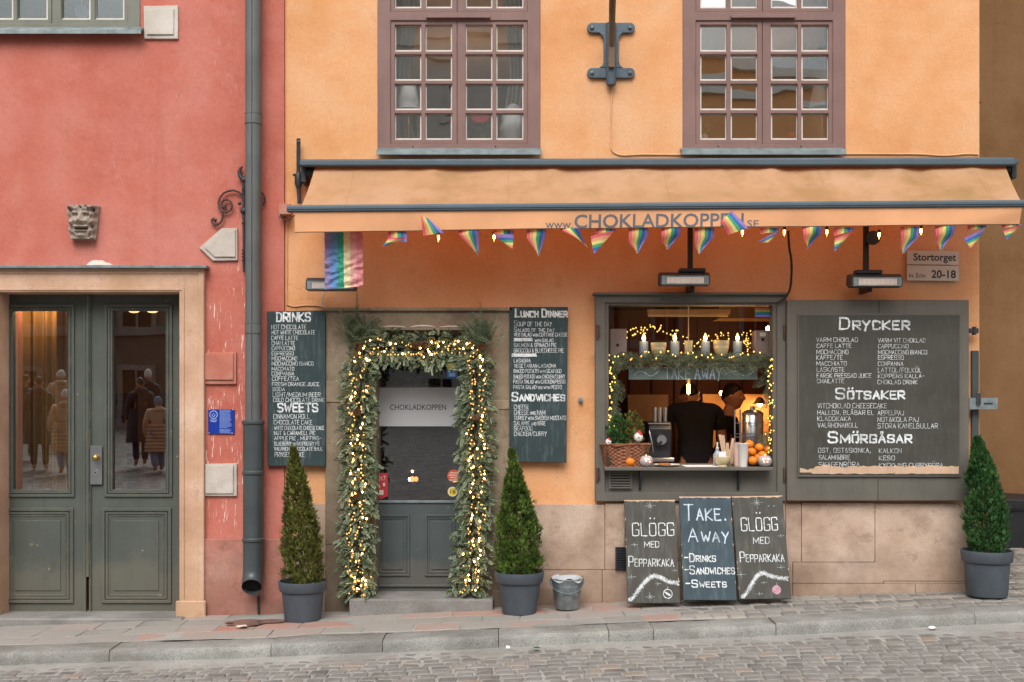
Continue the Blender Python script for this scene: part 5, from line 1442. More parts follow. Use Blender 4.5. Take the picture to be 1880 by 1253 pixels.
# ---------------- rainbow flags and lamps along the awning
def bottom_y(px): return 427.5-17*(px-541)/1335-1.0
t = thing('hanging_flag', 'large faded rainbow flag hanging straight down in front of a heater', 'flag', P(630,430,-.53))
def flag_pt(u,v):
    px = 595.5+ (666-595.5)*u + .8*v; py = 424+ (532-424)*v - 6*u*v
    w = .012*noise.noise(Vector((u*6,v*10,1))) + .008*noise.noise(Vector((u*14+v*9,v*24,4))) + .006*math.sin(v*42+u*9+3*noise.noise(Vector((u*3,v*5,2))))
    return (X(px,-.53), -.53+w, Z(py,-.53))
mb = MB(); mb.grid(flag_pt,48,80,m=lambda u,v: min(5,int(u*6+.001))); build(mb,'cloth',RBP,t,smooth=True)
mb = MB(); mb.tube([P(592,423.5,-.53),P(669,423,-.53)],.007,6); build(mb,'rod',M['whitepaint'],t)
def pennant(label, tl, tr, ytop, tip, fold=.5, Y=-.64, flip=False, quad=None, seed=0, curl=.03):
    """triangular pennant of six upright stripes; FOLD is where along the drop its lower part turns over towards the tip"""
    r = random.Random(seed)
    yb0 = bottom_y((tl+tr)/2)
    root = thing('rainbow_pennant', label, 'pennant', P((tl+tr)/2, ytop, Y), group='rainbow pennants along the awning')
    def pt(u,v):
        if quad:
            a,b,c,d = quad
            px = (a[0]*(1-u)+b[0]*u)*(1-v)+(d[0]*(1-u)+c[0]*u)*v; py = (a[1]*(1-u)+b[1]*u)*(1-v)+(d[1]*(1-u)+c[1]*u)*v
            yy = Y-.02*math.sin(math.pi*u)*math.sin(math.pi*v)-.008*math.sin(5*v+4*u)
        else:
            L = tl+(tip[0]-tl)*max(0,(v-fold)/(1-fold))**1.05 if fold < 1 else tl
            Rr = tr+(tip[0]-tr)*max(0,(v-fold*.55)/(1-fold*.55))**1.0
            px = L*(1-u)+Rr*u; py = ytop+(tip[1]-ytop)*v*(1-.10*abs(u-.5)*(1 if v<.9 else 0))
            yy = Y - curl*math.sin(math.pi*v*1.2+u*2.2) - curl*.6*math.cos(3.1*u+seed)*v
        return (X(px,Y),yy,Z(py,Y))
    mb = MB()
    mb.grid(pt,24,18,m=lambda u,v: min(5,int((1-u if flip else u)*6+.001)))
    build(mb,'cloth',RB,root,smooth=True)
    return root
def pennant2(label, tl, tr, ytop, ymid, mid, tip, Y=-.64, flip=True, seed=0):
    """pennant whose lower half has blown over: an upright strip above, a turned triangle below showing its stripes across"""
    root = thing('rainbow_pennant', label, 'pennant', P((tl+tr)/2, ytop, Y), group='rainbow pennants along the awning')
    mb = MB()
    mb.grid(lambda u,v: (X(tl+(tr-tl)*u,Y), Y-.012*math.sin(math.pi*u), Z(ytop+(ymid[0]*(1-u)+ymid[1]*u-ytop)*v,Y)),24,8,m=lambda u,v: min(5,int(u*6+.001)))
    a,b = mid                                                      # the fold line's two ends
    mb.grid(lambda u,v: (X((a[0]*(1-u)+b[0]*u)*(1-v)+tip[0]*v,Y-.02), Y-.022-.02*math.sin(math.pi*u)*(1-v)-.015*v, Z((a[1]*(1-u)+b[1]*u)*(1-v)+tip[1]*v,Y-.02)),24,24,m=lambda u,v: min(5,int((v if not flip else 1-v)*6+.001)))
    build(mb,'cloth',RB,root,smooth=True); return root
PL = 'below the awning'
pennant2('first rainbow pennant right of the big hanging flag, tip blown to the red wall side',713,747,424,(436,446),((713,438),(747,437)),(703,454),flip=False,seed=1)
pennant('rainbow pennant flipped up over the plain end of the valance',773,814,400,(777,432),Y=-.71,quad=[(773,396),(787,402),(815,428),(777,433)],seed=2)
pennant('long narrow rainbow pennant beside the flipped one, tip at its right edge',842,879,423,(878,470),.15,seed=3)
pennant2('rainbow pennant next to a lit bulb, folded to one side, left of the lettering',906,943,423,(430,434),((906,431),(943,432)),(941,459),flip=True,seed=4)
pennant('rainbow pennant hanging below the first w of the lettering, pointed straight down',967,1003,422,(989,471),.35,seed=5,curl=.02)
pennant('rainbow pennant twisted to a thin curl below the dot before the lettering',1028,1064,421,(1080,454),.05,seed=6,curl=.05)
pennant2('rainbow pennant turned over below the letters H and O, stripes crosswise',1094,1130,421,(430,425),((1084,434),(1128,424)),(1090,468),flip=False,seed=7)
pennant('full rainbow pennant below the letters K and L',1154,1190,420,(1171,467),.55,seed=8,curl=.02)
pennant('rainbow pennant with a rounded end below the letters A and D',1214,1249,420,(1226,459),.6,seed=9,curl=.03)
pennant('rainbow pennant just right of the middle heater pole',1275,1311,419,(1284,467),.7,seed=10,curl=.02)
pennant('rainbow pennant blown up across the letters E and N',1324,1373,388,(1340,430),Y=-.72,quad=[(1323,407),(1344,387),(1374,420),(1337,431)],seed=11)
pennant2('small crumpled rainbow pennant just right of the lettering',1396,1430,419,(430,426),((1391,444),(1429,424)),(1410,447),flip=True,seed=12)
pennant('rainbow pennant between two lit bulbs right of the black cable',1473,1508,418,(1485,457),.6,seed=13,curl=.03)
pennant2('rainbow pennant folded over, left of the pole of the heater near the street sign',1531,1567,418,(434,424),((1532,438),(1565,425)),(1531,463),flip=False,seed=14)
pennant('long rainbow pennant right of the heater pole, touching the street sign corner',1653,1688,417,(1659,466),.7,seed=15,curl=.02)
pennant('rainbow pennant above the word on the street sign',1716,1752,416,(1730,459),.65,seed=16,curl=.03)
pennant2('rainbow pennant at the house corner, half in front of the brown wall',1776,1811,414,(424,418),((1769,438),(1810,418)),(1781,458),flip=True,seed=17)
pennant2('last rainbow pennant at the awning end, wholly in front of the brown wall',1839,1876,412,(420,414),((1841,424),(1874,413)),(1847,441),flip=False,seed=18)
t = thing('bulb_string', 'string of small glowing bulbs along the bottom of the valance', 'string light', P(1200,425,-.62))
mb = MB(); mb.tube([P(560+1310*i/40, bottom_y(560+1310*i/40)-3-.8*math.sin(i*1.3), -.62) for i in range(41)], .006, 6); build(mb,'cord',M['wirew'],t)
for px,py in ((805,437),(907,436),(1363,428),(1440,427),(1518,427),(1614,432),(1691,425)):
    Yb = -.66 if px in (1363,) else -.62
    mb = MB(); mb.tube([P(px,py-10,Yb),P(px,py-5,Yb)],.012,8)
    hd = build(mb,'bulb_holder',M['cord'],t)
    mb = MB(); mb.tube([P(px,py-5,Yb),P(px,py-1,Yb),P(px,py+3,Yb),P(px,py+6,Yb),P(px,py+8.5,Yb)],[.010,.017,.016,.009,.004],10); build(mb,'glass_bulb',M['bulbglass'],hd,smooth=True)
    mb = MB(); mb.tube([P(px,py-4,Yb),P(px,py+2.5,Yb)],.0075,6); build(mb,'filament',M['filament'],hd)

# ---------------- heaters
def heater(label, px0, px1, pyt, pyb, Y, pole_px, pole_top, foot):
    t = thing('patio_heater', label, 'heater', P((px0+px1)/2,(pyt+pyb)/2,Y))
    z0,z1 = Z(pyb,Y),Z(pyt,Y); x0,x1 = X(px0,Y),X(px1,Y)
    mb = MB(); mb.extrude_x([(Y,z0+.004),(Y,z1-.03),(Y+.05,z1),(Y+.14,z1),(Y+.16,z0+.03),(Y+.10,z0)],x0,x1); build(mb,'housing',M['heatbox'],t,bevel=.004)
    mb = MB(); mb.plate(x0+.012,x1-.012,z0+.006,z1-.032,Y-.006,Y-.001,[(x0+.05,x1-.05,z0+.014,z1-.042)]); build(mb,'bezel',M['zinc'],t)
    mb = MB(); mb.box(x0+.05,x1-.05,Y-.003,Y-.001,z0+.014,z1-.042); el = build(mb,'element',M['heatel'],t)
    mb = MB()
    n = 30
    for i in range(n+1):
        x = x0+.05+(x1-x0-.1)*i/n; mb.box(x-.0015,x+.0015,Y-.009,Y-.0065,z0+.012,z1-.040)
    build(mb,'guard_wires',M['steel'],el)
    if pole_px:
        mb = MB(); mb.box(X(pole_px-5,Y),X(pole_px+4,Y),Y+.07,Y+.11,z1,Z(pole_top,Y)); build(mb,'pole',M['blacksatin'],t,bevel=.003)
        mb = MB(); mb.box(X(pole_px-22,Y),X(pole_px+26,Y),Y+.03,Y+.12,z1+.001,z1+.03); build(mb,'pivot_plate',M['blacksatin'],t,bevel=.004)
        if foot: 
            mb = MB(); mb.box(X(pole_px-4,Y+.1),X(pole_px+4,Y+.1),Y+.10,-.003,Z(foot,Y+.1),z0+.04); build(mb,'wall_foot',M['blacksatin'],t)
    return t
heater('black strip heater with a steel grille behind the large hanging rainbow flag',561,652,509,533,-.30,None,0,None)
t3 = heater('black strip heater on a pole directly above the takeaway hatch',1212,1304,499,524,-.32,1271,405,538)
t4 = heater('black strip heater on a jointed pole beside the street sign',1564,1658,502,527,-.32,1597,405,536)
mb = MB(); mb.tube([P(1603,437,-.34),P(1603,437,-.22)],.055,20); mb.tube([P(1603,437,-.36),P(1603,437,-.34)],.025,14); build(mb,'pivot_wheel',M['blacksatin'],t4,smooth=True)

# ---------------- menu boards
def menu_board(label, quad, Y, lines, mat, blots=(), hw=3.0):
    cx = sum(q[0] for q in quad)/4
    t = thing('menu_board', label, 'menu board', P(cx,max(q[1] for q in quad),Y))
    fr = [P(a,b,Y) for a,b in quad]
    vs = [(p.x,Y,p.z) for p in fr]+[(p.x,Y+.016,p.z) for p in fr]
    mb = MB(); mb.add(vs,[(3,2,1,0),(4,5,6,7),(0,1,5,4),(1,2,6,5),(2,3,7,6),(3,0,4,7)]); build(mb,'board',mat,t,bevel=.002)
    place = lambda u,v,l: P(u,-v,Y-.001-l)
    heads = sorted(r[4] for r in lines if r[5]); mid = (quad[0][0]+quad[1][0])/2
    two = any(r[1] > mid-8 for r in lines if not r[5])
    secs = {}
    for r in lines:
        if r[5]:
            w = Writer(place, int(r[4])); w.text(r[0],r[1],r[2],-r[4],-r[3],hw,arch=False,jit=.02); build(w.mb,'heading',M['chalk'],t)
        else: secs.setdefault((sum(h < r[3] for h in heads), r[1] > mid-8 and two), []).append(r)
    for k_, rs in secs.items():
        w = Writer(place, 3+len(rs))
        for r in rs: w.text(r[0],r[1],r[2],-r[4]+.3,-r[3]-.3,.74,arch=False,jit=.012)
        build(w.mb,'lettering',M['chalk'],t)
    for (a,b,c,d) in blots:
        w = Writer(place, int(b))
        for k in range(5): yy = b+(d-b)*(k+.5)/5; w.stroke([(a+w.r.uniform(-1,1),-yy),((a+c)/2,-yy+w.r.uniform(-.6,.6)),(c+w.r.uniform(-1,1),-yy+w.r.uniform(-.5,.5))],1.5)
        build(w.mb,'crossed_out_line',M['chalk'],t)
    return t
z4 = lambda a: 480+a/3.2414
z4y = lambda a: 550+a/3.2414
def L4(rows): return [(s,z4(a),z4(b),z4y(c),z4y(d),big) for s,a,b,c,d,big in rows]
drinks = [('DRINKS',92,290,80,130,1),('HOT CHOCOLATE',60,265,151,178,0),('HOT WHITE CHOCOLATE',62,318,184,209,0),('CAFFE LATTE',60,217,217,242,0),('CHAI LATTE',62,198,248,273,0),('CAPPUCCINO',62,198,279,303,0),
 ('ESPRESSO',62,190,310,333,0),('MOCHACCINO',62,212,340,364,0),('MOCHACCINO BIANCO',62,308,370,394,0),('MACCHIATO',62,194,402,424,0),('CONPANNA',62,194,430,454,0),('COFFE/TEA',64,222,459,484,0),
 ('FRESH ORANGE JUICE',64,343,493,516,0),('SODA',66,138,524,546,0),('LIGHT/MEDIUM BEER',68,350,554,580,0),('COLD CHOCOLATE DRINK',70,372,586,611,0),('SWEETS',98,334,620,668,1),
 ('CINNAMON ROLL',72,285,683,711,0),('CHOCOLATE CAKE',75,302,718,745,0),('WHITE CHOCOLATE CHEESE CAKE',77,373,753,777,0),('NUT & CARAMELL PIE',77,320,783,808,0),('APPLE PIE , MUFFINS-',77,355,815,838,0),
 ('BLUEBERRY or RASPBERRY PIE',77,347,847,870,0),('VALRHONA CHOCOLATE BALL',77,362,878,901,0),('PRINSESS CAKE',80,254,909,938,0)]
menu_board('tall dark green chalk board headed DRINKS with SWEETS below, left of the café door', [(490,572),(597,570),(597,856),(491,856)], -.075, L4(drinks), M['board'])
lunch = [('Lunch Dinner',1512,1817,60,104,1),('Soup of the day',1504,1726,124,160,0),('Salads of the day',1504,1742,166,193,0),('VEG SALAD with COTTAGE CHEESE',1504,1820,199,221,0),('with SALAD',1628,1738,233,254,0),
 ('SALMON & SPINACH PIE',1504,1755,260,284,0),('BROCCOLI & BLUECHEESE PIE',1504,1797,292,317,0),('LASAGNA',1503,1600,353,376,0),('VEGETARIAN LASAGNA',1503,1752,384,407,0),('BAKED POTATO with SEAFOOD',1502,1784,415,438,0),
 ('BAKED POTATO with CHICKEN/CURRY',1502,1806,448,471,0),('PASTA SALAD with CHICKEN/PESTO',1500,1806,478,501,0),('PASTA SALAD veg with PESTO',1500,1785,511,534,0),('Sandwiches',1493,1800,554,603,1),('CHEESE',1504,1592,627,654,0),
 ('CHEESE and HAM',1504,1688,659,687,0),('TURKEY with SWEDISH MUSTARD',1504,1812,693,718,0),('SALAMIE and BRIE',1504,1690,725,750,0),('SEAFOOD',1504,1612,756,780,0),('CHICKEN/CURRY',1504,1697,787,813,0)]
menu_board('tall dark green chalk board headed LUNCH DINNER with SANDWICHES below, right of the café door', [(935,564),(1043,564),(1040,850),(935,848)], -.075, L4(lunch), M['board'],
  blots=[(z4(1504),z4y(231),z4(1610),z4y(250)),(z4(1492),z4y(322),z4(1635),z4y(342))])
d7 = lambda a: 1420+a/3.1326
d7y = lambda a: 530+a/3.1326
dr = [('Drycker',382,775,170,234,1),('VARM CHOKLAD',247,484,282,308,0),('VARM VIT CHOKLAD',603,873,286,311,0),('CAFFE LATTE',250,448,318,342,0),('CAPPUCCINO',603,776,320,344,0),('MOCHACCINO',248,430,352,378,0),('MOCHACCINO BIANCO',603,883,354,379,0),
 ('KAFFE/TE',248,398,384,410,0),('ESPRESSO',602,748,385,410,0),('MACCHIATO',248,420,419,444,0),('CONPANNA',602,745,420,445,0),('LÄSK/ISTE',250,408,453,479,0),('LÄTTÖL/FOLKÖL',602,850,456,483,0),('FÄRSK PRESSAD JUICE',250,562,488,514,0),('KOPPENS KALLA-',602,868,491,516,0),
 ('CHAILATTE',252,405,520,545,0),('CHOKLAD DRINK',600,827,526,551,0),('Sötsaker',360,750,575,634,1),('VITCHOKLAD CHEESECAKE',254,652,660,689,0),('HALLON, BLÅBÄR EL',254,576,701,727,0),('ÄPPELPAJ',600,749,702,729,0),('KLADDKAKA',254,444,736,762,0),
 ('NÖT&KOLA PAJ',600,835,740,767,0),('VALRHONABOLL',256,484,773,800,0),('STORA KANELBULLAR',600,944,776,805,0),('Smörgåsar',318,790,826,886,1),('OST, OST&SKINKA,',258,560,917,945,0),('KALKON',608,736,920,947,0),('SALAMI&BRIE',262,440,957,984,0),
 ('KESO',608,697,962,988,0),('SKAGENRÖRA',262,494,998,1026,0),('KYCKLING CURRYRÖRA',608,975,1004,1029,0)]
t = menu_board('large brown grey chalk board headed DRYCKER, bare torn wood along its foot', [(d7(148),d7y(152)),(d7(1072),d7y(152)),(d7(1070),d7y(1076)),(d7(148),d7y(1072))], -.122, [(s,d7(a),d7(b),d7y(c),d7y(d),g_) for s,a,b,c,d,g_ in dr], M['board2'], hw=3.5)
mb = MB(); rnd = random.Random(4)
top = []
n = 60
for i in range(n+1):
    u = i/n; top.append((d7(152+914*u), d7y(1022+ (10 if u<.1 else 0) + 14*noise.noise(Vector((u*9,1,0)))+10*noise.noise(Vector((u*34,2,0)))+5*noise.noise(Vector((u*90,2,0))))))
bot = [(d7(152+914*u), d7y(1066+5*noise.noise(Vector((u*22,7,0)))-(8 if u<.08 else 0))) for u in [i/n for i in range(n,-1,-1)]]
pts = top+bot
mb.prism([(X(a,-.1245),Z(b,-.1245)) for a,b in pts],-.1245,-.1225); build(mb,'bare_wood_strip',M['barewood'],t)
mb = MB(); mb.pplate(d7(142),d7y(146),d7(1078),d7y(1082),-.1195,-.1015,[(d7(154),d7y(158),d7(1066),d7y(1070))]); build(mb,'edge_batten',M['hatchgrey'],t)

# ---------------- the three boards leaning under the hatch
def lean_board(label, quad, mat, draw, edge=True):
    (tlx,tly),(trx,try_),(brx,bry),(blx,bly) = quad
    Yb, Yt = -.34, -.10
    kb = kpx(Yb)
    w = ((trx-tlx)*kpx(Yt)+(brx-blx)*kb)/2
    bx_,by_ = (brx+blx)/2,(bry+bly)/2
    base = P(bx_,by_,Yb); tx_,ty_ = (trx+tlx)/2,(try_+tly)/2
    topm = P(tx_,ty_,Yt); v = topm-base; h = v.length
    roll = math.atan2(v.x, math.hypot(v.y,v.z)); tl_ = math.atan2(v.y, v.z)
    t = thing('chalk_board', label, 'chalk board', base, (-tl_, roll, 0))
    mb = MB(local=True); rnd = random.Random(int(tlx))
    mb.box(-w/2,w/2,-.009,.009,0,h); build(mb,'board',mat,t,bevel=.003)
    mb = MB(local=True)                                            # worn, bare edge
    n = 40
    e1 = [(-w/2+.001+ (w-.002)*i/n, h-.001) for i in range(n+1)]
    e2 = [(-w/2+.001+(w-.002)*i/n, h-.008-.010*max(0,noise.noise(Vector((i*.33,tlx,0)))+.3)) for i in range(n,-1,-1)]
    mb.prism(e1+e2,-.0102,-.0092)
    for k in range(7):
        z = rnd.uniform(.03,h-.05); s_ = rnd.choice((-1,1)); a = rnd.uniform(.01,.035)
        x = s_*(w/2-.001); mb.prism([(x,z),(x-s_*rnd.uniform(.003,.008),z+a*.5),(x,z+a)],-.0102,-.0092)
    build(mb,'worn_edge',M['barewood'],t)
    # picture point -> board plane
    ez = v.normalized(); ex = Vector((1,0,0)); ex = (ex-ez*ex.dot(ez)).normalized()
    rm = t.rotation_euler.to_matrix(); nrm = rm @ Vector((0,1,0)); ax = rm @ Vector((1,0,0)); az = rm @ Vector((0,0,1))
    cp = Vector((0,-CAMD,CAMH))
    def inv(px,py):
        d = P(px,py,0)-cp; s_ = (base-cp).dot(nrm)/d.dot(nrm); q = cp+d*s_-base
        return q.dot(ax), q.dot(az)
    for nm,m_,fn in draw:
        wr = Writer(lambda u,v_,l: Vector((u,-.0095-l,v_)), 5, local=True); fn(wr,inv); build(wr.mb,nm,M[m_],t)
    return t
q5 = lambda a,b: (960+a/3.55, 900+b/3.55)
S5 = 1/3.55/PXM
def tx(wr,inv,s,a,b,yt,yb,w,slope=0.0,**kw):
    x0,z0 = inv(*q5(a,yb)); x1,z1 = inv(*q5(b,yb-slope*0)); _,z2 = inv(*q5(a,yt)); wr.text(s,x0,x1,z0,z2,w,**kw)
def glogg(letters, stars, branch, bauble, fill):
    d = []
    for L_ in letters:
        d.append(('lettering','chalk',lambda wr,inv,L_=L_: tx(wr,inv,*L_,arch=False,jit=.02)))
    for a,b,r_,n in stars:
        def st_(wr,inv,a=a,b=b,r_=r_,n=n): x,z = inv(*q5(a,b)); wr.star(x,z,r_*S5,.0035,n)
        d.append(('star_drawing','chalk2',st_))
    def twig(wr,inv):
        pts = [inv(*q5(a,b)) for a,b in branch]; wr.fuzzy(chaikin(pts,False),.022,.0045)
    d.append(('fir_twig_drawing','chalk',twig))
    def ball(wr,inv):
        x,z = inv(*q5(bauble[0],bauble[1]-45)); x1,z1 = inv(*q5(*bauble[:2])); wr.stroke([(x,z),(x1,z1+bauble[2]*S5)],.003)
        if not fill: wr.circle(x1,z1,bauble[2]*S5,.006); wr.stroke([(x1-.02,z1+.012),(x1+.015,z1-.01)],.012)
        else:
            for k in range(9): wr.circle(x1,z1,bauble[2]*S5*(k+1)/9,.005)
    d.append(('bauble_drawing','chalkpink' if fill else 'chalk',ball))
    return d
lean_board('leaning grey chalk board reading GLÖGG with an outlined bauble, next to the wall vent', [q5(657,72),q5(993,60),q5(1022,735),q5(685,742)], M['board3'],
  glogg([('GLÖGG',714,984,218,300,.0075),('MED',792,886,337,375,.005),('Pepparkaka',690,980,434,500,.0055)],[(827,105,38,4),(725,358,22,2),(708,568,26,2),(878,612,18,2),(988,525,16,2),(827,698,28,4)],
   [(690,725),(750,662),(800,590),(850,558),(900,572),(950,600),(1008,607)],(943,678,28),False))
tad = [('heading','chalkblue',lambda wr,inv,L_=L_: tx(wr,inv,*L_,arch=False,jit=.02)) for L_ in (('Take.',1052,1330,98,198,.011),('Away',1078,1338,252,338,.011))]
tad += [('lettering','chalk',lambda wr,inv,L_=L_: tx(wr,inv,*L_,arch=False,jit=.02)) for L_ in (('-Drinks',1054,1252,416,468,.0078),('-Sandwiches',1056,1376,495,548,.0078),('-Sweets',1062,1322,588,634,.0085))]
lean_board('leaning blue grey chalk board reading TAKE AWAY, between the two GLÖGG boards', [q5(1015,50),q5(1355,37),q5(1392,718),q5(1047,720)], M['boardblue'], tad)
lean_board('leaning grey chalk board reading GLÖGG with a filled pink bauble, nearest the shutter', [q5(1362,48),q5(1685,32),q5(1752,705),q5(1407,718)], M['board3'],
  glogg([('GLÖGG',1424,1660,184,268,.0075),('MED',1502,1605,310,352,.005),('Pepparkaka',1416,1700,406,472,.0055)],[(1523,85,40,4),(1680,300,20,2),(1680,505,24,2),(1420,552,30,2),(1568,605,18,2),(1540,678,20,2),(1600,105,5,2),(1635,105,5,2)],
   [(1424,705),(1480,640),(1520,560),(1562,538),(1620,568),(1720,578)],(1652,652,26),True))
# ================================================================ pots, bucket
def potted(label, cx, pot_t, pot_b, rw_t, rw_b, top_py, Y, prof, n, mat, seed, lean=0.0, size=.07, group=None):
    base = P(cx, pot_b, Y); k = kpx(Y); r = random.Random(seed)
    base.z = min(base.z, zb(base.x)+.02)
    H = Z(pot_t,Y)-base.z; R0 = rw_t*k/2; R1 = rw_b*k/2
    t = thing('potted_tree', label, 'potted tree', base)
    mb = MB(); rim = H*.26
    mb.lathe(base,[(R1*.96,0),(R1,.012),(R0*.86,H-rim),(R0*.93,H-rim+.002),(R0*.96,H-rim+.012),(R0,H-.012),(R0*.995,H),(R0*.93,H),(R0*.90,H-.03),(R0*.86,H-.06)],40)
    build(mb,'pot',M['pot'],t,smooth=True)
    mb = MB(); mb.lathe(base,[(1e-7,H-.035),(R0*.4,H-.03),(R0*.93,H-.045)],30); build(mb,'soil',M['soil'],t,smooth=True)
    fh = Z(top_py,Y)-base.z-H+.03
    mb = MB(); mb.tube([base+Vector((0,0,H-.08)),base+Vector((lean*.4,0,H+fh*.4)),base+Vector((lean,0,H+fh*.93))],[.02,.013,.004],8); build(mb,'trunk',M['twig'],t)
    mb = MB(); thuja_fol(mb, base+Vector((0,0,H-.03)), fh, prof, n, r, size)
    if lean: mb.v = [(v[0]+lean*((v[2]-base.z-H)/fh)**1.5 if v[2] > base.z+H else v[0], v[1], v[2]) for v in mb.v]
    build(mb,'foliage',mat,t)
    return t
def lerp_prof(pts):
    def f(x):
        for (a,b),(c,d) in zip(pts,pts[1:]):
            if x <= c: return b+(d-b)*(x-a)/(c-a)
        return pts[-1][1]
    return f
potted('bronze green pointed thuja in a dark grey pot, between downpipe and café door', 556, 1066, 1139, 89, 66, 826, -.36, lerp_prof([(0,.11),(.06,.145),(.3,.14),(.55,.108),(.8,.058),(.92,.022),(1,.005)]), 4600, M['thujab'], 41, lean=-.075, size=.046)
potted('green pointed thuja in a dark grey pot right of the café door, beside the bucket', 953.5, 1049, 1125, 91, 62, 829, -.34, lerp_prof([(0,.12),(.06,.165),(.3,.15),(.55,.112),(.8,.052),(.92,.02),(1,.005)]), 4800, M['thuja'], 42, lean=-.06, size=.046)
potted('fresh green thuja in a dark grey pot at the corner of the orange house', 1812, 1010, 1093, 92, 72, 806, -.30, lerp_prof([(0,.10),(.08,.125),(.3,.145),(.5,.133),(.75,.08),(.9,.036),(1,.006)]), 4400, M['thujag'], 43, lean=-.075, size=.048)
Y = -.26
base = P(1041,1117,Y); k = kpx(Y); H = Z(1062,Y)-base.z
t = thing('bucket', 'dented galvanised bucket with a plastic bag in it, on the pavement beside a potted thuja', 'bucket', base)
mb = MB(); mb.lathe(base,[(21*k,0),(21.5*k,.004),(25*k,H*.5),(25.6*k,H*.5+.004),(25.3*k,H*.5+.010),(27*k,H*.75),(27.7*k,H*.75+.004),(27.3*k,H*.75+.01),(29.5*k,H-.006),(30.8*k,H),(30.6*k,H+.006),(29.6*k,H+.004),(27*k,H*.75),(22*k,.03),(1e-7,.02)],36); build(mb,'pail',M['galv'],t,smooth=True)
mb = MB()
for sx in (-1,1): mb.box(base.x+sx*29*k-.012,base.x+sx*29*k+.012,Y-.012,Y+.012,base.z+H-.045,base.z+H-.01)
build(mb,'ear',M['galv'],t,bevel=.003)
mb = MB(); mb.tube([base+Vector((29.5*k*math.cos(a),-29.5*k*math.sin(a)*.92-.006,H-.03-.07*math.sin(a))) for a in [math.pi*i/16 for i in range(17)]],.004,6); build(mb,'handle',M['galv'],t,smooth=True)
mb = MB(); mb.grid(lambda u,v: (base.x+math.cos(6.283*u)*k*(31*(1-v)+8*v), Y+math.sin(6.283*u)*k*(31*(1-v)+8*v), base.z+H+.012-.05*v-(.03 if v==0 else 0)*(.5+.5*math.sin(u*31))+.012*noise.noise(Vector((u*11,v*5,2)))),60,8)
build(mb,'plastic_bag',plain('grey_plastic','#a9adaf',.25,.12,20,.3,40),t,smooth=True)

# ================================================================ garland round the café door
gar = thing('door_garland', 'thick fir garland with warm fairy lights and cones framing the café door', 'garland', (X(768),-.12,Z(1100)))
rnd = random.Random(77)
YG = -.12
path = [(660,1092),(657,1000),(661,900),(658,800),(661,720),(664,655),(690,636),(730,641),(770,645),(810,641),(848,634),(872,655),(874,720),(872,800),(873,900),(868,1000),(860,1090)]
segs = []
for (a,b),(c,d) in zip(path,path[1:]): segs.append((a,b,c,d,math.hypot(c-a,d-b)))
tot = sum(s[4] for s in segs)
def on_path(f):
    d = f*tot
    for a,b,c,e,l in segs:
        if d <= l: return a+(c-a)*d/l, b+(e-b)*d/l, (c-a)/l, (e-b)/l
        d -= l
    return path[-1][0], path[-1][1], 0, 1
mb = MB()
N = 2900
for i in range(N):
    f = i/N
    px,py,dx,dy = on_path(f)
    sgn = rnd.choice((-1,1)); dist = min(30,abs(rnd.gauss(0,1))*14)
    nx,ny = -dy*sgn, dx*sgn
    horiz = abs(dx) > .6
    if horiz and ny > 0: dist *= 1.0
    b = P(px+nx*dist, py+ny*dist, YG + rnd.uniform(-.05,.03))
    L = rnd.uniform(.04,.088)*(1.0 if not (horiz and ny < 0) else .7)
    dirv = Vector((nx*.7+rnd.gauss(0,.55), rnd.uniform(-.9,.1), -ny*.7+rnd.gauss(0,.55)))
    if not horiz: dirv.z += rnd.uniform(-.9,.35)
    else: dirv.x += rnd.uniform(-.7,.7)
    if horiz and ny > 0: dirv.z -= .3
    flat = Vector((rnd.gauss(0,.6), -1, rnd.gauss(0,.6)))
    sprig(mb, b, dirv, L, 9, .022, rnd, flat, w=.0066, droop=.4)
for cx_,cy_,nn,up in ((655,618,95,66),(885,622,80,52)):                # bushy corner tufts with a leader shoot
    for i in range(nn):
        a = rnd.uniform(-2.6,.9) if cx_ < 700 else rnd.uniform(-4.0,-.6)
        d = Vector((math.cos(a), rnd.uniform(-.6,.1), -math.sin(a)))
        sprig(mb, P(cx_+rnd.gauss(0,9),cy_+rnd.gauss(0,9),YG+rnd.uniform(-.05,.02)), d, rnd.uniform(.10,.19), 16, .024, rnd, Vector((rnd.gauss(0,.4),-1,rnd.gauss(0,.4))), w=.005, t=rnd.uniform(.0,.55))
    sprig(mb, P(cx_,cy_-12,YG), Vector((.02 if cx_<700 else -.06,0,1)), up/PXM*1.02, 22, .022, rnd, (0,-1,0), w=.005, t=.2)
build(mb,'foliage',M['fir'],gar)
mb = MB()
for s_ in (0,1): mb.tube([P(*on_path(i/90)[:2],YG-.03) + Vector((rnd.gauss(0,.012),rnd.gauss(0,.01),rnd.gauss(0,.012))) for i in range(91)],.006,5)
build(mb,'wire_core',M['cord'],gar)
def cone_mesh(mb, p, r, h, ax):
    ax = Vector(ax).normalized(); o = ax.orthogonal().normalized(); q = ax.cross(o)
    for i in range(9):
        f = i/8; rr = r*math.sin(math.pi*(.18+.72*f))
        for k in range(8):
            a = 2*math.pi*(k+.5*(i%2))/8
            d = o*math.cos(a)+q*math.sin(a); s_ = ax.cross(d); c = Vector(p)+ax*h*(f-.5)+d*rr*.6
            mb.add([c-s_*r*.30, c+s_*r*.30, c+d*rr*.55+ax*.3*h/8+s_*r*.26, c+d*rr*.72+ax*.5*h/8, c+d*rr*.55+ax*.3*h/8-s_*r*.26, c+d*rr*.5-ax*.02],[(0,1,2,3,4),(1,5,3,2),(0,4,3,5)],.5)
    mb.ball(p, r*.62, 8, (1,1,h/r*.7))
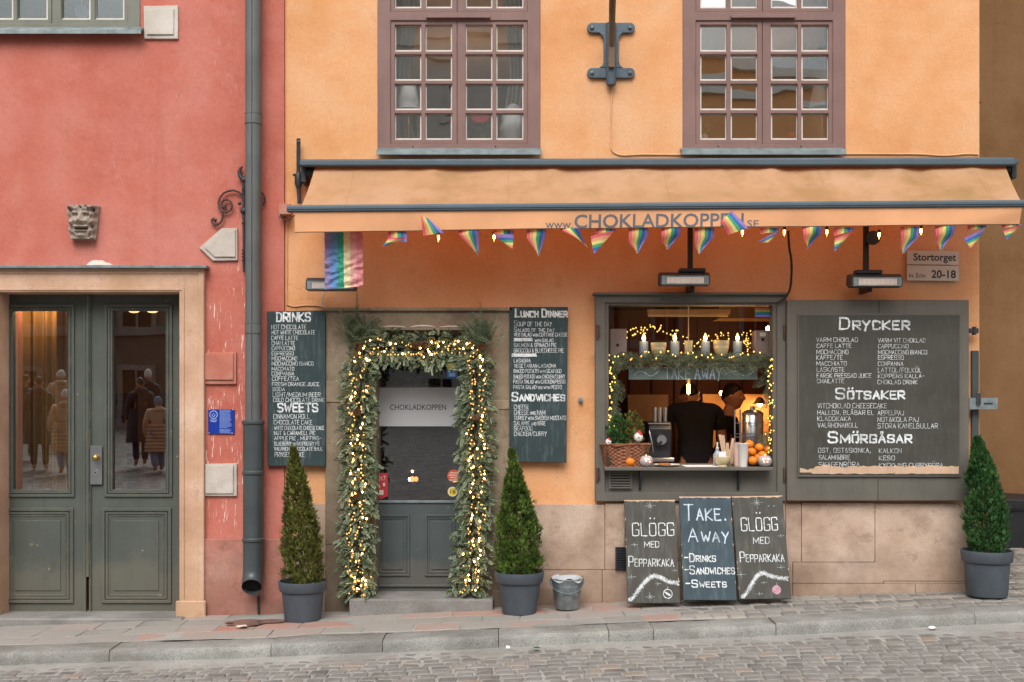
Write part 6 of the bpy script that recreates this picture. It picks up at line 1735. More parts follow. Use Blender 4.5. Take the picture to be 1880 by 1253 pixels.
for px,py,ax in ((763,634,(1,-.5,.3)),(777,633,(-1,-.5,.2)),(658,637,(.5,-.6,-.6)),(884,637,(.3,-.8,-.4)),(873,768,(0,-1,.1)),(656,758,(.2,-.9,-.3)),(655,912,(.2,-.9,-.3)),(868,912,(0,-.9,-.3))):
    mb = MB(); cone_mesh(mb,P(px,py,YG-.085),.025,.055,ax); build(mb,'pine_cone',M['cone'],gar)
lights = thing('string_lights', 'warm fairy lights wound in the fir garland round the café door', 'string light', (X(768),-.2,Z(1100)))
r2 = random.Random(9); bulbs = []
strands = []
for off in (-13, 6):
    pts = []; n = 230
    for i in range(n+1):
        px,py,dx,dy = on_path(i/n); o = off + 4*math.sin(i*.5+off) + r2.gauss(0,2.6)
        pts.append(P(px - dy*o, py + dx*o*.7 + (2 if abs(dx)>.6 else 0), YG-.075+r2.gauss(0,.014)))
    strands.append(pts)
    for i,p in enumerate(pts):
        if r2.random() < .92: bulbs.append(p + Vector((r2.gauss(0,.008), -.012, r2.gauss(0,.012))))
for k in range(3):
    pass
for q in range(16): bulbs.append(P(r2.gauss(655,9),r2.gauss(1062,13),YG-.085))
mb = MB()
for pts in strands: mb.tube(pts,.003,4,cap=False)
build(mb,'light_cord',M['cord'],lights)
r2.shuffle(bulbs)
for p in bulbs[:100]:
    m1 = MB(); m1.bead(p, r2.uniform(.0055,.008)); build(m1,'bulb',M['fairy'],lights)
m1 = MB()
for p in bulbs[100:]: m1.bead(p, r2.uniform(.005,.008))
o = build(m1,'bulbs',M['fairydim'],lights); o['kind'] = 'stuff'

# ================================================================ kiosk: shelf, garland, sign, lamps
t = thing('kiosk_shelf', 'narrow wooden shelf across the hatch opening, carrying candles and bowls', 'shelf', P(1268,658,.16))
zsf = Z(655,.12)
mb = MB(); mb.box(X(1113,.1),X(1424,.1),.09,.33,zsf-.025,zsf); build(mb,'shelf_board',M['oldwood'],t,bevel=.003)
mb = MB()
for px in (1120,1416): mb.box(X(px,.15)-.012,X(px,.15)+.012,.11,.4,zsf-.10,zsf-.026)
build(mb,'shelf_bracket',M['iron'],t)
YS = .2
def on_shelf(px): return Vector((X(px,YS),YS,zsf))
for i,px in enumerate((1182,1239,1295,1354)):
    b = on_shelf(px); kk = kpx(YS)
    lb = ('pale blue pillar candle with an electric flame, nearest the kiosk speaker on the left end','pale blue pillar candle with an electric flame, right of the low ribbed bowl','pale blue pillar candle with an electric flame, left of the taller bowl','pale blue pillar candle with an electric flame, right of the taller bowl')[i]
    t = thing('pillar_candle', lb, 'candle', b, group='electric candles on the kiosk shelf')
    h = Z(627,YS)-zsf
    mb = MB(); mb.lathe(b,[(8*kk,0),(8.3*kk,.004),(8.3*kk,h-.004),(7.6*kk,h)],20); build(mb,'wax',M['candlewax'],t,smooth=True)
    c = b+Vector((0,0,h)); s = .068
    mb = MB(); mb.lathe(c,[(.006,0),(.010,.10*s),(.016,.30*s),(.015,.5*s),(.007,.8*s),(1e-7,s*1.02)],12); build(mb,'flame_bulb',M['flame'],t,smooth=True)
    pl = bpy.data.lights.new('candle_glow','POINT'); pl.energy = .25; pl.color = (1,.6,.28); pl.shadow_soft_size = .02
    lo = bpy.data.objects.new('candle_glow',pl); COL.objects.link(lo); lo.parent = t; lo.location = (0,-.06,h+.04)
def bowl(label, px, w, hgt, mat, prof=None):
    b = on_shelf(px); kk = kpx(YS); t = thing('bowl', label, 'bowl', b)
    r = w*kk/2; h = hgt*kk
    mb = MB(); mb.lathe(b,[(r*.55,0),(r*.6,.006),(r*.86,h*.35),(r*.97,h*.62),(r*.93,h*.66),(r*.99,h*.72),(r,h),(r*.94,h),(r*.9,h*.7),(r*.5,.02),(1e-7,.015)],28); build(mb,'bowl_body',mat,t,smooth=True); return t
bowl('low ribbed cream bowl on the kiosk shelf', 1209, 29, 26, M['cream'])
bowl('taller cream bowl with a flared rim on the kiosk shelf', 1324, 29, 30, M['cream'])
b = on_shelf(1264); kk = kpx(YS); t = thing('vase','small waisted cream vase in the middle of the kiosk shelf','vase',b)
mb = MB(); mb.lathe(b,[(7.5*kk,0),(8.2*kk,.02),(7*kk,.055),(7.6*kk,.10),(7.8*kk,Z(626,YS)-zsf),(6.6*kk,Z(626,YS)-zsf),(6.4*kk,.06),(1e-7,.05)],20); build(mb,'vase_body',M['cream'],t,smooth=True)
for lb,(a,bb,c,d),hole,badge in (('pinkish loudspeaker box on the left end of the kiosk shelf',(1119.5,604,1150,656),(1134,634),None),('pinkish loudspeaker box with a pale badge on the right end of the kiosk shelf',(1385,607,1417,656),(1400.5,624),(1395,611,1406,618))):
    t = thing('loudspeaker', lb, 'loudspeaker', P((a+c)/2,d,.22))
    mb = MB(); mb.box(X(a,.2),X(c,.2),.17,.30,zsf,Z(bb,.17)); build(mb,'cabinet',plain('speaker_veneer','#8c7672',.6,.1),t,bevel=.004)
    mb = MB(); mb.tube([P(*hole,.169),P(*hole,.1665)],.013,16); build(mb,'driver',M['black'],t)
    if badge:
        mb = MB(); mb.pbox(*badge,.166,.1695); build(mb,'badge',M['sticker_white'],t)
# pine garland over the shelf and down both sides of the opening
g2 = thing('pine_garland', 'thin pine garland along the kiosk shelf and down both sides of the hatch', 'garland', P(1268,662,.06))
mb = MB(); rnd = random.Random(31)
for i in range(190):
    px = rnd.uniform(1116,1420); sg = rnd.choice((-1,1))
    sprig(mb, P(px,rnd.gauss(658,3.5),.06+rnd.uniform(-.03,.02)), Vector((sg*rnd.uniform(.4,1.2),rnd.uniform(-.5,.1),rnd.uniform(-.7,.35))), rnd.uniform(.08,.19), 9, .045, rnd, (0,-1,.2), w=.0034, droop=.5)
for i in range(75):
    if i % 2: px,py,sg = rnd.gauss(1119,3.5), 665+rnd.random()*105, 1
    else: px,py,sg = rnd.gauss(1413,4), 665+rnd.random()*165, -1
    sprig(mb, P(px,py,.05+rnd.uniform(-.02,.03)), Vector((sg*rnd.uniform(-.3,.8),rnd.uniform(-.4,.1),rnd.uniform(-1,.2))), rnd.uniform(.07,.15), 8, .04, rnd, (0,-1,.2), w=.0034, droop=.7)
build(mb,'foliage',M['pine'],g2)
l2_ = thing('string_lights', 'small yellow fairy lights on the pine garland of the hatch', 'string light', P(1268,662,.03))
r3 = random.Random(12); pts = []
for i in range(60): pts.append(P(1120+r3.gauss(0,2)+2*math.sin(i*.6), 800-(800-662)*i/19, -.02+r3.gauss(0,.01)) if i < 20 else (P(1116+300*(i-20)/24, 652+6*math.sin(i*1.9)+r3.gauss(0,2.5), .0+r3.gauss(0,.01)) if i < 45 else P(1413.5+1.5*math.sin(i*1.7)+r3.gauss(0,1.5), 662+168*(i-45)/14, -.03)))
mb = MB(); mb.tube(pts,.0025,4,cap=False); build(mb,'light_cord',M['cord'],l2_)
n = 0
for i in range(len(pts)-1):
    for k in range(3 if i >= 45 else (2 if i < 20 or i % 2 else 1)):
        p = pts[i].lerp(pts[i+1],r3.random())+Vector((r3.gauss(0,.012),-.012,r3.gauss(0,.012)))
        m1 = MB(); m1.bead(p,r3.uniform(.005,.0078)); n += 1
        if n <= 125: build(m1,'bulb',M['fairyy'],l2_)
l3_ = thing('string_lights', 'far fairy lights strung inside the kiosk below its ceiling', 'string light', P(1270,610,1.6))
mb = MB(); pts = []
for i in range(110):
    a = r3.random()
    if i < 75: px = 1150+a*190; py = 622-10*math.sin(math.pi*(px-1150)/95)-r3.random()*16+(8 if 1255<px<1300 else 0)
    else: px = r3.gauss(1372,5); py = 608+r3.random()*36
    pts.append(P(px,py,1.5+r3.uniform(-.1,.1)))
srt = sorted(pts,key=lambda p:p.x); mb.tube(srt,.002,3,cap=False); build(mb,'light_cord',M['cord'],l3_)
for p in pts[:100]:
    m1 = MB(); m1.bead(p,r3.uniform(.006,.009)); build(m1,'bulb',M['fairyy'],l3_)
t = thing('hanging_sign', 'grey hanging board chalked TAKE AWAY under the kiosk shelf', 'sign', P(1272,686,.12))
a,b,c,d = 1154,674,1391,697.5; YT = .10
mb = MB(); mb.pbox(a,b,c,d,YT,YT+.016); build(mb,'board',M['greysign'],t,bevel=.002)
w = Writer(lambda u,v,l: P(u,-v,YT-.001-l),8); w.text('TAKE AWAY',1221,1325,-696,-676,1.9,arch=False,jit=.03)
w.stroke(chaikin([(1164,-689),(1172,-682),(1182,-683),(1192,-691),(1200,-690),(1209,-682)],False),1.1); w.stroke(chaikin([(1332,-689),(1341,-682),(1352,-682),(1362,-690),(1372,-691),(1384,-682)],False),1.1)
build(w.mb,'lettering',M['chalkblue'],t)
mb = MB()
for px in (1170,1375): mb.tube([P(px,674,YT+.008),P(px,656,YT+.02)],.003,5)
build(mb,'hanging_wire',M['cord'],t)
t = thing('pendant_bulb', 'glowing tubular filament bulb hanging below the take away sign', 'lamp', P(1264,712,.3))
mb = MB(); mb.tube([P(1264,560,.3),P(1264,697,.3)],.004,6); build(mb,'cord',M['wirew'],t)
mb = MB(); mb.tube([P(1264,696,.3),P(1264,703,.3)],.016,12); build(mb,'socket',M['brass'],t)
mb = MB(); mb.lathe(P(1264,727,.3),[(1e-7,0),(.012,.006),(.024,.025),(.024,.085),(.014,.11)],14); build(mb,'glass_tube',M['bulbglass'],t,smooth=True)
mb = MB(); mb.tube([P(1264,706,.3),P(1264,723,.3)],.013,10); build(mb,'filament',M['filament'],t,smooth=True)
def warm(parent, loc, e, col=(1,.5,.18), rad=.04):
    pl = bpy.data.lights.new('lamp_or_fill_light','POINT'); pl.energy = e; pl.color = col; pl.shadow_soft_size = rad
    lo = bpy.data.objects.new('lamp_or_fill_light',pl); COL.objects.link(lo); lo.parent = parent; lo.location = Vector(loc)-Vector(parent.location)
warm(t, P(1264,715,.22), 4, (1,.6,.3))
for lb,px,py,yy,e in (('small bare glowing bulb on the kiosk back wall beside the man in profile',1325,722,2.3,5.0),('small glowing spotlight high in the kiosk, over the badged loudspeaker',1411,604,.9,1.5)):
    t = thing('wall_lamp', lb, 'lamp', P(px,py,yy))
    mb = MB(); mb.tube([P(px,py,yy+.06),P(px,py,yy+.02)],.022,10); build(mb,'lamp_base',M['rust'],t)
    mb = MB(); mb.ball(P(px,py,yy),.024,10); build(mb,'lamp_bulb',M['filament'],t,smooth=True); warm(t,P(px,py-2,yy-.07),e)
t = thing('cooker_lamp','warm work lamp behind the man in profile lighting the orange wall panel','lamp',P(1395,738,2.45))
mb = MB(); mb.lathe(P(1395,742,2.42),[(.07,0),(.03,.06),(.012,.07)],14); build(mb,'lamp_hood',M['rust'],t,smooth=True)
mb = MB(); mb.ball(P(1395,742,2.42),.028,10); build(mb,'lamp_bulb',M['filament'],t,smooth=True); warm(t,P(1395,750,2.40),6,(1,.45,.14))
t = thing('fluorescent_fitting','long unlit pale tube fitting under the kiosk ceiling','ceiling lamp',P(1250,572,.8))
mb = MB(); mb.box(X(1187,.9),X(1339,.9),.86,.95,Z(578,.9),Z(568,.9)); build(mb,'fitting_body',plain('aged_cream','#a98a68',.6,.1),t,bevel=.006)
mb = MB(); mb.tube([P(1190,579.5,.9),P(1336,579.5,.9)],.014,10); build(mb,'tube',M['cream'],t)
t = thing('rainbow_sticker','small rainbow sticker in the upper corner of the hatch pane','sticker',P(1402,574,.045))
mb = MB()
for i,c_ in enumerate(RB): mb.pbox(1386.5,563+i*3.2,1417.5,566.2+i*3.2,.044,.0485,m=i)
build(mb,'stripes',RB,t)

# ---------------- on the counter
def cz(px, Y, dz=0.0): return Vector((X(px,Y),Y,zc+dz))
Yk = -.07; kk = kpx(Yk)
t = thing('wicker_basket','brown wicker basket planted with two small conifers on the counter','basket',cz(1150,Yk))
zt = Z(815,Yk)-zc
def basket_side(u,v):
    a = 6.28318*u; c_,s_ = math.cos(a),math.sin(a)
    ex = 2/3.2
    x = math.copysign(abs(c_)**ex,c_); y = math.copysign(abs(s_)**ex,s_)
    w = 1+.20*v; wob = .006*math.sin(u*150+math.pi*(int(v*13)%2))
    return (X(1148,Yk)+x*(38*kk*w+wob), .01+Yk+y*(.085*w+wob), zc+zt*v)
mb = MB(); mb.grid(basket_side,220,13)
for v in (0.02,.98): mb.tube([Vector(basket_side(i/60,v)) for i in range(61)],.008,6)
build(mb,'weave',M['wicker'],t,smooth=True)
mb = MB(); mb.tube([Vector(basket_side(.25+.5+d,.97))+Vector((0,-.006,.012*math.sin(d*40))) for d in (-.06,-.03,0,.03,.06)],.006,6); build(mb,'handle',M['wicker'],t)
mb = MB(); mb.box(X(1112,Yk),X(1186,Yk),Yk-.07,Yk+.09,zc+.01,zc+zt*.86); build(mb,'soil',M['soil'],t)
for lb,px,ptop,w_,mt,sd in (('fresh green dwarf conifer in the wicker basket',1135,765,20,M['thujag'],3),('olive dwarf conifer in the wicker basket beside the gnome',1161,758,20,M['thujab'],4)):
    b = Vector((X(px,Yk),Yk+.01,zc+zt*.85)); h = Z(ptop,Yk)-b.z
    q = thing('dwarf_conifer',lb,'plant',b)
    mb = MB(); thuja_fol(mb,b,h,lerp_prof([(0,.05),(.2,.075),(.6,.078),(.85,.06),(1,.02)]),520,random.Random(sd),.04); build(mb,'foliage',mt,q)
    mb = MB(); mb.tube([b,b+Vector((0,0,h*.6))],[.008,.004],6); build(mb,'stem',M['twig'],q)
def gnome(lb, px, py, r):
    c = P(px,py,Yk-.07); t = thing('gnome_figure',lb,'figurine',c-Vector((0,0,r)))
    mb = MB(); mb.ball(c,r,12,(1,.9,1.1)); build(mb,'white_body',M['whitepaint'],t,smooth=True)
    mb = MB(); mb.lathe(c+Vector((r*.15,0,r*.45)),[(r*.78,0),(r*.7,r*.25),(r*.35,r*.75),(1e-7,r*1.15)],14); build(mb,'red_hat',M['redcloth'],t,smooth=True)
    mb = MB(); mb.ball(c+Vector((0,-r*.9,0)),r*.2,8); build(mb,'nose',M['skin'],t,smooth=True)
gnome('small white gnome figurine with a red hat on the end of the basket',1117,812,.024)
gnome('larger white gnome figurine with a red hat beside the olive conifer',1172,803,.036)
def orange(lb, px, py, Y, r=.034, group=None):
    c = P(px,py,Y); t = thing('orange',lb,'orange',c-Vector((0,0,r)),group=group)
    mb = MB(); mb.ball(c,r,14,(1,1,.93)); build(mb,'peel',M['orangefruit'],t,smooth=True)
    mb = MB(); mb.tube([c+Vector((.3*r,-.5*r,.76*r)),c+Vector((.33*r,-.55*r,.84*r))],.003,6); build(mb,'stem_scar',M['thujab'],t)
ro = .039
orange('orange lying left in the pair before the wicker basket',1156.5,857-ro/kpx(-.13),-.13,ro)
orange('orange lying right in the pair, touching the candle glass',1169,856-ro/kpx(-.10),-.10,ro)
for lb,px,py,Y in (('topmost orange of the heap beside the white cups',1376,816,.05),('orange in the second row of the heap, beside the white cups',1380,830,-.02),('orange in the second row of the heap, before the steel urn',1394,822,.02),('orange highest at the garland side of the heap',1409,826,.04),
  ('lowest orange of the heap, between cups and candle glass',1382,846,-.12),('orange directly above the candle glass',1400,836,-.03),('orange half hidden behind the candle glass',1392,841,-.02),('orange deep in the heap behind the others',1404,845,.05)):
    orange(lb,px,py,Y,.036)
t = thing('cake_stand','low wire stand under the heap of oranges','stand',cz(1394,.02))
mb = MB(); mb.lathe(cz(1394,.03),[(.09,0),(.095,.01),(.10,.05),(.098,.05),(.088,.012),(1e-7,.01)],24); build(mb,'dish',M['iron'],t,smooth=True)
for lb,px in (('cut glass tealight holder between the oranges and the plate',1186),('cut glass tealight holder in front of the heap of oranges',1404)):
    Yt = -.125; b = cz(px,Yt); t = thing('candle_glass',lb,'candle holder',b); r = 13*kpx(Yt)
    mb = MB()
    def gp(u,v):
        a = 6.28318*u; ph = .55+2.0*v; rr = r*math.sin(ph)*(1+.05*math.sin(u*100+(math.pi if int(v*9)%2 else 0)))
        return (b.x+rr*math.cos(a), b.y+rr*math.sin(a), b.z+.052-r*.92*math.cos(ph)-.007)
    mb.grid(gp,64,9); build(mb,'glass',M['cutglass'],t,smooth=True)
    mb = MB(); mb.tube([b+Vector((0,-r*.2,.075)),b+Vector((0,-r*.2,.10))],[.011,.003],8); build(mb,'flame',M['tea'],t)
    mb = MB()
    for k in range(7): a = r3.uniform(-.5,.5); mb.ball(b+Vector((math.sin(a)*r*1.0,-math.cos(a)*r*1.03,.052+r3.uniform(-.014,.016))),.0045,6)
    build(mb,'glint_beads',M['tea'],t)  # emissive beads set on the glass as the flame's glints
t = thing('plate','white plate with a gingerbread biscuit on the counter','plate',cz(1224,-.1))
mb = MB(); mb.lathe(cz(1224,-.08),[(.06,0),(.065,.004),(.105,.016),(.107,.018),(.10,.017),(.06,.008),(1e-7,.007)],32); build(mb,'plate_body',M['whitepaint'],t,smooth=True)
q = thing('biscuit','brown gingerbread biscuit lying on the white plate','biscuit',cz(1222,-.08,.012))
mb = MB(); mb.prism([],0,0) if False else mb.lathe(cz(1220,-.09,.010),[(.045,0),(.05,.008),(.048,.016),(1e-7,.018)],12,sx=1,sy=.7); build(mb,'biscuit_body',M['cookie'],q,smooth=True)
t = thing('paper_sheet','white paper sheet lying on the counter','paper',cz(1282,-.06))
mb = MB(); mb.box(X(1256,-.06),X(1316,-.06),-.14,.10,zc+.0006,zc+.003); build(mb,'sheet',M['paper'],t)
Yj = -.08; b = cz(1326,Yj)
t = thing('stoneware_bowl','small yellowish footed bowl with a white card on the counter','bowl',b); kk = kpx(Yj)
mb = MB(); mb.lathe(b,[(9*kk,0),(9*kk,.008),(8*kk,.012),(12*kk,.03),(15*kk,.06),(15.5*kk,.078),(14.5*kk,.078),(11*kk,.035),(1e-7,.025)],28); build(mb,'bowl_body',M['cream'],t,smooth=True)
mb = MB(); mb.box(b.x-.028,b.x+.03,Yj-.003,Yj+.003,b.z+.055,b.z+.118); build(mb,'card',M['paper'],t)
b = cz(1317,.0); t = thing('pump_bottle','clear pump bottle behind the stoneware bowl','bottle',b)
mb = MB(); mb.lathe(b,[(.034,0),(.036,.02),(.034,.09),(.018,.115),(.014,.125),(.014,.14)],18); build(mb,'bottle_body',plain('clear_plastic','#8b9096',.2,.1),t,smooth=True)
mb = MB(); mb.tube([b+Vector((0,0,.14)),b+Vector((0,0,.19))],.006,8); mb.tube([b+Vector((0,0,.135)),b+Vector((0,0,.15))],.013,10); build(mb,'pump',M['whitepaint'],t)
b = cz(1337,.03); t = thing('stirrer_jar','jar of flat wooden stirrers behind the stoneware bowl','jar',b)
mb = MB(); mb.lathe(b,[(.045,0),(.05,.01),(.05,.13),(.046,.13),(.044,.012),(1e-7,.01)],22); build(mb,'jar_body',M['cream'],t,smooth=True)
for k,(dx,lean,h,yy) in enumerate(((-.05,-.045,.23,-.03),(-.042,-.035,.21,-.02),(-.035,-.028,.225,-.035),(.0,.07,.20,-.02),(.012,.05,.14,-.05),(.03,.004,.15,-.055),(-.012,-.01,.165,-.05))):
    mb = MB(); p = b+Vector((dx*.6,yy,.02)); q_ = b+Vector((dx+lean*.5,yy,.02+h)); u = Vector((.011,0,0)); w_ = Vector((0,.0015,0))
    mb.add([p-u-w_,p+u-w_,q_+u-w_,q_-u-w_,p-u+w_,p+u+w_,q_+u+w_,q_-u+w_],[(3,2,1,0),(4,5,6,7),(0,1,5,4),(1,2,6,5),(2,3,7,6),(3,0,4,7)]); build(mb,'stirrer',M['barewood'],t)
b = cz(1354,-.09); t = thing('paper_packet','pale upright paper packet of straws beside the white cups','packet',b)
mb = MB(); mb.lathe(b,[(.022,0),(.026,.01),(.026,.16),(.03,.19)],8,sx=1,sy=.6); build(mb,'packet_body',plain('pale_paper','#b99c8e',.8,.1),t)
b = cz(1364.5,-.11); t = thing('paper_cups','stack of white paper cups on the counter before the oranges','cups',b); kk = kpx(-.11)
mb = MB(); mb.lathe(b,[(7.2*kk,0),(7.4*kk,.004),(9.7*kk,.175),(10.3*kk,.178),(10.3*kk,.184),(9.6*kk,.183),(9*kk,.16),(1e-7,.15)],26); build(mb,'cup_stack',M['whitepaint'],t,smooth=True)
# machines
Ym = .38; b = P(1212,838,Ym); zb_ = zc+.02
t = thing('espresso_machine','black espresso machine with cups on top, behind the wicker basket','coffee machine',Vector((X(1212,Ym),Ym,zb_)))
mb = MB(); x0,x1 = X(1190,Ym),X(1232,Ym); zt_ = Z(775,Ym)
mb.extrude_x([(Ym-.02,zb_+.10),(Ym-.05,zt_-.06),(Ym,zt_),(Ym+.4,zt_),(Ym+.4,zb_),(Ym,zb_)],x0,x1); build(mb,'body',M['blacksatin'],t,bevel=.012,seg=2)
mb = MB(); mb.box(x0-.04,x1+.01,Ym-.12,Ym+.02,zb_,zb_+.03); build(mb,'drip_tray',M['steel'],t,bevel=.004)
mb = MB(); mb.tube([P(1215,808,Ym-.1),P(1215,808,Ym-.03)],.04,18); build(mb,'group_head',M['steel'],t,smooth=True)
mb = MB(); mb.tube([P(1214,812,Ym-.1),P(1206,820,Ym-.16)],.011,8); build(mb,'portafilter',M['black'],t,smooth=True)
mb = MB(); mb.tube([P(1192,792,Ym-.05),P(1197,815,Ym-.09),P(1199,832,Ym-.08)],.006,8); build(mb,'steam_wand',M['steel'],t,smooth=True)
mb = MB(); mb.tube([P(1190,778,Ym-.03),P(1230,778,Ym-.03)],.005,6); build(mb,'cup_rail',M['steel'],t)
for k,px in enumerate((1205,1214,1224)):
    q = thing('glass_tumbler',('tall glass on the espresso machine, nearest the tiled panel','tall glass in the middle on top of the espresso machine','tall glass on the espresso machine, nearest the man\'s back')[k],'glass',Vector((X(px,Ym),Ym+.1,zt_)))
    mb = MB(); mb.lathe(Vector((X(px,Ym),Ym+.1,zt_+.001)),[(.017,0),(.02,.12),(.018,.12),(.015,.005)],14); build(mb,'tumbler',M['steel'],q,smooth=True)
Yu = .42; b = Vector((X(1382,Yu),Yu,zc-.02))
t = thing('steel_urn','brushed steel drinks urn with lid and tap behind the oranges','urn',b); kk = kpx(Yu); zt_ = Z(762,Yu)-b.z
mb = MB(); mb.lathe(b,[(18*kk,0),(19*kk,.02),(19*kk,zt_),(17*kk,zt_+.012)],28); build(mb,'urn_body',M['steel'],t,smooth=True)
mb = MB(); mb.lathe(b+Vector((0,0,zt_)),[(20*kk,0),(20*kk,.012),(14*kk,.035),(5*kk,.045),(5*kk,.07),(1e-7,.075)],28); build(mb,'lid',M['steel'],t,smooth=True)
mb = MB(); mb.tube([P(1374,775,Yu-.08),P(1374,775,Yu-.15),P(1374,782,Yu-.15)],.01,8); build(mb,'tap',M['steel'],t,smooth=True)
t = thing('wire_rack','upright wire rack in front of the steel urn','rack',Vector((X(1358,.3),.3,zc)))
mb = MB()
for px in (1349,1359): mb.tube([P(px,857,.3),P(px,752,.3)],.007,6)
for py in (777,797,803): mb.tube([P(1348,py,.3),P(1398,py,.3)],.004,6)
for px in range(1366,1400,5): mb.tube([P(px,797,.3),P(px,835,.3)],.0025,5)
build(mb,'wires',M['steel'],t)
# kiosk staff
person('man with his back turned in a black t-shirt, bending over behind the counter', None, (X(1277,1.0),1.0,-.02), math.pi,
  dict(sp=(0,-.01,1.16),ch=(0,-.06,1.37),nb=(0,-.17,1.49),nk=(0,-.22,1.53),hd=(0,-.30,1.56),ls=(.19,-.09,1.45),rs=(-.19,-.09,1.45),le=(.25,-.12,1.17),re=(-.25,-.12,1.17),lw=(.20,-.34,1.08),rw=(-.20,-.34,1.08)), scale=1.08, hpitch=.5, topmat=M['tee'], legmat=M['trousers'])
person('dark haired man in profile wearing a black t-shirt, beside the steel urn', None, (X(1338,1.45),1.45,.0), math.pi/2-.35,
  dict(hd=(0,-.035,1.665),nk=(0,-.01,1.56)), scale=1.0, hyaw=0, topmat=M['tee'], legmat=M['trousers'])

# ================================================================ things on the upper window sills
def sill_z(): return Z(262,.2)
def table_lamp(lb, px, w0, w1, pyt, pyb, Y, stem):
    b = Vector((X(px,Y),Y,sill_z()-.02)); t = thing('table_lamp',lb,'lamp',b); kk = kpx(Y)
    z0,z1 = Z(pyb,Y)-b.z, Z(pyt,Y)-b.z
    mb = MB(); mb.lathe(b,[(w1*kk/2,z0),(w0*kk/2,z1),(w0*kk/2-.004,z1),(w1*kk/2-.004,z0)],28); build(mb,'lamp_shade',M['shade'],t,smooth=True)
    mb = MB(); mb.lathe(b,[(.07,0),(.07,.012),(.012,.02),(.008,.1),(.008,z0+.06),(1e-7,z0+.07)],18); build(mb,'lamp_stand',stem,t,smooth=True)
table_lamp('white lamp shade on a brass stand behind the upper window left of the iron bracket',750,26,46,156,203,.22,M['brass'])
table_lamp('white lamp shade on a thin stand behind the upper window right of the iron bracket',1510,34,48,157,199,.22,M['steel'])
b = Vector((X(935,.2),.2,sill_z()-.02)); t = thing('plaster_bust','rumpled white plaster figure standing on the upper window sill','figure',b)
mb = MB(); mb.grid(lambda u,v: (X(942,.2)+math.cos(6.283*u)*(.10*math.sin(math.pi*(.06+.9*v))**.6+.02*noise.noise(Vector((math.cos(6.283*u)*2,math.sin(6.283*u)*2,v*6)))), .24+math.sin(6.283*u)*.09*math.sin(math.pi*(.06+.9*v))**.6, b.z+.34*v),40,30); build(mb,'figure_body',M['shade'],t,smooth=True)
b = P(884,236,.2); t = thing('wreath_pot','grey green pot plant with a red bow on the upper window sill','plant',Vector((b.x,.2,sill_z()-.02)))
mb = MB(); thuja_fol(mb,Vector((b.x,.22,sill_z())),.14,lerp_prof([(0,.10),(.5,.09),(1,.03)]),260,random.Random(6),.045); build(mb,'foliage',M['fir'],t)
mb = MB()
for k in range(9):
    a = k*.7; d = Vector((math.cos(a),-.3,math.sin(a)*.6)); c = Vector((b.x-.01,.14,Z(217,.14)))
    s_ = d.cross(Vector((0,1,0))).normalized()*.02
    mb.add([c,c+d*.05+s_,c+d*.085,c+d*.05-s_],[(0,1,2,3)])
build(mb,'red_bow',M['redcloth'],t)
b = Vector((X(1455,.15),.15,sill_z()-.02)); t = thing('red_candle','round red candle on the sill of the window right of the bracket','candle',b)
mb = MB(); mb.ball(b+Vector((0,0,.05)),.05,14,(1,1,.9)); build(mb,'wax',M['redcloth'],t,smooth=True)
mb = MB(); mb.tube([b+Vector((0,0,.09)),b+Vector((0,0,.11))],.003,5); build(mb,'wick',M['black'],t)
b = Vector((X(1293,.15),.15,sill_z()-.02)); t = thing('flower_vase','small white vase of dried straw flowers on the window sill','vase',b)
mb = MB(); mb.lathe(b,[(.02,0),(.035,.03),(.03,.06),(.015,.075)],16); build(mb,'vase_body',M['whitepaint'],t,smooth=True)
mb = MB(); thuja_fol(mb,b+Vector((0,0,.07)),.12,lerp_prof([(0,.01),(.4,.06),(1,.03)]),120,random.Random(8),.03); build(mb,'dried_flowers',M['barewood'],t)
for lb,(a0,a1),sd in (('pale gathered curtain behind the left panes of the window left of the bracket',(712,790),1),('pale gathered curtain behind the right panes of the window left of the bracket',(908,972),2),('pale gathered curtain at the edge of the window right of the bracket',(1500,1535),3)):
    t = thing('curtain',lb,'curtain',Vector((X((a0+a1)/2,.32),.32,sill_z())))
    mb = MB(); x0,x1 = X(a0,.32),X(a1,.32)
    def cp_(u,v,x0=x0,x1=x1,sd=sd): 
        tie = .55+.45*abs(v-.30)/.7 if v > .3 else .55+.35*(.3-v)/.3
        anchor = x0 if sd == 1 else x1
        x = x0+(x1-x0)*u; x = anchor+(x-anchor)*tie
        return (x, .34+.025*math.sin(u*34+sd)+.01*math.sin(u*11), sill_z()+2.0*v)
    mb.grid(cp_,80,24); build(mb,'cloth',M['curtainw'],t,smooth=True)
t = thing('window_ornament','pale round paper ornament hanging in the grey framed window','ornament',P(150,22,.12))
mb = MB(); mb.tube([P(150,22,.125),P(150,22,.118)],.055,28); build(mb,'disc',M['candlewax'],t)
mb = MB(); mb.tube([P(150,-60,.12),P(150,12,.12)],.002,5); build(mb,'thread',M['whitepaint'],t)

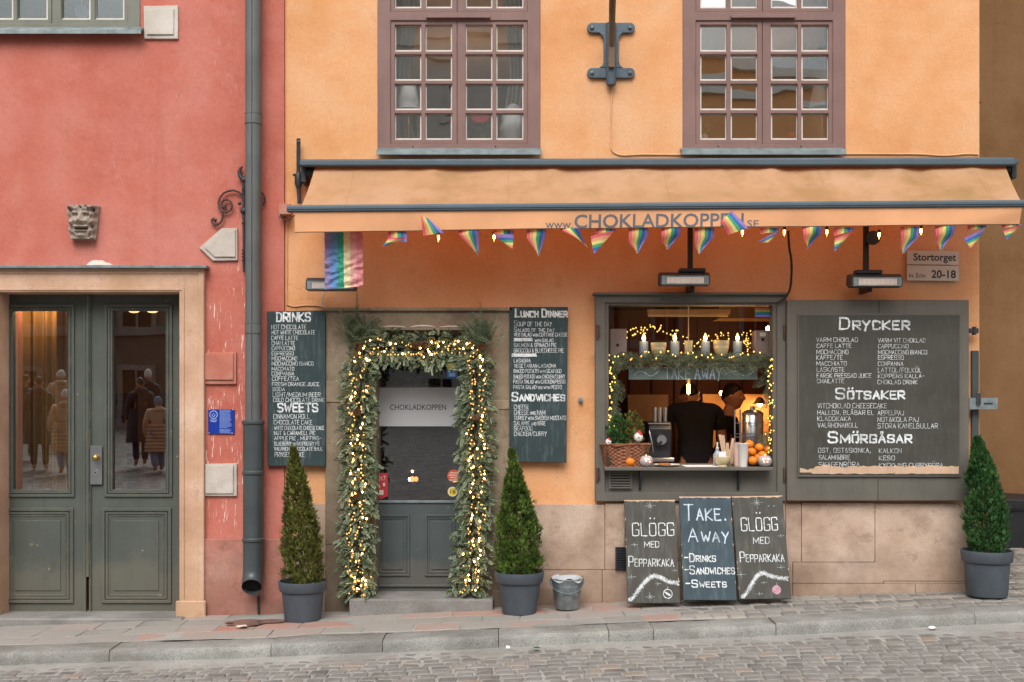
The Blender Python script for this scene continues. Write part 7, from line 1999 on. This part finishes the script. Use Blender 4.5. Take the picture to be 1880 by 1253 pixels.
# ================================================================ passers-by on the square (seen mirrored in the double door)
mir = lambda px, d: (px-CX)/(PXM*CAMD)*(CAMD+d)
walk = dict(lk=(.10,-.16,.52),la=(.10,-.05,.12),lt=(.11,-.21,.07),rk=(-.10,.06,.50),ra=(-.10,.26,.14),rt=(-.11,.12,.05),le=(.25,.10,1.16),lw=(.24,.06,.92),re=(-.25,-.04,1.16),rw=(-.24,-.20,.95))
gp = None
for lb,px,d,yaw,sc,tm,lm,ht,ps in (
  ('child in a beige quilted coat and blue beanie, mirrored in the door',281,12.5,-.5,.80,M['coatbeige'],M['jeans'],M['beanie'],walk),
  ('adult in a long black coat walking beside the child, mirrored in the door',250,13.4,-.45,1.0,M['coatdark'],M['trousers'],None,walk),
  ('woman in a beige coat and pale hat, mirrored in the curtained pane',106,12.2,-.55,.88,M['coatbeige'],M['jeans'],M['beaniew'],walk),
  ('bareheaded adult in a dark coat, mirrored in the curtained pane',60,13.0,-.3,1.02,M['coatdark'],M['trousers'],None,{}),
  ('adult in beige with a white hat, farther off on the square',100,17,-.4,1.0,M['coatbeige'],M['trousers'],M['beaniew'],{}),
  ('adult in a dark coat at the pane edge, mirrored beside the curtain',34,14.5,.3,1.0,M['coatdark'],M['trousers'],None,walk),
  ('adult in a dark coat and pale hat behind the couple, mirrored in the door',266,17,-.2,1.0,M['coatdark'],M['trousers'],M['beaniew'],walk)):
    x = mir(px,d); person(lb,None,(x,-d,zs(x,-d)),yaw,ps,sc,top='coat',topmat=tm,legmat=lm,hat=ht)
# fill lights added to lift the dark upper rooms, then lobby lamp light
for dx_ in (0,560):
    warm(oh, P(845+dx_,190,1.2), 4, (1,.94,.86), .3)
warm(rh, P(258,556,1.2), 4, (1,.72,.42), .06)
warm(rh, P(70,545,.42), 7, (1,.7,.38), .06)

# litter
def scrap(name, label, cat, px, py, Y, mat, r, seed):
    b = P(px,py,Y); zg = zs(b.x,b.y)+.016 if Y < -1.0 else zp(b.x,b.y)+.01
    rr = random.Random(seed); c = Vector((b.x,b.y,zg)); n_ = 9
    mb = MB()
    ring = [c+Vector((math.cos(6.283*i/n_)*r*rr.uniform(.6,1.2),math.sin(6.283*i/n_)*r*rr.uniform(.5,1),rr.uniform(0,.02))) for i in range(n_)]
    top = c+Vector((0,0,.02)); mb.add(ring+[top],[(i,(i+1)%n_,n_) for i in range(n_)])
    tag(build(mb,name,mat,None,loc=c),label,cat)
scrap('paper_scrap','crumpled white paper scrap lying in the gutter below the kerb','litter',933,1186,-1.24,M['paper'],.018,1)
scrap('paper_scrap','flattened pale paper scrap in the gutter by the green thuja end of the kerb','litter',1712,1163,-1.05,M['paper'],.03,2)
scrap('leaf','single green leaf lying on the cobbles below the kerb','leaf',985,1184,-1.3,M['thujag'],.035,3)
scrap('ice_lump','small lump of dirty ice in the wet gutter under the downpipe','ice',446,1153,-.62,M['snow'],.05,4)
